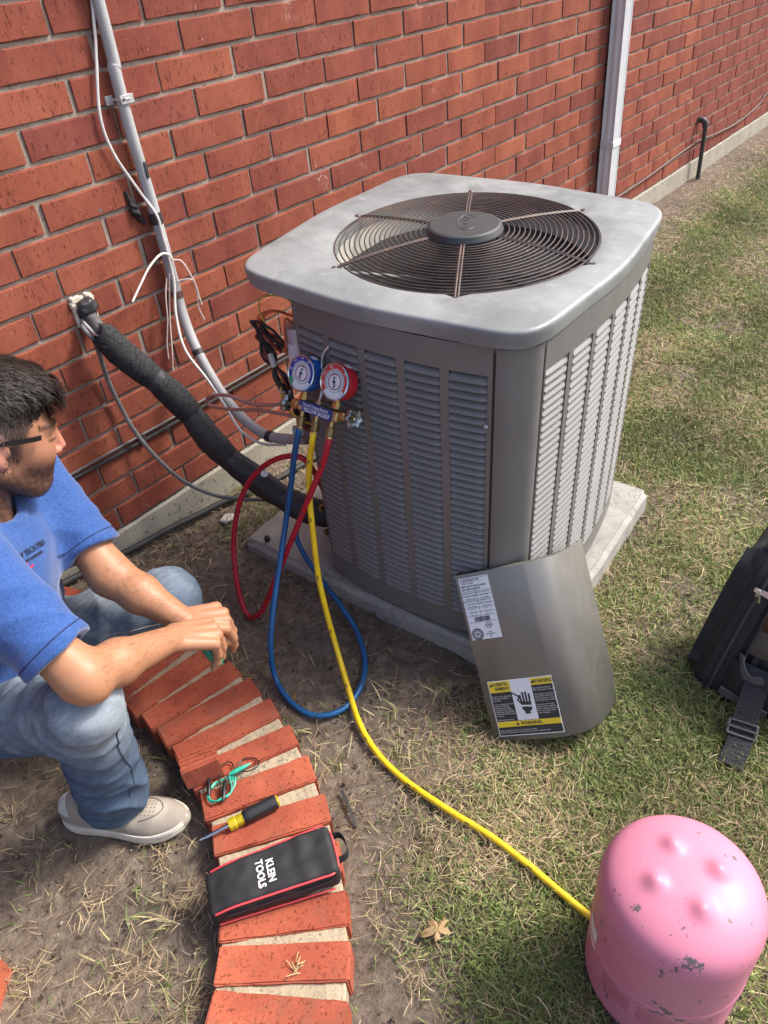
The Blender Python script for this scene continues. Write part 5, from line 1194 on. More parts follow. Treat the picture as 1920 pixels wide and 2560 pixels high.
# ================================================================== SMALL LITTER
def leaf(name, o_, rz, s_, m, label, lobes=True, curl=.3):
    mb = MB(); out = []
    n = 40
    for i in range(n):
        a = 2 * PI * i / n; r_ = (.38 + .62 * abs(math.cos(2.5 * a)) ** 1.6 * (.7 + .3 * math.sin(3.3 * i))) * (1.35 if abs(a - PI) > 2.6 else 1.0) * (1.0 if lobes else .0) + (0 if lobes else .55 + .45 * abs(math.cos(a))); x, y = r_ * math.cos(a), r_ * math.sin(a) * (.8 if lobes else .45)
        out.append((x * s_, y * s_, s_ * (curl * (y * y) - .1 * curl * x * x + .08 * math.sin(7 * a)) + .012))
    vs = [(0, 0, .010)] + out; mb.add(vs, [(0, 1 + i, 1 + (i + 1) % n) for i in range(n)]); o = mb.build(name, m); o.matrix_world = Matrix.Translation(o_) @ Matrix.Rotation(rz, 4, 'Z')
    md = o.modifiers.new('t', 'SOLIDIFY'); md.thickness = .0006; return tag(o, label, 'leaf')
M_DL = mat('dry_leaf', (.32, .215, .10), .7, 0, .2, 60); M_BL = mat('brown_leaf', (.22, .11, .05), .7, 0, .3, 60); M_YL = mat('yellow_leaf', (.42, .28, .05), .7)
leaf('dry_leaf', (.019, -1.366, -.090), 2.5, .034, M_DL, 'pale tan lobed dry leaf on the grass between cylinder and edging')
leaf('dry_leaf', (.245, -.765, -.062), .5, .017, M_BL, 'small brown curled leaf on soil inside the blue hose loop', False)
leaf('dry_leaf', (.30, -.625, -.050), 1.2, .015, M_YL, 'small yellow leaf on soil near the slab', False)
mb = MB(); mb.ribbon(spline([(.132, -1.022, -.072), (.112, -1.060, -.074), (.087, -1.103, -.078)], 5), (.5, .3, 0), .007, .003); tag(mb.build('black_strip', mat('strip_black', (.018, .018, .018), .6)), 'thin black plastic strip lying on soil beside the edging', 'plastic strip')
mb = MB(); rr_ = random.Random(8)
for k in range(9):
    a = rr_.uniform(0, 2 * PI); L = rr_.uniform(.012, .026); o_ = Vector((-.203 + rr_.uniform(-.008, .008), -1.216 + rr_.uniform(-.008, .008), zg(-.2, -1.2) + .059))
    mb.tube([o_, o_ + Vector((math.cos(a) * L * .5, math.sin(a) * L * .5, rr_.uniform(.004, .012))), o_ + Vector((math.cos(a) * L, math.sin(a) * L, rr_.uniform(.001, .008)))], .0009, 5)
tag(mb.build('grass_sprig', mat('sprig_straw', (.50, .38, .18), .7)), 'dried grass sprig lying on an edging brick below the pouch', 'sprig')
v, f = sdf_mesh(lambda p: ell(p, (.62, -.115, .004), (.028, .016, .006)) + .006 * fbm(p, 110), (.57, -.16, -.02), (.67, -.07, .03), .003); tag(raw_mesh('paper_scrap', v, f, mat('scrap_white', (.60, .56, .50), .8)), 'crumpled whitish paper scrap on soil near the foundation', 'paper scrap')
# ================================================================== GRASS AND STRAW
m, nt, b = base_mat('blades', (.1, .1, .05), .62, 0, .3); at = nd(nt, 'ShaderNodeVertexColor', layer_name='tint'); nt.links.new(at.outputs[0], b.inputs['Base Color'])
tr = nd(nt, 'ShaderNodeBsdfTranslucent'); nt.links.new(at.outputs[0], tr.inputs[0]); mx = nd(nt, 'ShaderNodeMixShader'); mx.inputs[0].default_value = .30
nt.links.new(b.outputs[0], mx.inputs[1]); nt.links.new(tr.outputs[0], mx.inputs[2]); nt.links.new(mx.outputs[0], nt.nodes['Material Output'].inputs[0]); M_BLADE = m
def n2(x, y, s, sd): return fbm(np.stack([x, y, 0 * x + sd], 1), s, sd)
def zga(x, y):
    y0 = np.minimum(y, 0); z = np.where(y0 > -1.1, .08 * y0, -.088 + .02 * (y0 + 1.1)); z = np.maximum(z, -.16)
    return z + np.where((y > -.3) & (x < .55), .09 * np.clip((.55 - x) / .6, 0, 1) * np.clip((y + .3) / .25, 0, 1), 0)
ACI = np.array(AC_M.inverted())
EDGA = np.array([(a, b_) for a, b_, _ in EDG])
def zones(x, y):
    l = (np.stack([x, y, 0 * x + .0, 0 * x + 1], 1) @ ACI.T); inpad = (l[:, 0] > -.34) & (l[:, 0] < .485) & (l[:, 1] > -.38) & (l[:, 1] < .58)
    rc = np.hypot(x + .749, y + .547); ring = (rc > .70) & (rc < .962) & (x > -.62)
    inside = (rc <= .70) & (x < .1); tank = np.hypot(x - TX, y - TY) < TR + .004
    return inpad, ring, inside, tank
def scatter(N, dens, seed):
    r_ = np.random.default_rng(seed); x = r_.uniform(-.95, 7.2, N); y = r_.uniform(-2.5, -.012, N)
    d = np.sqrt((x + .465) ** 2 + (y + 1.787) ** 2 + 1.5 ** 2); inpad, ring, inside, tank = zones(x, y)
    k = dens(x, y, inside) * np.minimum(1, (1.75 / d) ** 1.5) * ~inpad * ~ring * ~tank
    ok = r_.uniform(0, 1, N) < k; return x[ok], y[ok], d[ok], r_
sm_ = lambda a, lo, hi: np.clip((a - lo) / (hi - lo), 0, 1) ** 2 * (3 - 2 * np.clip((a - lo) / (hi - lo), 0, 1))
def lawn(x, y):
    # 0 bare .. 1 full lawn
    g = sm_(-y, 1.02, 1.42) * sm_(x + .35 * (-y - 1), .0, .28)
    right = sm_(x, 1.30, 1.75) * sm_(-y, .12 + .05 * 0, .42)
    return np.maximum(g, right)
def dgreen(x, y, inside):
    L = lawn(x, y); p = .5 + .5 * n2(x, y, 5.5, 1.0); q = .5 + .5 * n2(x, y, 15, 4.0)
    base = L * (.28 + .72 * sm_(p * .6 + q * .4, .26, .58)) * 1.25 * (1 - .55 * sm_(-x, -1.0, -.4) * sm_(y, -1.45, -1.25))
    sparse = .020 * (q > .72) + .004
    wallweed = .22 * ((np.hypot(x - .72, y + .10) < .12) | (np.hypot(x - .60, y + .16) < .05)) * (q > .4)
    return np.maximum(np.maximum(base, sparse * (~inside)), np.where(inside, .012 * (q > .68), 0)) + wallweed
def dstraw(x, y, inside):
    L = lawn(x, y); p = .5 + .5 * n2(x, y, 7, 9.0); q = .5 + .5 * n2(x, y, 22, 2.0); mid = .5 + .5 * n2(x, y, 3.2, 5.0)
    base = L * (.16 + .60 * sm_(p, .46, .68))
    dirt = .035 + .42 * sm_(q * .55 + mid * .45, .58, .72)
    near_pad = .55 * np.exp(-(((x - .42) / .25) ** 2 + ((y + 1.20) / .14) ** 2))
    wall = .30 * np.exp(-((y + .12) / .10) ** 2) * (x > .2)
    ins = .05 + .36 * sm_(q * .5 + mid * .5, .60, .70)
    return np.where(inside, ins, np.maximum(np.maximum(base, dirt * .55), np.maximum(near_pad, wall)))
def blades(name, x, y, d, r_, ln, wd, lean, cols, label, zoff, curl):
    n = len(x); z = zga(x, y) + zoff * r_.uniform(0, 1, n) ** 2 - .003; az = r_.uniform(0, 2 * PI, n); le = r_.uniform(*lean, n); L = r_.uniform(*ln, n) * r_.uniform(.6, 1.0, n)
    Wd = r_.uniform(*wd, n) * (d / 1.6) ** .45; dx, dy = np.cos(az), np.sin(az); sx, sy = -dy, dx; tw = r_.uniform(-.9, .9, n)
    V = np.empty((n, 7, 3), np.float32); p = np.stack([x, y, z], 1); a = le.copy(); side = np.stack([sx * np.cos(tw), sy * np.cos(tw), np.sin(tw)], 1)
    cv = r_.uniform(curl[0], curl[1], n); k = 0; wob = r_.uniform(-.5, .5, n)
    for s_, wf in ((0, .8), (1, 1.0), (2, .75)):
        V[:, 2 * s_] = p - side * (Wd * wf / 2)[:, None]; V[:, 2 * s_ + 1] = p + side * (Wd * wf / 2)[:, None]
        ang = az + wob * s_ * .5; p = p + np.stack([np.cos(ang) * np.sin(a), np.sin(ang) * np.sin(a), np.cos(a)], 1) * (L / 3)[:, None]; a = a + cv
        p[:, 2] = np.maximum(p[:, 2], zga(p[:, 0], p[:, 1]) + .001)
    V[:, 6] = p
    F = np.array([[0, 1, 3], [0, 3, 2], [2, 3, 5], [2, 5, 4], [4, 5, 6]]); Fi = (np.arange(n)[:, None, None] * 7 + F[None]).reshape(-1, 3)
    cols = np.asarray(cols); ci = r_.integers(0, len(cols), n); c = cols[ci] * r_.uniform(.75, 1.25, n)[:, None]; patch = (.85 + .3 * n2(x, y, 6, 3.0))[:, None]; c = c * patch * 1.42
    C = np.repeat(c[:, None], 7, 1); C[:, 4:] *= 1.12; C[:, :2] *= 1.0
    o = raw_mesh(name, V.reshape(-1, 3), Fi, M_BLADE, None, False, np.clip(C, 0, 1).reshape(-1, 3)); tag(o, label, None, None, 'stuff'); return o
GRN = [(.125, .170, .048), (.155, .195, .062), (.105, .145, .044), (.19, .21, .078), (.23, .225, .10), (.145, .185, .072)]
STR = [(.40, .31, .19), (.33, .25, .15), (.26, .19, .12), (.46, .37, .235), (.20, .145, .095), (.30, .25, .15)]
x, y, d, r_ = scatter(1300000, dgreen, 11); print('green', len(x))
blades('grass', x, y, d, r_, (.016, .044), (.0019, .0032), (.35, 1.30), GRN, 'short green lawn grass blades mixed with straw', .006, (-.15, .6))
x, y, d, r_ = scatter(800000, dstraw, 12); print('straw', len(x))
blades('dry_grass', x, y, d, r_, (.022, .066), (.0009, .0019), (1.15, 1.56), STR, 'dry straw coloured grass lying over soil and lawn', .016, (-.25, .35))
# coarse green weed tufts with straw in bare soil
tx = []; ty = []
for (cx_, cy_, rr_, nn_) in [(-.30, -.86, .05, 12), (-.27, -.94, .03, 8), (-.42, -.86, .06, 8), (-.50, -.98, .07, 10), (-.38, -1.03, .06, 12), (-.60, -.90, .06, 6), (.165, -.965, .03, 20), (.36, -.98, .05, 22), (.50, -1.05, .04, 14), (.47, -1.19, .03, 18), (.29, -1.08, .06, 26), (.235, -.62, .05, 10), (.72, -.10, .07, 40), (.60, -.17, .04, 22), (-.2, -.80, .03, 10), (.19, -.86, .05, 18)]:
    for k in range(nn_): tx.append(random.gauss(cx_, rr_ * .5)); ty.append(random.gauss(cy_, rr_ * .5))
x = np.array(tx); y = np.array(ty); d = np.full(len(x), 1.6); r_ = np.random.default_rng(5)
blades('weed_tufts', x, y, d, r_, (.04, .095), (.0020, .0034), (.5, 1.3), GRN[:3] + [(.36, .30, .17), (.42, .35, .21), (.30, .27, .13)], 'scattered coarse grass tufts growing in the bare soil', .004, (.05, .55))
# soil crumbs
r_ = np.random.default_rng(21); N = 9000; x = r_.uniform(-.9, 1.0, N); y = r_.uniform(-1.5, -.05, N); inpad, ring, inside, tank = zones(x, y); ok = ~inpad & ~ring; x = x[ok]; y = y[ok]; n = len(x)
s_ = r_.gamma(2.0, .0009, n) + .0008; base = np.array([(1, 0, 0), (-.5, .87, 0), (-.5, -.87, 0), (0, 0, 1.0), (.3, .2, -.8)]); V = base[None] * s_[:, None, None] * r_.uniform(.5, 1.4, (n, 5, 3)); V = V + np.stack([x, y, zga(x, y) + s_ * .2], 1)[:, None]
F = np.array([[0, 1, 3], [1, 2, 3], [2, 0, 3], [1, 0, 4], [2, 1, 4], [0, 2, 4]]); cc = np.array([(.13, .10, .075), (.20, .16, .12), (.09, .07, .05), (.42, .37, .30)])[r_.choice(4, n, p=[.45, .28, .22, .05])]
tag(raw_mesh('soil_crumbs', V.reshape(-1, 3), (np.arange(n)[:, None, None] * 5 + F[None]).reshape(-1, 3), M_BLADE, None, False, np.repeat(cc, 5, 0)), 'loose crumbs and grit of soil on bare ground', None, None, 'stuff')
# ================================================================== PERSON
pe = empty('person', Vector((-.21, -.66, zg(-.21, -.66)))); tag(pe, 'crouching person in blue polo shirt and jeans watching the gauges', 'person'); bpy.context.view_layer.update()
A = lambda *t: np.array(t, float)
H0 = A(-.055, -.515, .816); HF = A(.896, -.24, -.375); HL = A(.259, .966, 0); HU = A(.362, -.097, .927)
HM = np.stack([HF, HL, HU], 1)
hl = lambda x, y, z: H0 + HM @ A(x, y, z)
Nk = A(-.105, -.535, .690); Ft = A(.77, -.64, 0); Lt = A(.64, .77, 0)
shR = A(-.232, -.660, .690); shL = A(.020, -.390, .645); eR = A(-.200, -.842, .528); wR = A(-.006, -.796, .420); eL = A(.012, -.578, .458); wL = A(.050, -.745, .385)
hip = A(-.26, -.38, .25); hR = A(-.315, -.46, .25); hLp = A(-.19, -.32, .25); kR = A(-.212, -.806, .432); kL = A(.104, -.592, .315); aR = A(-.215, -.650, .055); aL = A(-.16, -.33, .05)
def unit(v): return v / np.linalg.norm(v)
# ---- hands
def hand(w_, dirv, back, flip, tipdrop, spread=.0185):
    d_ = unit(dirv); b_ = unit(back - d_ * (back @ d_)); s_ = np.cross(d_, b_) * flip; parts = []
    k0 = w_ + d_ * .080
    mcp = [k0 + s_ * (-1.5 + i) * spread * 1.05 + b_ * (.004 if i in (1, 2) else 0) - d_ * (.003 if i == 0 else (.010 if i == 3 else 0)) for i in range(4)]
    for i, q in enumerate(mcp):
        parts.append((w_ + s_ * (-1.5 + i) * .011, q, .0155, .0115)); ln = (.040, .045, .042, .034)[i]
        dn = -b_; c = tipdrop[i]
        d1 = unit(d_ * math.cos(c[0]) + dn * math.sin(c[0])); d2 = unit(d_ * math.cos(c[1]) + dn * math.sin(c[1])); d3 = unit(d_ * math.cos(c[2]) + dn * math.sin(c[2]))
        p1 = q + d1 * ln; p2 = p1 + d2 * ln * .66; p3 = p2 + d3 * ln * .5
        parts += [(q, p1, .0105, .0092), (p1, p2, .0092, .0082), (p2, p3, .0082, .0068)]
    t0 = w_ + d_ * .022 - s_ * .020 - b_ * .008; t1 = w_ + d_ * .058 - s_ * .036 - b_ * .024; t2 = t1 + d_ * .028 - b_ * .018 + s_ * .006; t3 = t2 + d_ * .018 - b_ * .016 + s_ * .008
    parts += [(w_, t0, .018, .017), (t0, t1, .016, .0115), (t1, t2, .0115, .0098), (t2, t3, .0098, .0075)]
    return parts
CURL = [(1.0, 1.30, 1.50), (1.05, 1.35, 1.6), (1.1, 1.42, 1.7), (1.15, 1.5, 1.8)]
hRp = hand(wR, A(.070, -.028, -.032), A(-.08, -.08, 1.0), 1, CURL); hLpz = hand(wL, A(.060, -.030, -.024), A(-.15, -.15, 1.0), -1, CURL)
GRIPC = hRp[5][1]
def head_sdf(p):
    q = (p - H0) @ HM; qa = q.copy(); qa[:, 1] = np.abs(q[:, 1])
    d = ell(q, (-.014, 0, .034), (.096, .074, .086))
    d = smin(d, ell(q, (.040, 0, -.012), (.056, .060, .074)), .03)
    d = smin(d, rcone(qa, (-.004, .050, -.052), (.062, .016, -.098), .026, .024), .022)
    d = smin(d, ell(q, (.075, 0, -.096), (.022, .024, .021)), .018)
    d = smin(d, ell(qa, (.058, .032, -.024), (.028, .024, .024)), .03)
    d = smin(d, ell(q, (.070, 0, -.058), (.0275, .036, .036)), .03)
    d = smin(d, rcone(qa, (.076, .040, .024), (.093, .006, .020), .010, .009), .012)
    d = smax(d, -ell(qa, (.104, .033, .004), (.020, .018, .0115)), .008)
    d = smin(d, ell(qa, (.0805, .031, .004), (.0135, .0145, .0105)), .003)
    d = smin(d, rcone(q, (.093, 0, .014), (.1125, 0, -.026), .0076, .0096), .009)
    d = smin(d, ell(qa, (.102, .0110, -.033), (.0105, .0075, .0065)), .005)
    d = smin(d, rcone(qa, (.0900, 0, -.0585), (.081, .016, -.0630), .0056, .004), .012); d = smin(d, rcone(qa, (.0895, 0, -.0700), (.081, .015, -.0680), .0058, .004), .012)
    e = ell(qa, (-.012, .0765, -.004), (.0195, .0085, .031)); e = smax(e, -ell(qa, (-.006, .088, -.002), (.0115, .009, .0200)), .004); e = smin(e, ell(qa, (-.002, .078, -.030), (.008, .006, .010)), .006); e = smin(e, ell(qa, (.004, .077, -.006), (.0045, .005, .008)), .003)
    return smin(d, e, .004)
def arm_sdf(p, grow=0.0):
    d = rcone(p, shR, eR, .050 + grow, .037 + grow); d = smin(d, rcone(p, eR, eR * .66 + wR * .34, .036 + grow, .0385 + grow), .03); d = smin(d, rcone(p, eR * .66 + wR * .34, wR, .0385 + grow, .0245 + grow), .02)
    d = smin(d, ell(p, eR + A(.004, -.016, -.016), (.026 + grow, .026 + grow, .026 + grow)), .02)
    e = rcone(p, shL, eL, .050 + grow, .039 + grow); e = smin(e, rcone(p, eL, eL * .6 + wL * .4, .039 + grow, .038 + grow), .03); e = smin(e, rcone(p, eL * .6 + wL * .4, wL, .038 + grow, .025 + grow), .02)
    return np.minimum(d, e)
def skin_sdf(p):
    d = np.full(len(p), 1.0)
    m_ = np.linalg.norm(p - H0, axis=1) < .22
    if m_.any(): d[m_] = head_sdf(p[m_])
    d[~m_] = np.linalg.norm(p[~m_] - H0, axis=1) - .15
    d = smin(d, rcone(p, hl(-.035, 0, -.055), Nk + A(-.045, .035, -.05), .052, .060), .02)
    t = rcone(p, Nk + A(-.07, .06, -.10), hip, .04, .08); t = smin(t, rcone(p, shR + A(-.02, .03, -.02), shL + A(-.04, 0, -.03), .035, .035), .03)
    for a_, b_, r0, r1 in ((hR, kR, .06, .045), (kR, aR, .045, .035), (hLp, kL, .06, .045), (kL, aL, .045, .035), (hip, hR, .08, .06), (hip, hLp, .08, .06)): t = smin(t, rcone(p, a_, b_, r0, r1), .02)
    d = smin(d, t, .01); d = smin(d, arm_sdf(p), .012)
    m_ = (p[:, 0] > -.06) & (p[:, 0] < .24) & (p[:, 1] < -.66) & (p[:, 1] > -.93)
    if m_.any():
        pm = p[m_]; g = np.full(len(pm), 1.0)
        for a_, b_, r0, r1 in hRp: g = smin(g, rcone(pm, a_, b_, r0, r1), .0045)
        g2 = np.full(len(pm), 1.0)
        for a_, b_, r0, r1 in hLpz: g2 = smin(g2, rcone(pm, a_, b_, r0, r1), .0045)
        d[m_] = smin(d[m_], np.minimum(g, g2), .006)
    return d
v, f = sdf_mesh(skin_sdf, (-.42, -.96, -.06), (.26, -.24, .97), .0034)
q = (v - H0) @ HM; ya = np.abs(q[:, 1]); n1 = fbm(v, 60, 2); n2_ = fbm(v, 260, 5)
col = np.tile(A(.375, .182, .098), (len(v), 1)) * (1 + .05 * n1 + .04 * n2_)[:, None]
inh = np.linalg.norm(v - H0, axis=1) < .18
def blend(mask, c): 
    k = np.clip(mask, 0, 1)[:, None]; return col * (1 - k) + np.asarray(c) * k
sms = lambda a, lo, hi: np.clip((a - lo) / (hi - lo), 0, 1)
col = blend(inh * .75, (.36, .168, .102))
col = blend(inh * .6 * np.exp(-((q[:, 0] - .112) ** 2 + q[:, 1] ** 2 + (q[:, 2] + .025) ** 2) / .0006), (.56, .22, .17))
beard = inh * sms(-q[:, 2], .030, .062) * sms(q[:, 0], -.030, -.012) * (1 - .0 * ya); moust = inh * np.exp(-(((q[:, 2] + .048) / .008) ** 2)) * (q[:, 0] > .082) * (ya < .03)
side = inh * np.exp(-((q[:, 0] - .012) / .016) ** 2) * sms(-q[:, 2], -.03, .02) * (ya > .05)
col = blend(np.clip(np.maximum(np.maximum(beard * (.80 + .25 * n2_ + .15 * n1), moust * .70), side * .70), 0, .94), (.066, .038, .028))
lip = inh * np.exp(-((q[:, 2] + .0645) / .0070) ** 2) * (q[:, 0] > .088) * (ya < .018); col = blend(lip * .5, (.34, .15, .115))
ear = inh * (ya > .068) * (q[:, 0] < .015) * (q[:, 0] > -.04) * (np.abs(q[:, 2]) < .045); col = blend(ear * .45, (.56, .24, .18))
lash = inh * np.exp(-((q[:, 2] - .0025) / .0022) ** 2) * (q[:, 0] > .070) * (ya > .014) * (ya < .052); col = blend(lash * .9, (.05, .03, .025))
bro = inh * np.exp(-((q[:, 2] - .028) / .0042) ** 2) * (q[:, 0] > .058) * (ya > .008) * (ya < .060); col = blend(bro * .6, (.03, .02, .017))
scalp = inh * np.maximum(sms(q[:, 2] - .55 * np.clip(q[:, 0], 0, 1) * 1.0, .020, .034) * sms(.088 - q[:, 0] + .3 * (.09 - q[:, 2]), -.005, .01), sms(-q[:, 0], .028, .045) * sms(q[:, 2], -.055, -.03))
sidehair = inh * np.maximum(sms(q[:, 2], .008, .018) * sms(.050 - q[:, 0] - .25 * np.clip(.05 - q[:, 2], 0, 1), 0, .010), sms(.034 - q[:, 0], 0, .006) * sms(q[:, 0], .008, .014) * sms(q[:, 2], -.034, -.022) * (ya > .045)); sb_ = inh * (q[:, 2] < .010) * (q[:, 0] > .006); scalp = np.maximum(scalp, sidehair * (1 - .62 * sb_)); scalp *= 1 - ((q[:, 0] > -.034) & (q[:, 0] < .010) & (q[:, 2] < .016) & (q[:, 2] > -.05))
scalp *= 1 - np.exp(-((q[:, 0] - .10) ** 2 + (q[:, 2] - .03) ** 2) / .0012)
col = blend(scalp * .9, (.055, .036, .030))
m, nt, b = base_mat('skin', (.5, .28, .19), .48, 0, .4); at = nd(nt, 'ShaderNodeVertexColor', layer_name='tint'); nt.links.new(at.outputs[0], b.inputs['Base Color'])
b.inputs['Subsurface Weight'].default_value = .12; b.inputs['Subsurface Radius'].default_value = (.012, .005, .003); b.inputs['Subsurface Scale'].default_value = .4; bump(nt, b, noise_tex(nt, 420, 3), .12, .0008); M_SKIN = m
bo = tochild(raw_mesh('body', v, f, M_SKIN, None, True, np.clip(col, 0, 1)), pe)
# stubble beard and clipped side hair as short strands
def fuzz(name, w_, n, ln, wid, m, seed, lay):
    r2 = np.random.default_rng(seed); w_ = np.clip(w_, 0, None); ii = r2.choice(len(v), n, p=w_ / w_.sum()); nn = q[ii] - A(-.005, 0, .0); nn /= np.linalg.norm(nn, axis=1)[:, None]
    dd = np.stack([lay[0] + .3 * r2.normal(size=n), .25 * r2.normal(size=n), lay[2] + .3 * r2.normal(size=n)], 1); dd -= nn * (dd * nn).sum(1)[:, None]; dd /= np.linalg.norm(dd, axis=1)[:, None]; dd += nn * .45; s2 = np.cross(dd, nn); s2 /= np.linalg.norm(s2, axis=1)[:, None] + 1e-9
    LL = (ln * r2.uniform(.6, 1.3, n))[:, None]; j = q[ii] + r2.normal(0, .0010, (n, 3)) * (1 - np.abs(nn)); V = H0 + np.stack([j - s2 * wid, j + s2 * wid, j + dd * LL], 1) @ HM.T
    o = tochild(raw_mesh(name, V.reshape(-1, 3), np.arange(n * 3).reshape(-1, 3), m), pe); o['kind'] = 'stuff'
M_FUZZ = mat('beard_hair', (.040, .024, .017), .6)
fuzz('beard', (np.maximum(beard, side * .8) > .35) * 1.0 + (moust > .4) * .8, 7500, .0062, .00034, M_FUZZ, 3, (.3, 0, -1))
fuzz('eyebrows', (bro > .35) * 1.0, 500, .0060, .00030, mat('brow_hair', (.022, .014, .011), .6), 6, (-.6, 0, .25))
fuzz('clipped_hair', np.where(scalp > .3, scalp, 0), 11000, .0085, .00034, mat('clipped_hair', (.030, .020, .016), .6), 4, (-.35, 0, -1))
# fine arm hair
rr_ = np.random.default_rng(9); tR_ = (v - eR) @ unit(wR - eR); tL2 = (v - eL) @ unit(wL - eL); far_ = np.minimum(np.where((tR_ > .0) & (tR_ < .24), np.linalg.norm(v - eR - np.outer(tR_, unit(wR - eR)), axis=1), 9), np.where((tL2 > .0) & (tL2 < .2), np.linalg.norm(v - eL - np.outer(tL2, unit(wL - eL)), axis=1), 9))
ii = np.where(far_ < .06)[0]; ii = rr_.choice(ii, 1500); onR = np.linalg.norm(v[ii] - (eR + wR) / 2, axis=1) < np.linalg.norm(v[ii] - (eL + wL) / 2, axis=1); axd = np.where(onR[:, None], unit(wR - eR), unit(wL - eL)); axc = np.where(onR[:, None], eR + tR_[ii][:, None] * unit(wR - eR), eL + tL2[ii][:, None] * unit(wL - eL))
nn = v[ii] - axc; nn /= np.linalg.norm(nn, axis=1)[:, None]; ci = np.cross(axd, nn); dd = axd * .8 + ci * rr_.normal(0, .5, len(ii))[:, None] + nn * .35; dd /= np.linalg.norm(dd, axis=1)[:, None]; sd2 = np.cross(dd, nn); LL = rr_.uniform(.008, .016, len(ii))[:, None]
V = np.stack([v[ii] - sd2 * .00022, v[ii] + sd2 * .00022, v[ii] + dd * LL], 1); ah = tochild(raw_mesh('arm_hair', V.reshape(-1, 3), np.arange(len(ii) * 3).reshape(-1, 3), mat('arm_hair', (.10, .06, .035), .6)), pe); ah['kind'] = 'stuff'
# ---- hair
def hair_sdf(p):
    q = (p - H0) @ HM; d = ell(q, (-.012, 0, .050), (.100, .0775, .083)); d = smin(d, ell(q, (.030, -.004, .098), (.066, .060, .032)), .03); d = smin(d, ell(q, (.076, -.012, .076), (.024, .046, .016)), .015)
    cut = .022 - .50 * np.clip(q[:, 0] + .02, -1, .0) + 1.00 * np.clip(q[:, 0] - .040, 0, 1)        # hairline height
    cut = np.where(q[:, 0] < -.035, cut - 1.9 * np.clip(-q[:, 0] - .035, 0, .05), cut)
    d = smax(d, (cut - q[:, 2]) * .8, .008)
    return d + .0035 + .0022 * fbm(p, 70) + .0012 * fbm(p, 190, 2)
v, f = sdf_mesh(hair_sdf, H0 - .16, H0 + .17, .0036)
m, nt, b = base_mat('hair', (.026, .018, .014), .5, 0, .4); bump(nt, b, noise_tex(nt, 120, 4, .7, 'Object', (1, 1, .3)), .8, .004); M_HAIR = m
ha = tochild(raw_mesh('hair', v, f, M_HAIR), pe)
q = (v - H0) @ HM; rr_ = np.random.default_rng(4); idx = rr_.choice(len(v), 11000); idx = idx[(q[idx, 2] > .015)]
P0 = q[idx]; nrm = P0 - A(-.01, 0, .045); nrm /= np.linalg.norm(nrm, axis=1)[:, None]; top = np.clip((P0[:, 2] - .05) / .05, 0, 1)[:, None]
flow = np.stack([.85 + .18 * rr_.normal(size=len(P0)), -.35 + .22 * rr_.normal(size=len(P0)), .0 + .12 * rr_.normal(size=len(P0))], 1); down = np.stack([.25 + .2 * rr_.normal(size=len(P0)), .15 * rr_.normal(size=len(P0)), -1 + .2 * rr_.normal(size=len(P0))], 1)
dirv = flow * top + down * (1 - top); dirv -= nrm * (dirv * nrm).sum(1)[:, None]; dirv += nrm * (.16 + .16 * top + .10 * rr_.normal(size=len(P0))[:, None]); dirv -= nrm * np.minimum(0, (dirv * nrm).sum(1))[:, None]; dirv /= np.linalg.norm(dirv, axis=1)[:, None]
Ls = (.007 + .019 * top[:, 0]) * rr_.uniform(.6, 1.2, len(P0)); sdv = np.cross(dirv, nrm); sdv /= np.linalg.norm(sdv, axis=1)[:, None] + 1e-9; wv_ = .0006
pts = [P0 - nrm * .002, P0 + dirv * (Ls * .5)[:, None] + nrm * .0015, P0 + dirv * Ls[:, None] - nrm * (.15 * Ls)[:, None]]
fr_ = np.where((P0[:, 0] > .070) & (P0[:, 2] > .05))[0]; pts[1][fr_] += np.stack([.008 + 0 * fr_, -.003 + .004 * rr_.normal(size=len(fr_)), -.010 + 0 * fr_], 1); pts[2][fr_] += np.stack([.004 + .004 * rr_.normal(size=len(fr_)), -.005 + .005 * rr_.normal(size=len(fr_)), -.026 + .006 * rr_.normal(size=len(fr_))], 1)
V = np.stack([pts[0] - sdv * wv_, pts[0] + sdv * wv_, pts[1] - sdv * wv_, pts[1] + sdv * wv_, pts[2]], 1); V = H0 + V @ HM.T
F = np.array([[0, 1, 3], [0, 3, 2], [2, 3, 4]]); tochild(raw_mesh('strands', V.reshape(-1, 3), (np.arange(len(P0))[:, None, None] * 5 + F[None]).reshape(-1, 3), M_HAIR, None, True), ha); bpy.data.objects['strands']['kind'] = 'stuff'
# ---- glasses
gl = empty('glasses', Vector(hl(.09, 0, 0)), None); tochild(gl, pe); bpy.context.view_layer.update()
M_GL = mat('glasses_black', (.012, .012, .013), .35)
for s_ in (-1, 1):
    mb = MB(); mb.ribbon([hl(-.035, s_ * .080, .004), hl(-.012, s_ * .0805, .012), hl(.02, s_ * .0795, .015), hl(.044, s_ * .0765, .0175), hl(.058, s_ * .0725, .019)], tuple(HU), .0085, .0032); o = mb.build('temple', M_GL); o.parent = pe
m, nt, b = base_mat('clear_lens', (.9, .9, .9), .05); b.inputs['Transmission Weight'].default_value = 1.0; b.inputs['IOR'].default_value = 1.02; b.inputs['Alpha'].default_value = .25
for o in [o for o in bpy.data.objects if o.name.startswith('temple')]: o.parent = None; tochild(o, pe)
bpy.data.objects.remove(gl)
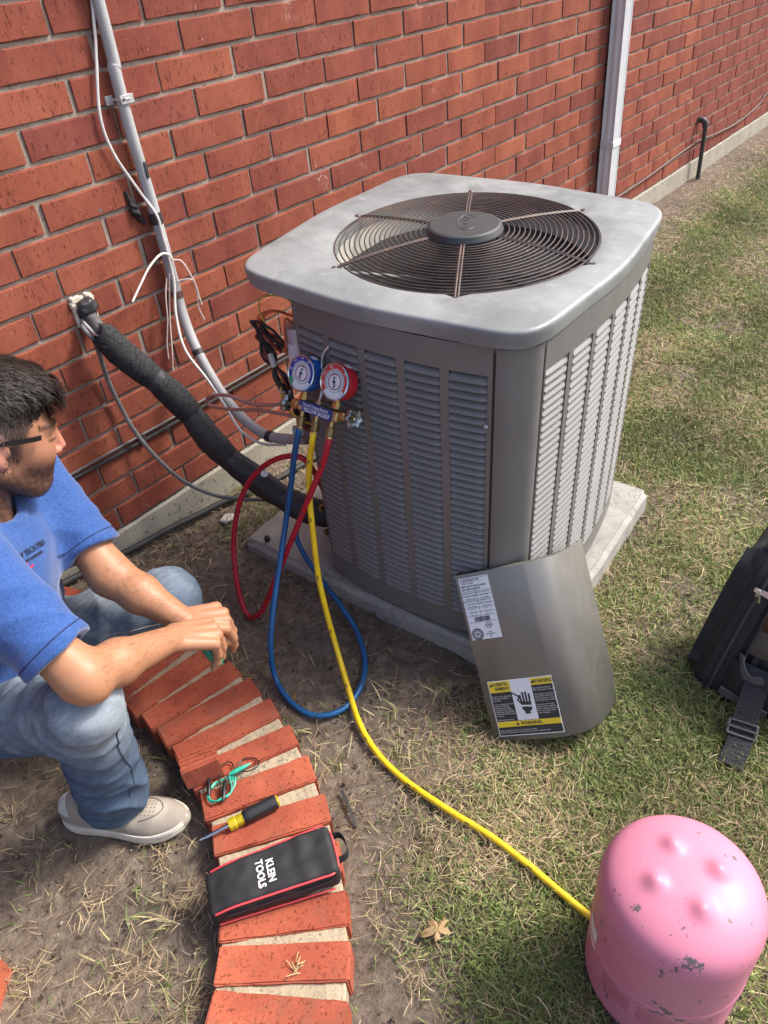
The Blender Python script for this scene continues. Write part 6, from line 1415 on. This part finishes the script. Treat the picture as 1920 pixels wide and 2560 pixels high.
# ---- shirt
sp_ax = unit(Nk - hip); 
fw = unit(Ft - sp_ax * (Ft @ sp_ax)); lt_ = np.cross(sp_ax, fw); TM = np.stack([fw, lt_, sp_ax], 1)
def torso(p, g=0.0):
    d = ell(p, hip + sp_ax * .315 + fw * .004, (.116 + g, .178 + g, .165 + g), TM); d = smin(d, ell(p, hip + sp_ax * .14 + fw * .030, (.128 + g, .160 + g, .16 + g), TM), .06)
    d = smin(d, rcone(p, shR + A(.01, .02, .0), Nk + A(-.05, .03, -.055), .056 + g, .055 + g), .04); d = smin(d, rcone(p, shL + A(-.02, -.01, .0), Nk + A(-.05, .03, -.055), .056 + g, .055 + g), .04); return d
hemR = shR + (eR - shR) * .80; hemL = shL + (eL - shL) * .78; uR = unit(eR - shR); uL = unit(eL - shL)
def shirt_sdf(p):
    d = torso(p)
    sR = rcone(p, shR + A(.01, .01, .005), hemR, .068, .064); sL = rcone(p, shL + A(-.01, 0, .005), hemL, .066, .062)
    sR = smax(sR, (p - hemR) @ uR + .004 * fbm(p, 40), .004); sL = smax(sL, (p - hemL) @ uL + .004 * fbm(p, 40, 2), .004)
    d = smin(smin(d, sR, .035), sL, .035)
    # folds: near sleeve and belly
    tR = (p - shR) @ uR; tL = (p - shL) @ uL; hz = (p - hip) @ sp_ax; lat = p @ lt_
    wR_ = np.exp(-((tR - .10) / .13) ** 2) * np.exp(-(np.linalg.norm(p - shR - np.outer(tR, uR), axis=1) / .13) ** 2)
    d += .0075 * wR_ * (np.abs(np.sin(tR * 42 + 2.4 * np.sin(lat * 22) + 16 * p[:, 2])) ** .7 - .5) + .0030 * np.exp(-((tL - .1) / .12) ** 2) * np.exp(-(np.linalg.norm(p - shL - np.outer(tL, uL), axis=1) / .12) ** 2) * 1.8 * (np.abs(np.sin(tL * 40 + 2.5 * np.sin(p[:, 2] * 30))) ** .7 - .5)
    d += .009 * np.exp(-((hz - .14) / .12) ** 2) * (np.abs(np.sin(hz * 40 + 2 * np.sin(lat * 17))) ** .7 - .5) + .007 * (np.abs(np.sin(lat * 22 + 1.8 * np.sin(hz * 14))) ** .7 - .5) * np.exp(-((hz - .30) / .15) ** 2) + .0016 * fbm(p, 45)
    nd_ = rcone(p, hl(-.035, 0, -.055), Nk + A(-.045, .035, -.05), .058, .066); d = smax(d, -nd_, .004)
    # open placket groove
    d = smax(d, -(arm_sdf(p, .004) + 1.0 * ((((p - hemR) @ uR) < -.03) & (((p - hemL) @ uL) < -.03))), .002)
    # collar leaf
    cd_ = np.abs(rcone(p, hl(-.035, 0, -.055), Nk + A(-.045, .035, -.05), .069, .078)) - .0045; ax = unit(Nk + A(-.045, .035, -.05) - hl(-.035, 0, -.055)); hgt = (p - Nk) @ -ax
    hgt = hgt + .045; cd_ = smax(cd_, hgt - .030 - .010 * fbm(p, 14), .004); cd_ = smax(cd_, -hgt - .022, .004); cd_ = smax(cd_, -( .030 - (p - Nk) @ fw * 1.0 + .02 + np.abs((p - Nk) @ lt_) * .0) - .07, .004)
    d = smin(d, cd_, .004)
    return smax(d, -(hz + .10), .01)
v, f = sdf_mesh(shirt_sdf, (-.48, -.93, .08), (.16, -.16, .86), .0042)
m, nt, b = base_mat('shirt_blue', (.045, .135, .44), .8, 0, .25); hn = noise_tex(nt, 300, 4, .7, 'Object', (1, 1, .25)); nt.links.new(ramp(nt, hn, [(.30, (.013, .046, .175)), (.72, (.042, .112, .33))]), b.inputs['Base Color']); b.inputs['Sheen Weight'].default_value = .3; bump(nt, b, noise_tex(nt, 700, 2), .2, .0006); M_SHIRT = m
sh = tochild(raw_mesh('shirt', v, f, M_SHIRT), pe)
M_STITCH = mat('stitch_navy', (.010, .022, .075), .8)
def ring_on(c, ax, rad_fn, r_, name, m, par):
    ax = unit(ax); a0 = unit(np.cross(ax, A(.3, .2, .9))); b0 = np.cross(ax, a0); pts = []
    for i in range(41):
        t = 2 * PI * i / 40; dv = a0 * math.cos(t) + b0 * math.sin(t); lo, hi = .03, .14
        for _ in range(18):
            mid = (lo + hi) / 2
            if rad_fn((c + dv * mid)[None])[0] < 0: lo = mid
            else: hi = mid
        pts.append(Vector(c + dv * lo))
    mb = MB(); mb.tube(pts, r_, 5); o = mb.build(name, m); return tochild(o, pe)
ring_on(hemR - uR * .022, uR, shirt_sdf, .0012, 'hem_stitch', M_STITCH, sh); ring_on(hemL - uL * .020, uL, shirt_sdf, .0012, 'hem_stitch', M_STITCH, sh)
# chest lettering, projected on the shirt
def shoot(o_, d_, fn):
    t = 0.0; d_ = unit(d_)
    for _ in range(80):
        s_ = fn((o_ + d_ * t)[None])[0]
        if s_ < .0006: return o_ + d_ * t
        t += max(.0006, s_ * .7)
        if t > .5: return None
    return o_ + d_ * t
def wrap_text(body, size, c, ex, ey, m, name, fn, off=.0012):
    q_ = text(name, body, size, Matrix.Identity(4), m, None, .0006, 'CENTER', .92, .0003); me = q_.data; ez_v = np.cross(ex, ey)
    for vv in me.vertices:
        o_ = c + ex * vv.co.x + ey * vv.co.y; hit = shoot(o_ + ez_v * .035, -ez_v, fn)
        if hit is not None: vv.co = Vector(hit + ez_v * (off + vv.co.z * .3))
    return tochild(q_, sh)
chc = A(-.115, -.632, .640); tex = unit(A(.42, -.10, .30)); tey = unit(np.cross(A(-.45, -.72, .52), tex)); tey = tey - tex * (tey @ tex); tey = unit(tey)
M_LOGO = mat('logo_dark', (.012, .016, .035), .7); M_LOGOR = mat('logo_red', (.45, .02, .07), .6)
LC = shoot(A(-.4652, -1.7866, 1.4402), unit(A(-.113, -.634, .655) - A(-.4652, -1.7866, 1.4402)), lambda p: np.minimum(shirt_sdf(p), 1)) if False else None
def cast(px, py, fn):
    # point of the shirt chest seen around a given bearing from in front of the chest
    return None
def march(o_, d_, fn, tmax=1.6, t0=.8):
    t = t0; d_ = unit(d_)
    while t < tmax:
        s_ = fn((o_ + d_ * t)[None])[0]
        if s_ < .0008: return o_ + d_ * t
        t += max(.0008, s_ * .6)
    return None
chest = march(A(-.4652, -1.7866, 1.4402), A(.333, 1.152, -.795), shirt_sdf)
if chest is None: chest = A(-.13, -.63, .645)
e_ = .004; gN = unit(A(*[shirt_sdf((chest + e_ * np.eye(3)[i])[None])[0] - shirt_sdf((chest - e_ * np.eye(3)[i])[None])[0] for i in range(3)]))
upc = unit(sp_ax - gN * (sp_ax @ gN)); rightc = np.cross(upc, gN)
rot = R(-14); tex = rightc * math.cos(rot) + upc * math.sin(rot); tey = upc * math.cos(rot) - rightc * math.sin(rot)
# folded polo collar
cax = unit(Nk + A(-.045, .035, -.05) - hl(-.035, 0, -.055)); cc0 = Nk + A(-.036, .028, -.036); ca0 = unit(fw - cax * (fw @ cax)); cb0 = np.cross(cax, ca0)
cv = []; cf_ = []; NA = 40
for i in range(NA + 1):
    t = R(62) + (2 * PI - R(124)) * i / NA; frt = max(0, math.cos(t)); dv = ca0 * math.cos(t) + cb0 * math.sin(t)
    for r_, h_ in ((.0700, .004), (.0720, -.026), (.0755, -.032), (.0820, -.024), (.094 + .004 * frt, .004 + .006 * frt)): cv.append(cc0 + dv * r_ + cax * h_ + .0012 * math.sin(t * 7))
for i in range(NA):
    for j in range(4): cf_.append((i * 5 + j, i * 5 + j + 1, (i + 1) * 5 + j + 1, (i + 1) * 5 + j))
mb = MB(); mb.add(cv, cf_); o = mb.build('collar', M_SHIRT, None, True, 60); md = o.modifiers.new('t', 'SOLIDIFY'); md.thickness = .0025; tochild(o, sh)
wrap_text('SERV TECH PRO', .0145, chest + tex * .012 + tey * .004, tex, tey, M_LOGO, 'chest_lettering', shirt_sdf)
wrap_text('HVAC & PLUMBING', .0066, chest + tex * .014 - tey * .0088, tex, tey, M_LOGO, 'chest_lettering', shirt_sdf)
mbs = []
for w_, h_, cx_, cy_ in ((.026, .0036, 0, .0), (.0040, .020, 0, -.005), (.008, .0032, 0, .0105)):
    ep = chest - rightc * .014 - upc * .021 + rightc * cx_ + upc * cy_; eh = shoot(ep + gN * .04, -gN, shirt_sdf); ep = eh if eh is not None else ep
    mb = MB(); mb.box((0, 0, 0), (w_, h_, .0012), 0, frame(Vector(ep + gN * .0022), Vector(rightc), Vector(upc), Vector(gN))); o = mb.build('chest_emblem', M_LOGOR, None, False); tochild(o, sh)
# ---- jeans
def jeans_sdf(p):
    d = ell(p, hip + A(-.01, .02, .0), (.155, .17, .12), None)
    d = smin(d, rcone(p, hR, kR, .090, .064), .05); d = smin(d, rcone(p, kR, aR + A(.010, -.030, -.015), .062, .074), .03); d = smin(d, rcone(p, hLp, kL, .090, .063), .05); d = smin(d, rcone(p, kL, aL, .074, .062), .03)
    tS = (p - kR) @ unit(aR - kR); tT = (p - hR) @ unit(kR - hR); tL_ = (p - hLp) @ unit(kL - hLp)
    d += .011 * np.exp(-((tS - .31) / .10) ** 2) * (np.abs(np.sin(tS * 34 + 2.2 * np.sin(p[:, 0] * 26 + p[:, 1] * 14))) ** .7 - .5) * (np.linalg.norm(p - aR, axis=1) < .24)
    d += .008 * np.exp(-((tS - .06) / .07) ** 2) * (np.abs(np.sin(tS * 42 + p[:, 1] * 34 + 1.2)) ** .7 - .5) * (np.linalg.norm(p - kR, axis=1) < .17)
    d += .0070 * (np.abs(np.sin(tT * 26 + p[:, 2] * 30 + p[:, 0] * 12)) ** .7 - .5) * np.exp(-((tT - .20) / .16) ** 2) * (np.linalg.norm(p - (hR + kR) / 2, axis=1) < .26) + .0085 * (np.abs(np.sin(tL_ * 30 + p[:, 0] * 24 - p[:, 2] * 22)) ** .7 - .5) * np.exp(-((tL_ - .22) / .16) ** 2) * (np.linalg.norm(p - (hLp + kL) / 2, axis=1) < .26)
    d += .0030 * fbm(p, 30) + .0016 * fbm(p, 75, 2)
    return smax(d, -(p[:, 2] - .003 - .010 * fbm(p, 12) + .10 * (p[:, 1] + .66)), .004)
v, f = sdf_mesh(jeans_sdf, (-.50, -.95, -.05), (.24, -.16, .56), .0045)
n1 = fbm(v, 14, 3); fade = np.exp(-(np.linalg.norm((v - (kR + A(.03, -.05, .03))) / A(.10, .10, .12), axis=1)) ** 2) + .8 * np.exp(-(np.linalg.norm((v - (kL * .7 + hLp * .3 + A(0, -.03, .07))) / A(.16, .16, .12), axis=1)) ** 2) + .55 * np.exp(-(np.linalg.norm((v - (kR * .55 + hR * .45 + A(0, -.04, .07))) / A(.14, .14, .10), axis=1)) ** 2)
whisk = .5 + .5 * np.sin(v[:, 0] * 90 + v[:, 1] * 60 + 3 * np.sin(v[:, 2] * 40)); k = np.clip(fade * (.75 + .25 * whisk) + .10 * n1, 0, 1)[:, None]
col = A(.042, .068, .112) * (1 - k) + A(.185, .222, .26) * k
m, nt, b = base_mat('denim', (.1, .15, .22), .88, 0, .2); at = nd(nt, 'ShaderNodeVertexColor', layer_name='tint'); tw_ = noise_tex(nt, 520, 3, .7, 'Object', (1, .22, 1)); st_ = noise_tex(nt, 60, 4, .65, 'Object', (.25, 1, 1)); dc = mixc(nt, ramp(nt, st_, [(.42, (0, 0, 0)), (.68, (.55, .55, .55))]), at.outputs[0], mixc(nt, 1.0, at.outputs[0], (1.9, 1.8, 1.65), 'MULTIPLY')); nt.links.new(mixc(nt, ramp(nt, tw_, [(.3, (.0, .0, .0)), (.75, (.6, .6, .6))]), dc, mixc(nt, 1.0, dc, (1.8, 1.7, 1.6), 'MULTIPLY')), b.inputs['Base Color']); bump(nt, b, tw_, .3, .0008); M_DEN = m
je = tochild(raw_mesh('jeans', v, f, M_DEN, None, True, np.clip(col, 0, 1)), pe)
# outseam stitching on the near leg and the far thigh
def seam(pts, fn, nrm_dir, name, m, r_=.0011):
    out = []
    for p in spline([Vector(q) for q in pts], 10):
        h_ = march(np.array(p) + unit(nrm_dir) * .12, -unit(nrm_dir), fn, .3, 0.0)
        if h_ is not None: out.append(Vector(h_))
    if len(out) > 3:
        mb = MB(); mb.tube(out, r_, 5); return tochild(mb.build(name, m), je)
cdv = A(-.30, -.62, .45)
seam([kR + A(.02, .03, -.06), kR * .6 + aR * .4 + A(.015, .0, 0), kR * .3 + aR * .7 + A(.03, 0, 0), aR + A(.012, -.01, .02)], jeans_sdf, A(.0, -.9, .3), 'seam', mat('denim_dark', (.035, .055, .09), .9), .0016)
seam([hLp * .45 + kL * .55 + A(.0, -.07, .01), hLp * .2 + kL * .8 + A(.0, -.06, .0), kL + A(.005, -.05, -.01)], jeans_sdf, A(-.35, -.9, .5), 'seam', mat('stitch_tan', (.36, .34, .30), .8), .0012)
# ---- shoe
sx_ = unit(A(.150, -.234, 0)); SHM = frame(Vector((-.208, -.690, zg(-.208, -.69) + .002)), Vector(sx_), Vector((-sx_[1], sx_[0], 0)), Vector((0, 0, 1)))
sho = empty('shoe', SHM); tochild(sho, pe) if False else None
sho.matrix_world = SHM; bpy.context.view_layer.update(); sho.parent = pe; sho.matrix_parent_inverse = pe.matrix_world.inverted()
def outl(t):  # half width along the shoe
    return .036 + .014 * math.exp(-((t - .72) / .22) ** 2) + .004 * math.exp(-((t - .1) / .15) ** 2)
poly = []
for i in range(41):
    t = i / 40; x_ = -.147 + .294 * t; e_ = 1 - abs(2 * t - 1) ** 5.5; poly.append((x_, outl(t) * max(0, e_) ** .5))
pol = [(x_, y_ - .004 * math.sin(PI * (x_ + .147) / .294)) for x_, y_ in poly] + [(x_, -y_ - .004 * math.sin(PI * (x_ + .147) / .294)) for x_, y_ in poly[-2:0:-1]]
def slab(z0, z1, s0, s1, m, nm):
    mb = MB(); n = len(pol); L_ = [(z0, s0 * .985), (z0 + .003, s0), (z1 - .003, s1), (z1, s1 * .985)]; vs = [(x_ * s, y_ * s, z + .010 * max(0, (x_ - .07) / .077) ** 2) for z, s in L_ for x_, y_ in pol]
    fs = [(j * n + i, j * n + (i + 1) % n, (j + 1) * n + (i + 1) % n, (j + 1) * n + i) for j in range(3) for i in range(n)] + [tuple(range(n))[::-1], tuple(3 * n + i for i in range(n))]; mb.add(vs, fs); return mb.build(nm, m, sho, True, 40)
slab(0, .014, 1.0, 1.01, mat('sole_cream', (.55, .50, .40), .6, 0, .1, 40), 'sole'); slab(.0142, .026, 1.01, .995, mat('sole_offwhite', (.60, .56, .48), .6, 0, .08, 40), 'foxing')
def upper(p):
    t = (p[:, 0] + .147) / .294; w_ = .034 + .013 * np.exp(-((t - .72) / .22) ** 2); hgt = .034 + .052 * sm_(1 - t, .30, .78) + .006 * np.exp(-((t - .80) / .14) ** 2)
    q = p.copy(); q[:, 2] = (p[:, 2] - .020) / hgt; q[:, 1] = (p[:, 1] + .004 * np.sin(PI * t)) / w_; ex = np.abs(2 * t - 1) ** 5
    return (np.sqrt(q[:, 1] ** 2 + np.clip(q[:, 2], 0, 9) ** 2 * 1.0 + ex * .9) - 1) * .030 + np.maximum(0, .018 - p[:, 2])
v, f = sdf_mesh(upper, (-.17, -.07, .0), (.17, .07, .13), .0035)
t = (v[:, 0] + .147) / .294; toe = np.exp(-(((t - .76) / .10) ** 2 + (v[:, 1] / .028) ** 2) ** 2) * (v[:, 2] > .035)
col = A(.30, .265, .22) * (1 + .10 * fbm(v, 60))[:, None]; k = np.clip(toe, 0, 1)[:, None]; col = col * (1 - k) + A(.43, .38, .31) * k; k = ((t < .13) & (v[:, 2] > .05))[:, None]; col = np.where(k, A(.62, .62, .60), col)
k = ((np.abs(t - .36) < .022) & (v[:, 1] < -.015))[:, None]; col = np.where(k, A(.60, .60, .59), col)
m, nt, b = base_mat('suede', (.3, .27, .22), .9, 0, .2); at = nd(nt, 'ShaderNodeVertexColor', layer_name='tint'); nt.links.new(mixc(nt, ramp(nt, noise_tex(nt, 26, 5), [(.4, (0, 0, 0)), (.75, (.5, .5, .5))]), at.outputs[0], (.20, .17, .14)), b.inputs['Base Color']); bump(nt, b, noise_tex(nt, 500, 3), .3, .0008)
raw_mesh('upper', v, f, m, sho, True, np.clip(col, 0, 1))
mb = MB()
for i in range(5):
    for j in range(5):
        o_ = A(.045 + i * .0085, -.018 + j * .0085, .12); h_ = march(o_, A(0, 0, -1), upper, .2, 0.0)
        if h_ is not None: mb.lathe([(.0012, 0), (.0012, .0006)], 6, Matrix.Translation(Vector(h_)))
mb.build('perforations', mat('perf_dark', (.06, .05, .04), .9), sho, False)['kind'] = 'stuff'
for y_ in (.0,):
    pts = [march(A(.035 + .062 * math.sin(tt) * 1.0, .030 * math.cos(tt), .14), A(0, 0, -1), upper, .2, 0.0) for tt in np.linspace(.25, PI - .25, 18)]; pts = [Vector(q) for q in pts if q is not None]
    mb = MB(); mb.tube(pts, .0013, 5); mb.build('toe_stitch', mat('suede_dark', (.19, .165, .135), .9), sho)
# ---- small green tool held in the near hand
g0 = wR + unit(A(.070, -.028, -.032)) * .066 + A(-.010, -.008, -.050); gd = unit(A(.010, -.020, -.055))
mb = MB(); mb.lathe([(.007, -.030), (.0105, -.026), (.0115, .0), (.0105, .022), (.006, .027)], 16, frame_zx(Vector(g0), Vector(gd), (1, 0, 0))); tag(mb.build('green_tool', mat('tool_green', (.012, .19, .11), .35)), 'short dark green tool held in the crouching person\'s near hand', 'tool')
